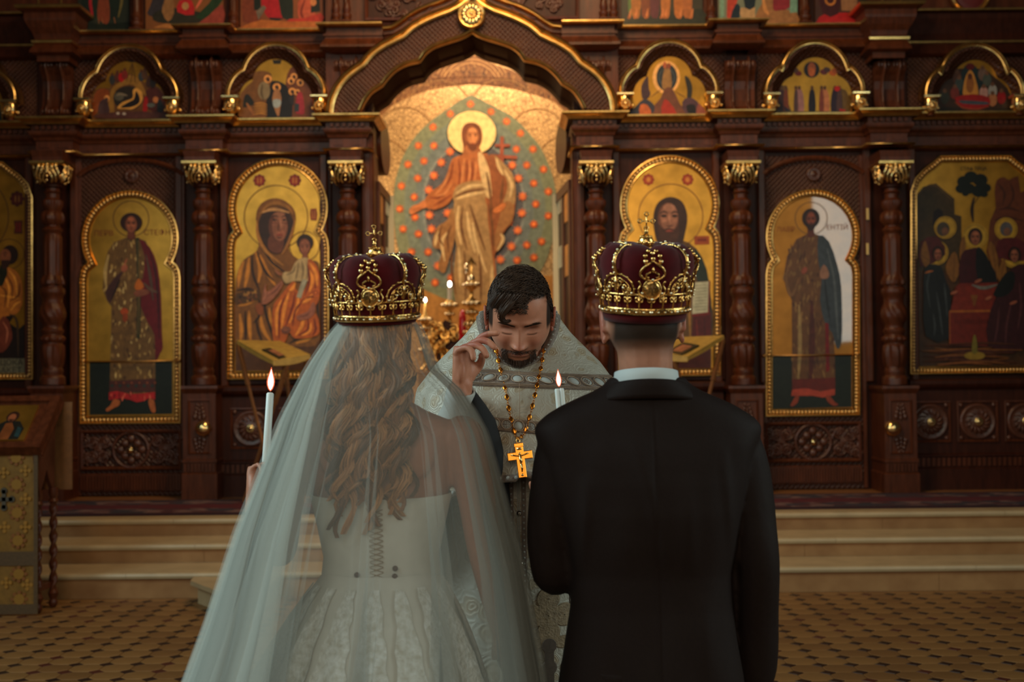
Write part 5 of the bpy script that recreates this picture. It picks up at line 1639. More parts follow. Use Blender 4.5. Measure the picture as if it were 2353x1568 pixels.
# ------------------------------------------------------------------ upper tier: festal icons between colonettes, carved panels
YU = 10.99
zt0, zt1 = P(400, 66, YU).z, P(400, -150, YU).z
upw = MB().box(XL, XR, YU + .025, YU + .1, zt0 - .02, ztopw + .1).build('wall_upper_tier', M['wood'])
tag(upw, 'mahogany wall of the upper tier behind the festal icons', 'icon screen', kind='structure')
UP = [(180, 297, 'dark green ground and red-edged robes', 'a'), (335, 513, 'reclining figures and a red cloth', 'b'), (553, 742, 'standing figures in red and dark green', 'c'), (1428, 1614, 'walking figures on a dark ground', 'd'), (1650, 1832, 'red and blue robes beside a pale column', 'e'), (1873, 1988, 'red floor under a seated figure', 'f')]
for (a, b, lab, key) in UP:
    xm = (a + b) / 2
    yb = 64 - .0098 * (xm - 640)
    q = XZ([(a, yb + 6), (b, yb + 6), (b, -150), (a, -150)], YU)
    t = thing('festal_icon', 'upper tier painted icon with ' + lab, 'icon', ((q[0][0] + q[1][0]) / 2, YU, q[0][1]), 'upper tier icons')
    base_c = {'a': (28, 34, 24), 'b': (112, 66, 28), 'c': (112, 58, 24), 'd': (46, 40, 24), 'e': (100, 104, 84), 'f': (60, 30, 18)}[key]
    pn = MB().prism(ccw(q), YU - .005, YU + .02).build('icon_panel', mat('icon_ground_' + key, rgb(*base_c, k=1.7), .45, vary=.35, vscale=5), t)
    p = Painter(YU - .0055, .0002, seed=20 + ord(key))
    if key == 'a':
        p.poly([(182, 66), (182, 50), (230, 56), (296, 50), (296, 66)], (16, 24, 17)); p.poly([(190, 44), (186, 12), (200, -10), (212, 0), (206, 44)], (84, 70, 34), 2)
        for (x, c) in ((199, (20, 30, 26)), (224, (24, 36, 30)), (262, (22, 32, 26))):
            p.poly([(x - 10, 42), (x - 12, 0), (x - 8, -40), (x + 10, -40), (x + 12, 0), (x + 8, 40)], c, 2)
        p.stroke([(208, -30), (208, 10), (214, 40)], 7, (150, 26, 36)); p.poly([(224, 40), (226, 0), (236, -30), (250, 0), (252, 44), (244, 56), (234, 50)], (110, 50, 30), 2)
        for x in (198, 225, 234, 262):
            p.stroke([(x, 40), (x + 3, 54)], 5, (128, 78, 46))
        p.stroke([(272, 40), (280, 0), (276, -40)], 6, (96, 84, 44))
    elif key == 'b':
        p.poly([(338, 30), (350, 0), (340, -40), (380, -50), (372, 30), (352, 38)], (44, 40, 46), 2); p.poly([(352, 46), (356, 28), (400, 18), (470, 30), (490, 40), (440, 56), (380, 54)], (36, 34, 26), 2)
        p.poly([(408, 28), (412, 2), (440, 0), (446, 34)], (150, 26, 30), 2); p.ell(426, 14, 8, 9, (150, 110, 70)); p.poly([(380, 0), (372, 26), (386, 50), (400, 30), (396, -10)], (120, 84, 50), 2)
        p.poly([(450, 40), (480, 8), (500, -20), (512, -20), (512, 0), (478, 40)], (26, 46, 26), 2); p.poly([(456, 58), (480, 36), (512, 10), (512, 62)], (122, 50, 40), 2); p.poly([(352, 64), (380, 54), (440, 58), (455, 66)], (150, 98, 50))
        p.stroke([(450, 20), (462, 0), (470, -20)], 6, (190, 90, 70))
    elif key == 'c':
        p.poly([(558, 50), (560, -20), (590, -30), (600, 44)], (98, 44, 26), 2); p.poly([(584, 24), (582, -30), (598, -30), (600, 22)], (18, 26, 22))
        p.poly([(600, 0), (620, -30), (640, -30), (652, 42), (620, 44), (606, 24)], (140, 18, 28), 2); p.poly([(645, 30), (640, -30), (668, -30), (674, 42), (655, 44)], (20, 28, 22), 2); p.poly([(588, 26), (606, 12), (612, 18), (594, 46)], (90, 80, 70)); p.poly([(618, 40), (652, 42), (640, 48), (622, 47)], (24, 20, 20))
        p.poly([(690, 50), (684, 10), (700, -20), (720, 10), (722, 50)], (150, 66, 44), 2); p.stroke([(700, 0), (692, 30), (702, 50)], 6, (100, 34, 24)); p.poly([(714, 30), (716, -20), (734, -20), (736, 26)], (20, 24, 20)); p.poly([(664, 44), (700, 42), (738, 30), (738, 52), (660, 60)], (146, 40, 30), 2); p.ell(720, 5, 7, 9, (170, 104, 60))
        p.poly([(556, 62), (600, 46), (660, 50), (740, 50), (740, 66), (556, 66)], (142, 80, 34), 2)
    elif key == 'd':
        p.poly([(1430, 52), (1500, 34), (1612, 20), (1612, 66), (1430, 66)], (34, 36, 26), 2); p.poly([(1444, 28), (1446, -20), (1460, -20), (1458, 32)], (70, 92, 44), 2)
        for (x, c) in ((1462, (140, 84, 34)), (1485, (104, 52, 28)), (1505, (78, 36, 40)), (1530, (150, 88, 40)), (1560, (150, 86, 38)), (1580, (140, 80, 40))):
            p.poly([(x - 10, 34), (x - 10, -20), (x + 10, -20), (x + 8, 36), (x, 42)], c, 2)
        for x in (1446, 1460, 1485, 1520, 1528, 1562, 1588):
            p.stroke([(x + 4, 20), (x, 40), (x - 3, 38)], 6, (170, 100, 54))
    elif key == 'e':
        p.poly([(1654, 50), (1654, -30), (1664, -30), (1664, 36)], (96, 124, 104)); p.poly([(1670, 38), (1676, -30), (1700, -30), (1692, 10), (1680, 40)], (150, 50, 34), 2); p.poly([(1678, 44), (1690, 10), (1700, 14), (1698, 44)], (18, 30, 40), 2); p.poly([(1700, 30), (1702, 18), (1735, 16), (1735, 40), (1704, 44)], (150, 118, 80)); p.poly([(1712, 18), (1710, -30), (1735, -30), (1734, 16)], (18, 28, 36), 2)
        p.poly([(1735, 40), (1750, 10), (1780, -20), (1800, 20), (1830, 28), (1830, 62), (1740, 60)], (124, 84, 48), 2); p.poly([(1776, 20), (1782, -30), (1812, -30), (1815, 16), (1790, 24)], (112, 30, 36), 2); p.poly([(1815, 30), (1816, -30), (1832, -30), (1832, 28)], (96, 128, 108)); p.poly([(1656, 62), (1700, 44), (1740, 50), (1740, 66), (1656, 66)], (130, 84, 38))
        p.stroke([(1752, -10), (1758, 20), (1766, 34)], 9, (164, 110, 60))
    else:
        p.poly([(1876, 50), (1900, 30), (1986, 34), (1986, 62), (1876, 62)], (146, 20, 22), 2); p.poly([(1890, 30), (1884, -30), (1930, -40), (1926, 32)], (52, 16, 18), 2); p.ring(1908, 0, 8, 13, (160, 96, 40)); p.poly([(1934, 24), (1932, -10), (1968, -10), (1972, 26)], (130, 88, 56)); p.poly([(1974, 20), (1974, -20), (1990, -20), (1990, 18)], (20, 26, 18))
    p.build('painted_scene', pn)
clab = {313: 'beside the dark green icon', 536: 'between the red cloth icon and the red robes icon', 772: 'of a pair, next to the red robes icon', 797: 'of a pair, next to the ogee arch', 1387: 'of a pair, on the ogee side', 1410: 'of a pair, next to the walking figures icon', 1634: 'between the walking figures and pale column icons', 1851: 'between the pale column and red floor icons'}
for x, lab in clab.items():
    yb = 66 - .0098 * (x - 640)
    yc = 10.93
    if x in (772, 797, 1387, 1410):
        yb -= 14
        yc = 10.84
    s = (.8 if yc < 10.9 else 1) / PXM(yc)
    c = P(x, yb, yc)
    z = lambda y: P(x, yb + y, yc).z
    t = thing('colonette', 'small turned mahogany colonette ' + lab, 'column', (c.x, yc, z(0)), 'upper tier colonettes')
    MB().lathe(c.x, yc, [(13 * s, z(0)), (13 * s, z(-4)), (10 * s, z(-7)), (13.5 * s, z(-12)), (13.5 * s, z(-17)), (9 * s, z(-21)), (10 * s, z(-26)), (12 * s, z(-30)), (9.5 * s, z(-38)), (8.5 * s, z(-44)), (8.5 * s, z(-60)), (8 * s, z(-215))], 24, lambda a, zz_, i: 1 + (.06 * cos(10 * a) if i in (8, 9, 10, 11) else 0)).build('shaft', M['wood_warm2'] if 'wood_warm2' in M else M['wood'], t, smooth=40)
    MB().box(c.x - 14 * s, c.x + 14 * s, yc - 14 * s, yc + 10 * s, z(2), z(-3), .006).build('plinth', M['wood'], t)
for (a, b, lab) in ((838, 1010, 'left of the great arch tip, beside the red robes icon'), (1158, 1330, 'beside the walking figures icon')):
    xm = (a + b) / 2
    ya = 10.795
    q = XZ(roll_fix([(a, 46), (b - 40, 46), (b, 0), (b, -150), (a, -150)] if a < 1000 else [(a + 40, 44), (b, 44), (b, -150), (a, -150), (a, 0)], xm), ya)
    t = thing('carved_spandrel_panel', 'dark openwork carved panel ' + lab, 'carving', ((q[0][0] + q[2][0]) / 2, ya, min(z_ for _, z_ in q)))
    MB().prism(ccw(q), ya + .03, ya + .06).build('panel_back', M['wood_dark'], t)
    MB().sweep(ccw(q), [(0, ya + .04), (0, ya - .01), (.02, ya - .014), (.03, ya + .01)]).build('panel_moulding', M['wood'], t)
    sc = MB()
    r2 = random.Random(int(a))
    xs0, xs1 = min(x for x, _ in q) + .05, max(x for x, _ in q) - .1
    z0 = min(z_ for _, z_ in q) + .06
    for k in range(26):
        bx, bz = r2.uniform(xs0, xs1), r2.uniform(z0, z0 + .5)
        rr = r2.uniform(.03, .06)
        dr = r2.choice((-1, 1))
        pth = [(bx + rr * (1 - k2 / 22) * cos(k2 / 20 * 11 * dr + k), ya + .02 - .01 * k2 / 20, bz + rr * (1 - k2 / 22) * sin(k2 / 20 * 11 * dr + k)) for k2 in range(20)]
        sc.tube(pth, .011, 6); sc.ball(pth[-1], .014, 7, 5)
    sc.build('carved_scrolls', M['carved'], t, smooth=True, kind='stuff')
for (x, i, lab) in ((88, 0, 'inner'), (140, 0, 'outer'), (2028, 5, 'outer'), (2070, 5, 'inner')):
    yc = 10.66
    yb = 17 if i == 0 else 7
    c = P(x, yb, yc)
    z = lambda y: P(x, yb + y, yc).z
    st = MB().lathe(c.x, yc, [(.022, z(0)), (.022, z(-2)), (.011, z(-5)), (.012, z(-60)), (.014, z(-130))], 14).build('gilded_post', M['gold'], None, smooth=True)
    tag(st, 'thin gilded post on the pier head ' + {88: 'over the column, nearer the evangelist icon', 140: 'over the column, nearer the manger scene gable', 2028: 'over the column, nearer the ascension gable', 2070: 'over the column, nearer the round medallion'}[x], 'post', 'gilded posts on the piers')
c = P(2232, -14, 10.93)
md = thing('gilded_medallion', 'round gilded medallion resting on the raised cornice over the table scene icon', 'medallion', (c.x, 10.93, P(2232, 18, 10.93).z))
MB().disc_y((c.x, 10.96, c.z), [(.18, .01), (.18, -.03), (.165, -.045), (.145, -.03), (.14, -.01), (.001, -.01)], 40).build('medallion_rim', M['gold'], md, smooth=40)
MB().disc_y((c.x, 10.95, c.z), [(.135, -.005), (.10, -.012), (.001, -.02)], 24).build('medallion_field', mat('medallion_red', rgb(90, 20, 18, k=1.6), .5, vary=.4), md)

# ------------------------------------------------------------------ mural on the apse wall
YM = 16.0
M['mosaic'] = mat('gold_mosaic', (0.62, 0.36, 0.13), 0.38, 0.35)
N_, L_, B_ = nodes_of(M['mosaic'])
tc = N_.new('ShaderNodeTexCoord'); vo = N_.new('ShaderNodeTexVoronoi'); vo.inputs['Scale'].default_value = 25; vo.feature = 'DISTANCE_TO_EDGE'
L_.new(tc.outputs['Object'], vo.inputs['Vector'])
mr = N_.new('ShaderNodeMapRange'); mr.inputs[1].default_value = 0.0; mr.inputs[2].default_value = 0.17; mr.inputs[3].default_value = 0.12; mr.inputs[4].default_value = 1.0
L_.new(vo.outputs['Distance'], mr.inputs[0])
vc = N_.new('ShaderNodeTexVoronoi'); vc.inputs['Scale'].default_value = 25; L_.new(tc.outputs['Object'], vc.inputs['Vector'])
mr2 = N_.new('ShaderNodeMapRange'); mr2.inputs[3].default_value = .72; mr2.inputs[4].default_value = 1.1
L_.new(vc.outputs['Color'], mr2.inputs[0])
m1 = N_.new('ShaderNodeMath'); m1.operation = 'MULTIPLY'; L_.new(mr.outputs[0], m1.inputs[0]); L_.new(mr2.outputs[0], m1.inputs[1])
mx = N_.new('ShaderNodeMix'); mx.data_type = 'RGBA'; mx.inputs[6].default_value = (0.16, 0.075, 0.022, 1); mx.inputs[7].default_value = (0.74, 0.45, 0.18, 1)
L_.new(m1.outputs[0], mx.inputs[0]); L_.new(mx.outputs[2], B_.inputs['Base Color'])
aw = MB().box(-6, 6, YM, YM + .2, 0, 9).build('wall_apse', M['mosaic'])
tag(aw, 'gold mosaic apse wall with a mural of a standing robed figure', 'mural', kind='structure')
K = 3.136
mt = lambda q: (850 + q[0] / K, 200 + q[1] / K)
M['mural'] = mat('mural_paint', (1, 1, 1), 0.55, vary=0.22, vscale=16, attr=True, bump=.05, spec=.3)
p = Painter(YM - .001, .00022, gain=1.15, seed=31, tf=mt)
GRN, BLU, DRK = (118, 122, 92), (104, 112, 106), (84, 82, 84)
p.poly([(-40, 220), (60, 130), (180, 20), (330, -80), (480, -130), (600, -170), (735, -250), (880, -170), (1000, -130), (1150, -60), (1290, 30), (1420, 130), (1500, 200), (1440, 210), (1330, 110), (1200, 60), (1050, 20), (900, -4), (735, -20), (560, 0), (420, 24), (290, 70), (170, 130), (60, 230)], (124, 80, 40))
orn = [(60, 200), (180, 40), (330, -50), (480, -100), (735, -190), (1000, -100), (1150, -30), (1290, 60), (1420, 190), (1330, 100), (1200, 50), (1050, 10), (900, -10), (735, -28), (560, -8), (420, 16), (290, 60), (170, 120)]
p.dabs(orn, 420, [(150, 104, 58), (84, 48, 22), (100, 58, 26), (166, 120, 68), (70, 40, 20)], 5, 11)
for k in range(4):
    p.ring(735, 20, 190 + k * 26, 197 + k * 26, (186, 136, 80), 30, 25, 155)
for k in range(34):
    p.stroke([(450 + k * 17, -52 - 14 * sin(k / 33 * pi)), (450 + k * 17, -18 - 14 * sin(k / 33 * pi))], 7, (110, 62, 30), taper=False)
p.stroke([(440, -60), (735, -74), (1030, -58)], 5, (110, 62, 30), taper=False); p.stroke([(440, -10), (735, -26), (1030, -8)], 5, (110, 62, 30), taper=False)
for (x, y, r) in ((250, 360, 210), (1210, 360, 200), (60, 600, 230), (1420, 560, 210), (500, 200, 240), (950, 190, 240)):
    p.ring(x, y, r, r + 7, (150, 108, 62), 30, 15, 165)
mand = [(735, 62), (830, 110), (930, 160), (1010, 205), (1090, 270), (1160, 350), (1225, 430), (1275, 530), (1315, 640), (1340, 760), (1352, 900), (1335, 1040), (1300, 1160), (1250, 1290), (1160, 1420), (1040, 1520), (735, 1600), (420, 1520), (330, 1420), (240, 1280), (195, 1120), (175, 960), (172, 820), (180, 700), (205, 600), (240, 500), (290, 410), (360, 320), (450, 240), (560, 160), (650, 100)]
p.poly(mand, GRN, 3)
p.poly([(735 + (x - 735) * .86, 830 + (y - 830) * .86) for x, y in mand], (110, 118, 102), 3)
p.poly([(735 + (x - 735) * .72, 830 + (y - 830) * .76) for x, y in mand], BLU, 3)
in_m = [(735 + (x - 735) * .60, 830 + (y - 830) * .60) for x, y in mand]
p.poly([(735 + (x - 735) * 1.06, 830 + (y - 830) * 1.04) for x, y in in_m], (122, 126, 118), 3)
p.poly(in_m, DRK, 3)

def star(x, y, r, col=(206, 92, 38)):
    pts = []
    for k in range(16):
        rr = r if k % 2 == 0 else r * .5
        pts.append((x + rr * cos(k * pi / 8), y + rr * sin(k * pi / 8)))
    p.poly(pts, col)
    p.ell(x, y, r * .3, r * .3, (232, 130, 62), 8)

for (x, y) in ((725, 125), (580, 195), (872, 180), (455, 290), (985, 250), (1085, 335), (350, 425), (462, 425), (1055, 450), (1175, 450), (275, 560), (390, 535), (1130, 565), (1250, 595), (228, 715), (345, 660), (1180, 695), (1285, 755), (216, 880), (320, 795), (1195, 845), (1285, 930), (240, 1025), (325, 940), (1180, 990), (350, 1060), (1235, 1115), (1130, 1140), (1060, 1250), (1180, 1230), (470, 1410), (420, 1190), (300, 1190), (585, 1375), (345, 1320), (1110, 1340)):
    star(x, y, 36)
for (x, y) in ((578, 468), (515, 545), (462, 640), (425, 745), (1025, 565), (1070, 660), (1100, 790), (1095, 910), (1065, 1035), (1000, 975), (1020, 1150), (445, 1025), (430, 925), (940, 1245), (490, 1290), (560, 910), (655, 1500)):
    star(x, y, 38, (222, 110, 58))
p.stroke([(952, 360), (950, 560)], 26, (150, 74, 48), taper=False); p.stroke([(900, 425), (1010, 425)], 22, (150, 74, 48), taper=False); p.stroke([(870, 500), (1060, 512)], 24, (150, 74, 48), taper=False)
p.ell(735, 335, 180, 162, (60, 52, 34), 40)
p.ell(735, 333, 174, 157, (236, 200, 128), 40)
p.poly([(660, 345), (672, 290), (705, 264), (750, 262), (790, 285), (810, 340), (806, 400), (790, 440), (800, 480), (690, 490), (672, 420)], (112, 58, 26), 3)
p.poly([(690, 430), (780, 430), (790, 500), (735, 530), (670, 505)], (158, 92, 48), 3)
p.ell(737, 362, 46, 70, (150, 86, 44)); p.ell(742, 358, 38, 62, (186, 116, 66)); p.poly([(698, 390), (720, 412), (740, 406), (762, 412), (784, 388), (776, 440), (742, 470), (708, 440)], (110, 56, 26), 3)
for ex in (722, 762):
    p.stroke([(ex - 15, 344), (ex, 337), (ex + 15, 344)], 6, (90, 46, 22)); p.ell(ex, 353, 11, 5, (84, 42, 22), 8)
p.stroke([(742, 345), (744, 375), (748, 386)], 8, (206, 138, 84)); p.stroke([(730, 412), (744, 410), (758, 413)], 6, (150, 66, 40)); p.ell(740, 315, 28, 14, (200, 130, 78), 12)
TUN, TUNd, TUNl = (166, 94, 46), (124, 58, 28), (192, 122, 70)
p.poly([(690, 490), (640, 500), (590, 530), (560, 620), (520, 700), (440, 760), (395, 820), (405, 870), (470, 886), (560, 850), (610, 800), (640, 1000), (640, 1560), (900, 1560), (880, 1000), (870, 780), (900, 640), (860, 500), (800, 480)], TUN, 3)
p.poly([(396, 818), (408, 868), (380, 880), (300, 920), (284, 890), (310, 860), (350, 846)], (190, 112, 62), 3)
p.stroke([(300, 905), (340, 880), (380, 870)], 7, (136, 70, 36)); p.stroke([(290, 885), (330, 868)], 6, (136, 70, 36))
for a in ([(600, 540), (580, 660), (520, 740)], [(640, 520), (650, 620), (640, 720)], [(430, 800), (500, 800), (570, 740)], [(460, 860), (530, 820), (590, 780)], [(700, 530), (700, 620), (690, 700)], [(740, 540), (740, 620), (730, 690)]):
    p.stroke(a, 17, TUNd)
for a in ([(570, 620), (540, 700), (470, 780)], [(680, 520), (670, 620), (660, 720)], [(480, 790), (540, 770), (590, 700)], [(720, 530), (722, 620), (712, 690)], [(770, 520), (764, 600), (756, 680)]):
    p.stroke(a, 15, TUNl)
MN, MNd, MNl = (158, 122, 76), (104, 66, 36), (204, 170, 116)
p.poly([(780, 480), (830, 500), (900, 490), (970, 560), (1030, 640), (1052, 760), (1046, 860), (1030, 960), (960, 1060), (905, 1200), (880, 1320), (940, 1420), (930, 1560), (850, 1560), (830, 1000), (850, 780), (830, 640), (790, 560)], (138, 78, 40), 3)
p.poly([(900, 500), (970, 560), (1032, 640), (1050, 760), (1040, 850), (1000, 830), (960, 840), (990, 740), (980, 660), (930, 590)], MN, 3)
p.poly([(605, 760), (640, 710), (740, 680), (830, 690), (840, 800), (720, 840), (610, 830)], MN, 3)
p.poly([(780, 480), (815, 490), (860, 600), (870, 680), (880, 790), (845, 800), (810, 690), (790, 600)], MNl, 2)
p.poly([(610, 830), (700, 840), (830, 810), (850, 960), (880, 1200), (900, 1380), (880, 1560), (620, 1560), (610, 1280), (625, 1150), (600, 1000)], MN, 2)
p.poly([(590, 870), (560, 960), (490, 1010), (455, 1100), (460, 1160), (520, 1180), (500, 1260), (500, 1320), (540, 1340), (570, 1250), (600, 1150), (620, 1000)], (146, 100, 56), 3)
p.poly([(960, 840), (1010, 830), (1040, 880), (1020, 980), (960, 1040), (970, 1120), (910, 1190), (900, 1080), (930, 960)], (148, 100, 56), 3)
for a in ([(620, 770), (720, 720), (830, 710)], [(620, 810), (720, 780), (835, 760)], [(640, 860), (630, 1000), (660, 1140)], [(740, 980), (770, 1140), (840, 1340)], [(700, 900), (720, 1050), (760, 1200)], [(640, 1160), (650, 1300), (650, 1440)], [(970, 600), (1020, 700), (1010, 800)], [(500, 1040), (480, 1090), (470, 1150)], [(560, 1050), (520, 1120), (540, 1260)], [(940, 1060), (960, 1100), (920, 1180)], [(910, 520), (930, 580), (960, 640)], [(880, 1290), (880, 1400), (890, 1540)]):
    p.stroke(a, 24, MNl)
for a in ([(612, 795), (720, 755), (840, 735)], [(670, 860), (660, 1010), (700, 1180)], [(720, 850), (770, 1000), (830, 1180)], [(680, 1180), (690, 1340), (690, 1540)], [(790, 1200), (800, 1380), (800, 1540)], [(590, 1000), (560, 1080), (570, 1200)], [(860, 850), (880, 1000), (890, 1180)], [(960, 660), (950, 760), (940, 840)], [(840, 620), (860, 720), (880, 900)], [(520, 1000), (500, 1080), (530, 1150)], [(600, 1200), (590, 1300), (620, 1500)]):
    p.stroke(a, 17, MNd)
p.poly([(885, 895), (915, 870), (960, 840), (980, 850), (960, 890), (910, 912)], (196, 112, 56), 3)
p.poly([(170, 1480), (340, 1440), (735, 1590), (1120, 1430), (1330, 1360), (1340, 1700), (150, 1700)], (170, 118, 56), 2)
p.mb.build('painted_mural', M['mural'], aw)

# ------------------------------------------------------------------ royal doors standing open, seen almost edge-on
M['stile_sheen'] = mat('stile_painted_sheen', (0.80, 0.70, 0.46), 0.4, 0.1)  # gilded stile with its reflected daylight painted in as pale cream
M['plaque_reflection'] = mat('plaque_painted_reflection', (0.62, 0.80, 0.70), 0.22, 0.2, vary=.4, vscale=9)  # mirrored window light on the plaques, put into the colour as pale green

def royal_leaf(name, hx, ax, lab, sg):
    """leaf hinged at X=hx, Y=11.12, running back to (ax, 12.05)"""
    H0, H1 = Vector((hx, 11.12, 0)), Vector((ax, 12.05, 0))
    d = (H1 - H0).normalized()
    nrm = Vector((d.y, -d.x, 0)) * sg       # towards the doorway
    L = (H1 - H0).length
    t = thing(name, lab, 'door', (hx, 11.12, ZP + .002), kind='structure')

    def slab(mb, u0, u1, z0, z1, o0, o1):
        vs = []
        for o in (o0, o1):
            for (u, z) in ((u0, z0), (u1, z0), (u1, z1), (u0, z1)):
                q = H0 + d * u + nrm * o
                vs.append((q.x, q.y, z))
        mb.add(vs, [(0, 1, 2, 3), (7, 6, 5, 4), (0, 4, 5, 1), (1, 5, 6, 2), (2, 6, 7, 3), (3, 7, 4, 0)])
    zt_ = ZC(432, 11.6)
    mb = MB(); slab(mb, 0, L, ZP + .01, zt_, -.02, .02)
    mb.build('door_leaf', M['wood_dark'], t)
    mb = MB(); slab(mb, 0, .10, ZP + .01, zt_, .02, .04); slab(mb, L * .48, L * .56, ZP + .01, zt_, .02, .04); slab(mb, 0, L, zt_ - .09, zt_, .02, .045)
    mb.build('door_stile', M['wood'], t)
    c0 = H0 + d * (L * .5)
    rows = []
    zc_ = ZC(336, 11.55)
    Rz = (ZC(274, 11.55) - ZC(398, 11.55)) / 2
    hd = MB()
    for o in (-.05, .05):
        rows.append([c0 + d * (.40 * cos(2 * pi * k / 36)) + nrm * o + Vector((0, 0, zc_ + Rz * sin(2 * pi * k / 36))) for k in range(36)])
    hd.grid(rows, closed=True)
    hd.f += [list(range(36))[::-1], list(range(36, 72))]; hd.m += [0, 0]; hd.c += [None, None]
    hd.build('leaf_medallion', M['wood'], t, smooth=40)
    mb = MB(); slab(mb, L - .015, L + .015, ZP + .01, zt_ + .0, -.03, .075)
    mb.build('gilded_stile', M['stile_sheen'], t)
    for (ya, yb) in ((440, 490), (566, 616)):
        pp = MB(); slab(pp, L * .58, L * .90, ZC(yb, 11.75), ZC(ya, 11.75), .02, .036)
        pp.build('icon_plaque', M['plaque_reflection'], t)
        gg = MB(); slab(gg, L * .10, L * .45, ZC(yb + 18, 11.3), ZC(ya - 4, 11.3), .02, .03)
        gg.build('gilded_plaque', M['gold'], t)
    return t

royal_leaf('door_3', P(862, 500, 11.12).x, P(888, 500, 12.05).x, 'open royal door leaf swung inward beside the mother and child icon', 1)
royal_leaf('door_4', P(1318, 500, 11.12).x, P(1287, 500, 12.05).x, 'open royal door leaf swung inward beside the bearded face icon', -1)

# ------------------------------------------------------------------ altar table and its vessels
YT = 13.5
zt_ = ZC(852, YT)
M['altar_cloth'] = mat('altar_brocade', (0.34, 0.17, 0.05), 0.6, 0.2, vary=.4, vscale=20)
al = thing('altar_table', 'cloth-covered altar table behind the priest in the doorway', 'altar', (P(1090, 860, YT).x, YT, ZP))
xa, xb = P(965, 860, YT).x, P(1215, 860, YT).x
MB().box(xa, xb, YT - .45, YT + .55, zt_ - .03, zt_, .01).build('table_top', M['altar_cloth'], al)
MB().box(xa + .015, xb - .015, YT - .44, YT + .54, ZP + .004, zt_ - .03).build('altar_cloth', M['altar_cloth'], al)

def stick(name, lab, x, ytop, ybase, parts, Y=YT, cat='candlestick'):
    s = 1 / PXM(Y)
    c = P(x, ybase, Y)
    t = thing(name, lab, cat, (c.x, Y, zt_), 'gilded altar candlesticks' if name == 'altar_candlestick' else None)
    z = lambda y: P(x, y, Y).z
    prof = [(16 * s, zt_ + .0005), (15 * s, z(ybase - 2)), (6 * s, z(ybase - 8))]
    for (y, r) in parts:
        prof += [(4 * s, z(y + r * .9)), (r * .8 * s, z(y + r * .5)), (r * s, z(y)), (r * .8 * s, z(y - r * .5)), (4 * s, z(y - r * .9))]
    prof = [q for q in prof]
    prof.sort(key=lambda q: q[1])
    prof.append((2.5 * s, z(ytop + 4)))
    MB().lathe(c.x, Y, prof, 16).build('stem', M['gold'], t, smooth=True)
    for (y, r) in parts:
        mb = MB()
        n = 8
        for k in range(n):
            an = 2 * pi * k / n
            mb.ball((c.x + r * 1.0 * s * cos(an), Y + r * 1.0 * s * sin(an), z(y)), r * .42 * s, 8, 6)
        mb.build('knop', M['silver'], t, smooth=True)
    return t, c, z, s

M['silver'] = mat('polished_silver_gilt', (0.95, 0.80, 0.55), 0.14, 1.0)
M['wax'] = mat('candle_wax', (0.80, 0.78, 0.70), 0.45, sss=.25)
t, c, z, s = stick('altar_candlestick', 'tall silver-gilt altar candlestick stacked with round knops', 1085, 600, 848, [(655, 15), (698, 16), (718, 12), (745, 14), (765, 15), (800, 14), (822, 12)])
MB().ball((c.x, YT, z(640)), 9 * s, 12, 8).tube([(c.x - 9 * s, YT, z(632)), (c.x - 12 * s, YT, z(606))], 4 * s, 8).build('candle_cup', M['silver'], t, smooth=True)
MB().add([(c.x - 14 * s, YT, z(612)), (c.x, YT - .02, z(590)), (c.x + 14 * s, YT, z(612)), (c.x, YT, z(604)), (c.x, YT + .02, z(600))], [(0, 3, 1), (3, 2, 1), (0, 1, 4), (1, 2, 4)]).build('finial', M['gold_bright'], t)
t, c, z, s = stick('altar_candlestick', 'shorter gilded altar candlestick with a lit candle tip', 1035, 660, 848, [(702, 15), (722, 9), (760, 14), (800, 13)])
MB().lathe(c.x, YT, [(5 * s, z(690)), (5 * s, z(662))], 12).build('candle', M['wax'], t, smooth=40)
M['flame'] = mat('candle_flame', (1, .7, .4), .5, emit=((1.0, .62, .28), 7.0))
M['flame_core'] = mat('candle_flame_core', (1, .9, .8), .5, emit=((1.0, .85, .68), 14.0))
MB().ball((c.x, YT, z(653)), 4.2 * s, 10, 8, (1, 1, 1.6)).build('flame', M['flame_core'], t, smooth=True)
t, c, z, s = stick('altar_candlestick', 'small gilded altar candlestick beside the openwork stand', 978, 690, 850, [(735, 13), (755, 9), (775, 8), (805, 12)])
MB().ball((c.x, YT, z(690)), 3.6 * s, 10, 8, (1, 1, 1.7)).build('flame', M['flame_core'], t, smooth=True)
t = thing('openwork_stand', 'gilded openwork scroll stand on the altar table', 'stand', (P(1025, 850, YT - .2).x, YT - .2, zt_))
sc = MB()
r2 = random.Random(77)
s = 1 / PXM(YT - .2)
for k in range(34):
    x, y = r2.uniform(985, 1058), r2.uniform(745, 840)
    rr = r2.uniform(7, 13) * s
    c = P(x, y, YT - .2)
    dr = r2.choice((-1, 1))
    pth = [(c.x + rr * (1 - q / 24) * cos(q * .5 * dr + k), c.y - .03 + .02 * sin(q * .4 + k), c.z + rr * (1 - q / 24) * sin(q * .5 * dr + k)) for q in range(20)]
    sc.tube(pth, 2.6 * s, 6); sc.ball(pth[-1], 3.4 * s, 7, 5)
sc.build('openwork_scrolls', M['gold'], t, smooth=True)
q = XZ([(985, 851), (1062, 851), (1060, 800), (1045, 745), (1022, 735), (1000, 760)], YT - .2)
MB().prism(ccw([(x, max(z_, zt_ + .002)) for x, z_ in q]), YT - .19, YT - .15).build('stand_back', M['wood_dark'], t)
M['red_glass'] = mat('red_glass', (0.30, 0.008, 0.012), 0.12, emit=((.55, .01, .012), .12))
t = thing('vigil_lamp', 'slender red glass vigil lamp between the altar candlesticks', 'lamp', (P(1063, 850, YT + .32).x, YT + .32, zt_))
c = P(1063, 760, YT + .32); s = 1 / PXM(YT + .32)
zl = lambda y: P(1063, y, YT + .32).z
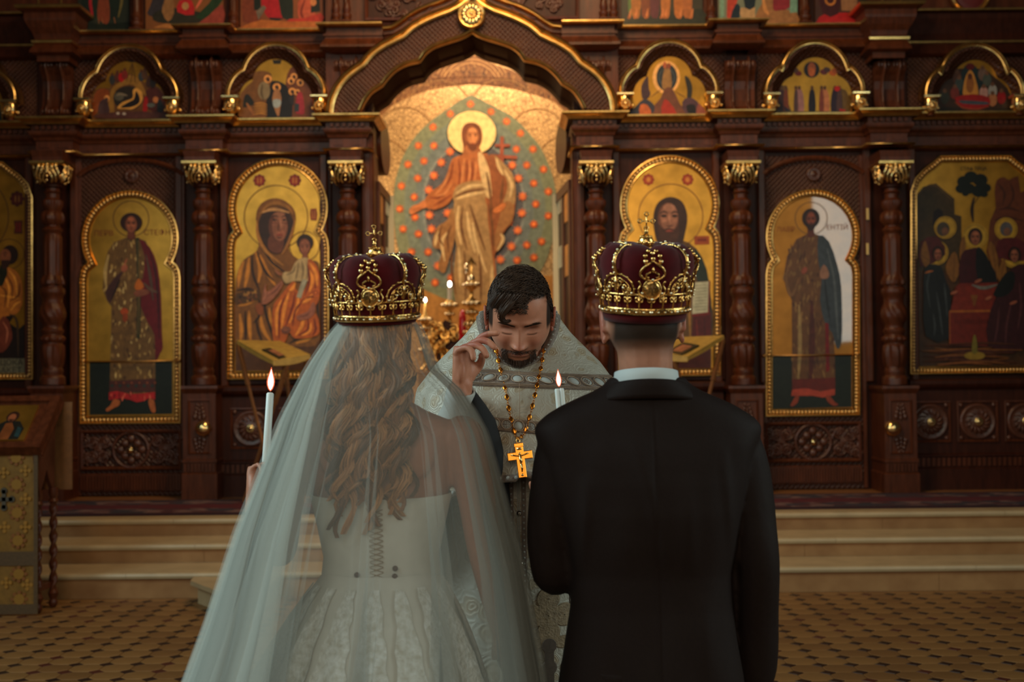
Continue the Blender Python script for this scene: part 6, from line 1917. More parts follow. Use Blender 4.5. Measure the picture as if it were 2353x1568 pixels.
MB().lathe(c.x, YT + .32, [(3 * s, zl(815)), (7 * s, zl(800)), (9 * s, zl(765)), (8 * s, zl(730)), (5 * s, zl(712))], 16).build('lamp_glass', M['red_glass'], t, smooth=True)
MB().lathe(c.x, YT + .32, [(12 * s, zt_ + .0005), (10 * s, zl(845)), (3 * s, zl(838)), (3 * s, zl(812))], 16).build('lamp_foot', M['gold'], t, smooth=True)
# ================================================================== lecterns
M['brocade'] = mat('gold_brocade', (0.25, 0.118, 0.015), 0.55, 0.25, vary=.3, vscale=30, bump=.15, bscale=200)
M['brocade_dark'] = mat('bronze_ribbon', (0.105, 0.056, 0.020), 0.6, 0.15, vary=.3, vscale=60)
M['yellow_cloth'] = mat('yellow_satin', (0.52, 0.32, 0.07), 0.5, vary=.3, vscale=20)
M['black_frame'] = mat('black_frame', (0.012, 0.02, 0.014), 0.35)
M['orange_cloth'] = mat('orange_velvet', (0.22, 0.085, 0.02), 0.7, vary=.3, vscale=30)

def twisted(mb, x, y, z0, z1, r):
    n = int((z1 - z0) / .006)
    mb.lathe(x, y, [(r * .8, z0 + (z1 - z0) * k / n) for k in range(n + 1)], 18, lambda a, z, i: 1 + .34 * cos(2 * a - z * 68))
    return mb

lx0, lx1 = -3.70, -3.075
t = thing('lectern', 'carved wooden lectern draped with gold brocade, a small icon on its slope', 'lectern', (-3.38, 8.0, 0))
yf, yb = 7.86, 8.14
legs = [(lx0 + .05, yf + .06), (lx1 - .035, yf + .06), (lx0 + .05, yb - .02), (lx1 - .01, yb - .02)]
for (x, y) in legs:
    mb = MB()
    twisted(mb, x, y, .12, .70, .026)
    mb.lathe(x, y, [(.014, .001), (.026, .015), (.03, .04), (.02, .06), (.028, .075), (.034, .10), (.02, .125)], 18)
    mb.lathe(x, y, [(.02, .69), (.034, .71), (.022, .73), (.03, .75), (.03, .80)], 18)
    mb.build('leg', M['wood'], t, smooth=40)
MB().box(lx0 + .03, lx1 - .02, yf + .045, yf + .075, .14, .175).box(lx1 - .05, lx1 - .015, yf + .03, yb, .14, .175).build('stretcher', M['wood'], t)
for x in (lx0 + .04, lx1 - .035):
    q = [(yf + .03, .76), (yf + .05, .76), (yf + .05, .80), (yf + .10, .86), (yf + .145, .93), (yf + .19, .86), (yb - .04, .80), (yb - .04, .76), (yb + .0, .76), (yb + .02, 1.33), (yf - .03, 1.05)]
    n = len(q)
    vs = [(x, y, z) for y, z in q] + [(x + .025, y, z) for y, z in q]
    MB().add(vs, [list(range(n)), list(range(2 * n - 1, n - 1, -1))] + [(i, i + n, (i + 1) % n + n, (i + 1) % n) for i in range(n)]).build('side_board', M['carved'], t)
A, B = Vector((0, 7.79, 1.075)), Vector((0, 8.16, 1.40))
sl = (B - A).normalized()
nrm = Vector((0, -sl.z, sl.y))
LS = (B - A).length

def desk(u, v, h):
    q = A + sl * v + nrm * h
    return (u, q.y, q.z)

def slab_uv(mb, u0, u1, v0, v1, h0, h1):
    vs = [desk(u, v, h) for h in (h0, h1) for (u, v) in ((u0, v0), (u1, v0), (u1, v1), (u0, v1))]
    mb.add(vs, [(3, 2, 1, 0), (4, 5, 6, 7), (0, 1, 5, 4), (1, 2, 6, 5), (2, 3, 7, 6), (3, 0, 4, 7)])
    return mb

u0, u1 = lx0 - .03, lx1 + .03
dk = slab_uv(MB(), u0, u1, 0, LS, -.05, 0).build('desk_board', M['wood'], t)
mb = MB()
slab_uv(mb, u0, u0 + .06, 0, LS, 0, .022); slab_uv(mb, u1 - .06, u1, 0, LS, 0, .022); slab_uv(mb, u0 + .06, u1 - .06, LS - .05, LS, 0, .022); slab_uv(mb, u0 + .06, u1 - .06, 0, .05, 0, .022)
slab_uv(mb, u1, u1 + .008, -.01, LS, -.055, -.035)
mb.build('desk_rim', M['wood'], dk)
ti = thing('lectern_icon', 'small gold icon of a saint lying on the slope of the brocade lectern', 'icon', desk((u0 + u1) / 2, .06, .001))
xi0, xi1 = u0 + .12, u1 - .125
slab_uv(MB(), xi0, xi1, .075, LS - .085, .0005, .014).build('icon_panel', M['gold_leaf'], ti)
mb = MB()

def dpoly(pts, col, h):
    mb.col = rgb(*col, k=1.7)
    mb.add([desk(u, v, h) for u, v in pts], [list(range(len(pts)))])

cu_ = xi1 - .125
H_ = LS - .16
v0_ = .08
dpoly([(cu_ - .13, v0_), (cu_ + .085, v0_), (cu_ + .095, v0_ + .10), (cu_ + .05, v0_ + .17), (cu_ - .04, v0_ + .18), (cu_ - .11, v0_ + .12)], (22, 20, 16), .0145)
dpoly([(cu_ - .05, v0_), (cu_ + .02, v0_), (cu_ + .03, v0_ + .10), (cu_ + .0, v0_ + .16), (cu_ - .04, v0_ + .15)], (96, 50, 22), .0149)
dpoly([(cu_ + .05 + .0, v0_ + .12), (cu_ + .08, v0_ + .10), (cu_ + .085, v0_ + .02), (cu_ + .05, v0_ + .03)], (26, 44, 46), .0149)
dpoly([(cu_ - .012 + .042 * cos(k * pi / 8), v0_ + .215 + .05 * sin(k * pi / 8)) for k in range(16)], (40, 20, 12), .0152)
dpoly([(cu_ - .014 + .026 * cos(k * pi / 8), v0_ + .205 + .036 * sin(k * pi / 8)) for k in range(16)], (120, 66, 40), .0156)
dpoly([(cu_ - .035, v0_ + .19), (cu_ + .008, v0_ + .19), (cu_ - .014, v0_ + .165)], (44, 22, 14), .0158)
mb.build('painted_saint', M['paint'], ti)
yc = 7.845
cl = MB()
rows = []
for k in range(25):
    z = 1.065 - (1.065 - .012) * k / 24
    rows.append([(x, yc + .006 * sin(x * 30 + k * .2) * (k / 24) - .0, z) for x in [lx0 - .01 + (lx1 + .005 - lx0) * j / 30 for j in range(31)]])
cl.grid(rows)
rows2 = [[(x, y + .006, z) for x, y, z in r] for r in rows]
cl.grid(rows2, flip=True)
cob = cl.build('brocade_cloth', M['brocade'], t, smooth=True)
bd = MB()
bd.box(lx1 - .028, lx1 - .002, yc - .012, yc - .006, .012, 1.06)
bd.box(lx0, lx1 - .028, yc - .012, yc - .006, .012, .075)
bd.box(lx0, lx1 - .028, yc - .012, yc - .006, P(40, 1300, yc).z, P(40, 1268, yc).z)
bd.build('ribbon_border', M['brocade_dark'], cob)
rz = MB()
for (x, y) in ((37, 1052), (38, 1114), (39, 1179), (41, 1243), (43, 1320), (44, 1378), (-40, 1084), (-40, 1148), (-40, 1212)):
    c = P(x, y, yc - .0085)
    for k in range(8):
        rz.disc_y((c.x + .043 * cos(k * pi / 4), yc - .0085, c.z + .043 * sin(k * pi / 4)), [(.014, .003), (.012, -.001), (.001, -.001)], 8)
rz.build('rosette_petals', mat('copper_thread', (0.24, 0.085, 0.02), .5, .3), cob, kind='stuff')
rz = MB()
for (x, y) in ((37, 1052), (38, 1114), (39, 1179), (41, 1243), (43, 1320), (44, 1378)):
    c = P(x, y, yc - .0085)
    rz.disc_y((c.x, yc - .0085, c.z), [(.036, .003), (.034, -.003), (.001, -.003)], 20)
rz.build('rosette_discs', mat('gold_thread', (0.31, 0.15, 0.022), .45, .35), cob, kind='stuff')
cr_ = MB()
for (x, y, dkk) in ((9, 1148, 1), (8, 1087, 0), (58, 1082, 0), (58, 1147, 0), (10, 1212, 0), (58, 1212, 0), (14, 1340, 0), (62, 1345, 0)):
    if dkk:
        continue
    c = P(x, y, yc - .0085)
    for (dx, dz) in ((0, 0), (.026, 0), (-.026, 0), (0, .026), (0, -.026)):
        cr_.disc_y((c.x + dx, yc - .0085, c.z + dz), [(.014, .003), (.012, -.001), (.001, -.001)], 8)
cr_.build('cross_motifs', mat('amber_thread', (0.36, 0.17, 0.025), .5, .3), cob, kind='stuff')
c = P(9, 1148, yc - .009)
mb = MB().box(c.x - .013, c.x + .013, yc - .013, yc - .006, c.z - .062, c.z + .062).box(c.x - .058, c.x + .058, yc - .013, yc - .006, c.z - .013, c.z + .013)
for (dx, dz) in ((.05, 0), (-.05, 0), (0, .055), (0, -.055)):
    mb.disc_y((c.x + dx, yc - .009, c.z + dz), [(.022, .003), (.02, -.004), (.001, -.004)], 12)
mb.build('dark_cross', mat('grey_thread', (0.07, 0.055, 0.035), .6), cob)
rows = [[(x, 8.19 + .01 * sin(x * 40), z) for x in [-3.40 + .415 * j / 12 for j in range(13)]] for z in (1.37, 1.2, 1.0, .86, .78)]
mb = MB().grid(rows)
mb.grid([[(x, y + .01, z) for x, y, z in r] for r in rows], flip=True)
mb.build('back_drape', M['orange_cloth'], t, smooth=True)

# ------------------------------------------------------------------ two folding stands on the platform

def stand(lab, mir, ilab):
    def Q(x, y, Y):
        if mir:
            x, y = 2208 - x, y - .0098 * (2208 - 2 * x)
        return P(x, y, Y)
    c = Q(625, 800, 10.05)
    t = thing('folding_stand', lab, 'lectern', (c.x, 10.05, ZP))
    K4 = [Q(544, 785, 10.15), Q(644, 787, 10.32), Q(713, 818, 9.97), Q(628, 833, 9.78)]
    up = Vector((0, 0, .012))
    vs = [v for v in K4] + [v + up for v in K4]
    fs = [(3, 2, 1, 0), (4, 5, 6, 7), (0, 1, 5, 4), (1, 2, 6, 5), (2, 3, 7, 6), (3, 0, 4, 7)]
    if mir:
        fs = [f[::-1] for f in fs]
    MB().add(vs, fs).build('cloth_top', M['yellow_cloth'], t)
    v0, v1 = K4[2], K4[3]
    mb = MB()
    for (a, b, drop) in ((K4[3], K4[2], .045), (K4[0], K4[3], .03)):
        mb.grid([[a.lerp(b, k / 8) + Vector((0, -.004, 0)) for k in range(9)], [a.lerp(b, k / 8) + Vector((0, -.006, -drop * (.6 + .4 * sin(k / 8 * pi)))) for k in range(9)]])
    mb.build('cloth_edge', M['yellow_cloth'], t)
    MB().tube([K4[3] + Vector((0, .02, -.025)), K4[2] + Vector((0, .02, -.025))], .016, 8).tube([K4[0] + Vector((0, 0, -.014)), K4[1] + Vector((0, 0, -.014))], .016, 8).build('rail', M['wood_warm'], t, smooth=40)
    zf = ZP + .0205
    a1, b1 = Q(547, 792, 10.15), Q(566, 885, 10.1)
    foot1 = Q(640, 1150, 9.9); foot1.z = zf
    a2, b2 = Q(660, 838, 9.86), Q(643, 890, 9.9)
    foot2 = Q(560, 1150, 10.2); foot2.z = zf
    for (a, b, f_, off) in ((a1, b1, foot1, 0), (a2, b2, foot2, .03), (Q(646, 792, 10.3), Q(652, 885, 10.3), Q(700, 1150, 10.1), 0), (Q(706, 825, 9.96), Q(700, 890, 10.0), Q(640, 1140, 10.35), .03)):
        f_ = Vector((f_.x, f_.y, zf))
        d = (f_ - a).normalized()
        mid = a + d * .36
        MB().tube([a, mid], .021, 4).tube([mid - d * .01, f_], .0145, 4).build('leg', M['wood_warm'], t)
    fr = [Q(601, 807, 10.0), Q(638, 800, 10.12), Q(679, 822, 9.95), Q(641, 828, 9.83)]
    nn = (K4[1] - K4[0]).cross(K4[3] - K4[0]).normalized()
    if nn.z < 0:
        nn = -nn

    def onplane(v, h):
        d_ = v - Vector((0, 0, CAM_H))
        o = Vector((0, 0, CAM_H))
        tt_ = (K4[0] + up - o).dot(nn) / d_.dot(nn)
        return o + d_ * tt_ + nn * h
    lo = [onplane(v, .001) for v in fr]
    hi = [onplane(v, .016) for v in fr]
    ti = thing('framed_picture', ilab, 'picture', lo[0])
    MB().add(lo + hi, fs).build('picture_frame', M['black_frame'], ti)
    cen = sum(hi, Vector()) / 4
    inn_ = [cen + (v - cen) * .62 + nn * .0012 for v in hi]
    f0 = [(0, 1, 2, 3)] if not mir else [(3, 2, 1, 0)]
    MB().add(inn_, f0).build('picture', mat('faded_print', rgb(150, 96, 70, k=1.5), .4, vary=.6, vscale=14), ti)
    return t

stand('wooden folding stand with a yellow cloth top before the mother and child icon', False, 'small black-framed picture on the yellow stand before the mother and child icon')
stand('wooden folding stand with a yellow cloth top before the bearded face icon', True, 'small black-framed picture on the yellow stand before the bearded face icon')

# ================================================================== wedding crowns
M['velvet'] = mat('crimson_velvet', (0.088, 0.002, 0.004), 0.85, sheen=.12, vary=.45, vscale=18, spec=.15)
M['crown_gold'] = mat('crown_gilding', (0.90, 0.54, 0.18), 0.20, 1.0, vary=.25, vscale=60, bump=.2, bscale=160)
M['crown_gem'] = mat('crown_crystal', (0.95, 0.82, 0.55), 0.08, 0.95)

def crown(label, base, yaw, tilt, roll_, s=1.0, lining=True):
    Mx = Matrix.Translation(base) @ Matrix.Rotation(roll_, 4, 'Y') @ Matrix.Rotation(tilt, 4, 'X') @ Matrix.Rotation(yaw, 4, 'Z') @ Matrix.Scale(s, 4)
    t = thing('wedding_crown', label, 'crown', base)

    def fin(mb, name, m, parent, smooth=True, kind=None):
        mb.v = [tuple(Mx @ Vector(v)) for v in mb.v]
        return mb.build(name, m, parent, smooth=smooth, kind=kind)

    def cyl(r, a, z):
        return Vector((r * sin(a), -r * cos(a), z))
    mb = MB()
    rows = []
    prof = [(.097, -.012), (.100, -.004), (.100, .01), (.101, .04), (.104, .06), (.111, .085), (.115, .105), (.113, .124), (.104, .139), (.088, .149), (.066, .152), (.04, .146), (.018, .146), (.002, .150)]
    for i, (r, z) in enumerate(prof):
        row = []
        for k in range(96):
            a = 2 * pi * k / 96
            lob = abs(sin(4 * a))
            u = max(0, min(1, (z - .05) / .06)) if i < 9 else max(0, 1 - (i - 8) / 5)
            rr = r * (1 + u * (.075 * lob - .05))
            zz_ = z + (.012 * lob * max(0, 1 - abs(i - 9) / 4) if i > 5 else 0)
            row.append(cyl(rr, a, zz_))
        rows.append(row)
    mb.grid(rows, closed=True, flip=True)
    fin(mb, 'velvet_cap', M['velvet'], t)
    if lining:
        mb = MB()
        rows = [[cyl(r, 2 * pi * k / 64, z) for k in range(64)] for r, z in ((.090, -.010), (.092, -.024), (.098, -.024), (.1005, -.012), (.101, .004))]
        mb.grid(rows, closed=True)
        fin(mb, 'velvet_lining', M['velvet'], t)
    mb = MB()
    rows = [[cyl(r, 2 * pi * k / 72, z) for k in range(72)] for r, z in ((.101, -.003), (.107, -.003), (.109, .002), (.1075, .006), (.109, .010), (.107, .014), (.101, .014))]
    mb.grid(rows, closed=True, flip=False)
    band = fin(mb, 'rim', M['crown_gold'], t)
    mb = MB()
    for k in range(40):
        a = 2 * pi * k / 40
        mb.ball(cyl(.1085, a, .004), .0026 if k % 4 else .0046, 7, 5)
    fin(mb, 'rim_crystals', M['crown_gem'], band, kind='stuff')
    mb = MB()
    n = 24
    for k in range(n):
        a0 = 2 * pi * k / n
        for dr in (-1, 1):
            pth = []
            for q in range(14):
                u = q / 13
                an = 4.6 * u
                rr = .014 * (1 - .75 * u)
                pth.append(cyl(.107, a0 + dr * (.012 + rr * (1 - cos(an)) * 4.5 / 1), .0145 + .012 + rr * sin(an) * 1.0 + .006 * u))
            mb.tube(pth, .0024, 5)
        mb.tube([cyl(.1065, a0, .014), cyl(.1085, a0, .03), cyl(.1075, a0, .044)], .0022, 5)
    rr_ = [[cyl(r, 2 * pi * k / 72, z) for k in range(72)] for r, z in ((.1045, .043), (.1085, .043), (.109, .0455), (.1075, .048), (.1045, .048))]
    mb.grid(rr_, closed=True)
    fin(mb, 'gallery', M['crown_gold'], t)
    for j in range(4):
        a = pi / 4 + j * pi / 2
        fan = MB()
        W_ = .41
        Hh = .046

        def fp(u, v, lift=0):     # u -1..1, v 0..1
            z = .047 + v * Hh
            return cyl(.1085 + .004 * v + lift, a + u * W_, z)
        fan.tube([fp(-cos(pi * q / 24), sin(pi * q / 24) ** .8) for q in range(25)], .0026, 6)
        fan.tube([fp(-.82 * cos(pi * q / 20), .80 * sin(pi * q / 20)) for q in range(21)], .0015, 5)
        for cu, cv, rr, dr in ((-.5, .28, .26, 1), (.5, .28, .26, -1), (-.22, .55, .24, -1), (.22, .55, .24, 1), (-.72, .16, .16, -1), (.72, .16, .16, 1), (0, .25, .2, 1)):
            fan.tube([fp(cu + rr * .75 * (1 - q / 20) * cos(q * .55 * dr), cv + rr * 1.15 * (1 - q / 20) * sin(q * .55 * dr), .0008) for q in range(17)], .0021, 5)
        fan.tube([fp(0, .05), fp(0, .5, .002), fp(0, 1.0, .001)], [.003, .0042, .0022], 6)
        for q in range(9):
            an = pi * (q + .5) / 9
            fan.ball(fp(-1.03 * cos(an), 1.03 * sin(an) ** .8), .0032, 7, 5)
        fan.ball(fp(0, 1.12), .006, 9, 6)
        fo = fin(fan, 'filigree_fan', M['crown_gold'], t)
        gem = MB()
        for (u, v) in ((-.45, .3), (.45, .3), (0, .62), (0, 1.12), (-.9, .05), (.9, .05)):
            gem.ball(fp(u, v, .003), .0036, 8, 5)
        fin(gem, 'fan_crystals', M['crown_gem'], fo, kind='stuff')
        rib = MB()
        pth = catmull([cyl(r, a, z) for r, z in ((.112, .09), (.1195, .104), (.1215, .12), (.115, .138), (.10, .152), (.08, .159), (.058, .156), (.042, .149), (.024, .15))], 5)
        rib.tube(pth, [(.0062, .0035)] * len(pth), 8)
        ro_ = fin(rib, 'rib', M['crown_gold'], t)
        gm = MB()
        for q in range(2, len(pth) - 3, 4):
            o_ = Vector((pth[q].x, pth[q].y, pth[q].z - .09))
            gm.ball(pth[q] + o_.normalized() * .0045, .0030, 7, 5)
        fin(gm, 'rib_crystals', M['crown_gem'], ro_, kind='stuff')
    for j in range(4):
        a = j * pi / 2

        def op(x, z, lift=0):
            r0 = .110 if z < .07 else .110 + .012 * min(1, (z - .07) / .04)
            if z > .122:
                r0 = .122 - (z - .122) * .9
            return cyl(r0 + lift, a + x / .112, z)
        orn = MB()
        rows = []
        for q, (k1, l) in enumerate(((1.0, .001), (.94, .0045), (.7, .006), (.02, .0065))):
            rows.append([op(.0195 * k1 * cos(2 * pi * m / 24), .058 + .021 * k1 * sin(2 * pi * m / 24), l) for m in range(24)])
        orn.grid(rows, closed=True, flip=False)
        orn.tube([op(.021 * cos(2 * pi * m / 24), .058 + .0225 * sin(2 * pi * m / 24), .003) for m in range(25)], .0022, 6, caps=False)
        for sg in (-1, 1):
            orn.tube(catmull([op(sg * .016, .040, .003), op(sg * .028, .046, .003), op(sg * .031, .058, .003), op(sg * .026, .068, .003), op(sg * .030, .078, .003)], 4), .0026, 6)
            orn.tube(catmull([op(0, .078, .003), op(sg * .018, .084, .003), op(sg * .027, .094, .003), op(sg * .021, .108, .003), op(sg * .008, .119, .003), op(0, .126, .003)], 5), .0030, 6)
            orn.tube(catmull([op(sg * .004, .100, .003), op(sg * .013, .094, .003), op(sg * .014, .088, .003), op(sg * .008, .086, .003)], 4), .0022, 6)
            orn.ball(op(sg * .016, .124, .004), .0062, 9, 6); orn.ball(op(sg * .017, .136, .003), .0058, 9, 6); orn.ball(op(sg * .010, .147, .003), .005, 9, 6)
        orn.tube([op(0, .096, .004), op(0, .104, .004), op(0, .112, .004)], [.0014, .0042, .0014], 6)
        orn.ball(op(0, .130, .005), .006, 9, 6); orn.ball(op(0, .142, .004), .006, 9, 6)
        oo = fin(orn, 'ornament', M['crown_gold'], t)
        crs = MB().tube([op(0, .046, .009), op(0, .072, .009)], .0015, 5).tube([op(-.008, .064, .0085), op(.008, .064, .0085)], .0015, 5)
        fin(crs, 'shield_cross', M['gold_dark'], oo)
        gm = MB()
        for (x, z) in ((0, .036), (-.022, .05), (.022, .05), (0, .082), (-.017, .124), (.017, .124), (0, .142)):
            gm.ball(op(x, z, .007), .0032, 8, 5)
        fin(gm, 'ornament_crystals', M['crown_gem'], oo, kind='stuff')
    ob_ = MB().ball((0, 0, .162), .0185, 18, 12)
    ob_.lathe(0, 0, [(.016, .145), (.02, .149), (.012, .153)], 18)
    for k in range(10):
        ob_.ball((.0185 * cos(k * pi / 5), .0185 * sin(k * pi / 5), .162), .0036, 7, 5)
        ob_.ball((.013 * cos(k * pi / 5 + .3), .013 * sin(k * pi / 5 + .3), .176), .0028, 7, 5)
    ob_.lathe(0, 0, [(.007, .179), (.004, .184), (.006, .187), (.003, .191), (.0035, .194)], 10)
    orb = fin(ob_, 'orb', M['crown_gold'], t)
    cz = .213
    cr2 = MB().tube([(0, 0, .192), (0, 0, cz + .014)], .0018, 6).tube([(-.013, 0, cz), (.013, 0, cz)], .0018, 6)
    for (x, z) in ((-.0155, cz), (.0155, cz), (0, cz + .0165), (0, cz - .017)):
        cr2.tube([(x + .0048 * cos(q * pi / 6), 0, z + .0048 * sin(q * pi / 6)) for q in range(13)], .0017, 5, caps=False)
    fin(cr2, 'crown_cross', M['crown_gold'], orb)
    return t

YBR, YGR = 2.56, 2.50
crown('gold and crimson velvet wedding crown on the groom, its lining showing', P(1481, 712, YGR + .02), radians(2), radians(9), radians(1), .865)
crown('gold and crimson velvet wedding crown over the veil of the bride', P(867, 731, YBR + .02), radians(-2), radians(7), radians(-1), .845, False)

# ================================================================== candles
M['wax_blue'] = mat('white_wax', (0.66, 0.72, 0.70), 0.4, sss=.2)
M['wick'] = mat('wick', (.02, .015, .01), .9)
fm = bpy.data.materials.new('flame_mantle')
fm.use_nodes = True
N_, L_ = fm.node_tree.nodes, fm.node_tree.links
N_.clear()
out_ = N_.new('ShaderNodeOutputMaterial'); mxs = N_.new('ShaderNodeMixShader'); tr_ = N_.new('ShaderNodeBsdfTransparent'); em = N_.new('ShaderNodeEmission')
em.inputs[0].default_value = (1.0, .16, .06, 1); em.inputs[1].default_value = 1.5; mxs.inputs[0].default_value = .42
L_.new(tr_.outputs[0], mxs.inputs[1]); L_.new(em.outputs[0], mxs.inputs[2]); L_.new(mxs.outputs[0], out_.inputs[0])
M['flame_mantle'] = fm
M['flame_hot'] = mat('flame_core_hot', (1, .9, .8), .5, emit=((1.0, .80, .62), 3.2))

def candle(label, bot, top, r, fl_h, two=False):
    t = thing('taper_candle', label, 'candle', bot)
    d = (top - bot).normalized()
    side = d.cross(Vector((0, 1, 0))).normalized()
    mb = MB()
    offs = [-.55, .55] if two else [0]
    for o in offs:
        rr = r * (.62 if two else 1)
        mb.tube([bot + side * o * r, bot.lerp(top, .5) + side * o * r, top - d * .003 + side * o * r, top + side * o * r], [rr, rr, rr, rr * .75], 14)
    mb.build('wax', M['wax_blue'], t, smooth=40)
    MB().tube([top - d * .002, top + d * .008, top + d * .013 + Vector((.001, 0, 0))], .0009, 6).build('wick', M['wick'], t)
    f0 = top + d * .003
    up = Vector((0.05, 0, 1)).normalized() if not two else Vector((-.06, 0, 1)).normalized()
    prof = [(0, .0), (.10, .55), (.25, .9), (.40, 1.0), (.55, .88), (.72, .58), (.88, .24), (1, .01)]
    for nm, k, m in (('flame_mantle', 1.0, 'flame_mantle'), ('flame_core', .72, 'flame_hot')):
        pth = [f0 + up * (fl_h * (u * (1 if k == 1 else .86) + (0 if k == 1 else .05))) for u, w in prof]
        MB().tube(pth, [max(.0004, w * fl_h * .165 * k) for u, w in prof], 14).build(nm, M[m], t, smooth=True)
    return t

candle('lit white taper candle held up by the bride beside her veil', P(606, 1135, 2.83), P(621, 903, 2.86), .0088, .058)
candle('lit pair of joined white tapers held up by the groom before the priest', P(1306, 1120, 2.80), P(1285, 893, 2.80), .0095, .042, True)
# ================================================================== people
M['skin'] = mat('skin', (1, 1, 1), 0.48, attr=True, vary=.06, vscale=60, sss=.12, bump=.04, bscale=260, spec=.35)
M['hair'] = mat('hair_strands', (1, 1, 1), 0.52, attr=True, spec=.35)
M['suit'] = mat('dark_wool_suit', (0.0135, 0.0068, 0.0052), 0.7, vary=.2, vscale=160, spec=.16, bump=.08, bscale=700)
M['shirt'] = mat('white_shirt', (0.52, 0.58, 0.58), 0.75)
M['shoe'] = mat('black_leather', (0.01, 0.009, 0.009), 0.3)
SKIN = np.array((0.40, 0.185, 0.115))

def chain(mb, pts, rads, n=14):
    """limb: smooth tapered tube through joints, round ends"""
    p = catmull(pts, 6)
    r = []
    for i in range(len(pts) - 1):
        r += [rads[i] + (rads[i + 1] - rads[i]) * k / 6 for k in range(6)]
    r.append(rads[-1])
    mb.tube(p, r, n)
    mb.ball(p[0], rads[0], n, 8)
    mb.ball(p[-1], rads[-1], n, 8)
    return mb

def head_mesh(nu=150, nv=130):
    """sculpted head, facing -Y, chin down -Z, eyes at z=0; returns verts(np), faces, uv dirs"""
    V = np.zeros((nv, nu, 3))
    for i in range(nv):
        ph = -pi / 2 + pi * (i + .0) / (nv - 1)
        for j in range(nu):
            th = 2 * pi * j / nu
            d = np.array((cos(ph) * sin(th), -cos(ph) * cos(th), sin(ph)))
            V[i, j] = d
    d = V.reshape(-1, 3)
    sgn = np.sign(d)
    pw = 2.25
    q = (np.abs(d) ** pw)
    k = (q[:, 0] + q[:, 1] + q[:, 2]) ** (-1 / pw)
    p = d * k[:, None] * np.array((.0765, .098, .120))
    x, y, z = p[:, 0].copy(), p[:, 1].copy(), p[:, 2].copy()

    def sm(a, b, v):
        t = np.clip((v - a) / (b - a), 0, 1)
        return t * t * (3 - 2 * t)
    jaw = sm(-.025, -.12, z)
    x *= 1 - .22 * jaw
    front = sm(.02, -.06, y)
    y = np.where(y < 0, y * (1 - .10 * front * sm(.10, -.02, z)), y * (1 - .28 * sm(-.03, -.11, z)))
    y += np.where(y > 0, 0, 0)
    x *= 1 - .06 * np.exp(-((z - .02) / .035) ** 2) * sm(-.02, -.08, y)
    fr = sm(-.02, -.05, y)

    def g(cx, cz, sx, sz):
        return np.exp(-((np.abs(x) - cx) / sx) ** 2 - ((z - cz) / sz) ** 2)

    def g1(cx, cz, sx, sz):
        return np.exp(-((x - cx) / sx) ** 2 - ((z - cz) / sz) ** 2)
    dy = np.zeros_like(y)
    dy -= .0065 * g(.026, .019, .026, .008)             # brow ridge
    dy += .0150 * g(.030, -.001, .015, .011)            # socket
    dy -= .0075 * g(.032, -.006, .0125, .0085)          # closed lid
    dy += .0022 * g(.032, -.0135, .014, .0022)          # lash crease
    ridge = np.clip((.014 - z) / .058, 0, 1)
    nose_h = .006 + .021 * ridge ** 1.2
    nose = np.exp(-(x / (.0072 + .006 * ridge)) ** 2) * nose_h * sm(.022, .004, z) * sm(-.058, -.046, z)
    dy -= nose
    dy -= .0085 * g(.0125, -.0445, .0058, .0068)        # wings
    dy += .004 * g(.0065, -.0525, .004, .003)           # nostrils
    dy -= .0045 * g(.044, -.034, .022, .020)            # cheeks
    dy += .003 * g(.028, -.05, .009, .02)               # nasolabial
    dy -= .0045 * g1(0, -.0675, .020, .0045)            # upper lip
    dy -= .0055 * g1(0, -.0790, .017, .0050)            # lower lip
    dy += .0050 * g1(0, -.0730, .021, .0018)            # mouth line
    dy += .004 * g1(0, -.0885, .018, .005)
    dy -= .008 * g1(0, -.106, .022, .014)               # chin
    dy -= .003 * g1(0, .06, .04, .03)
    y = y + dy * fr
    P_ = np.stack((x, y, z), 1)
    faces = []
    for i in range(nv - 1):
        for j in range(nu):
            faces.append((i * nu + j, i * nu + (j + 1) % nu, (i + 1) * nu + (j + 1) % nu, (i + 1) * nu + j))
    return P_, faces

def ear_verts(sg, cx, cy, cz, s=1.0):
    mb = MB()
    c = Vector((cx, cy, cz))
    for (r0, wz, wy, off, rr) in ((0, .031, .017, 0, .0045), (0, .020, .010, .003, .004)):
        pth = []
        for k in range(22):
            a = radians(-80 + 290 * k / 21)
            pth.append(c + Vector((sg * (.010 + .006 * sin(a) * .4), wy * cos(a) * s, wz * sin(a) * s)))
        mb.tube(pth, rr * s, 7)
    mb.ball(c + Vector((sg * .003, 0, 0)), .016 * s, 12, 8, (.4, .9, 1.6))
    mb.ball(c + Vector((sg * .007, -.004, -.027 * s)), .0075 * s, 8, 6, (.7, 1, 1.1))
    return mb

def strands(name, roots, parent, col_fn, seg=5, w0=.0011, w1=.0003, tri=3):
    """roots: list of point lists; each strand becomes a slim tapered tube"""
    vs, fs, cs = [], [], []
    for pts, col in roots:
        b = len(vs)
        n = len(pts)
        for i, p in enumerate(pts):
            t = pts[min(i + 1, n - 1)] - pts[max(i - 1, 0)]
            t = t.normalized() if t.length > 1e-9 else Vector((0, 0, 1))
            u = t.orthogonal().normalized()
            w = t.cross(u)
            r = w0 + (w1 - w0) * i / (n - 1)
            for k in range(tri):
                a = 2 * pi * k / tri
                vs.append(p + u * (r * cos(a)) + w * (r * sin(a)))
        for i in range(n - 1):
            for k in range(tri):
                fs.append((b + i * tri + k, b + i * tri + (k + 1) % tri, b + (i + 1) * tri + (k + 1) % tri, b + (i + 1) * tri + k))
                cs.append(col)
    mb = MB()
    mb.v = [tuple(v) for v in vs]
    mb.f = [list(f) for f in fs]
    mb.m = [0] * len(fs)
    mb.c = cs
    return mb.build(name, M['hair'], parent, smooth=True)

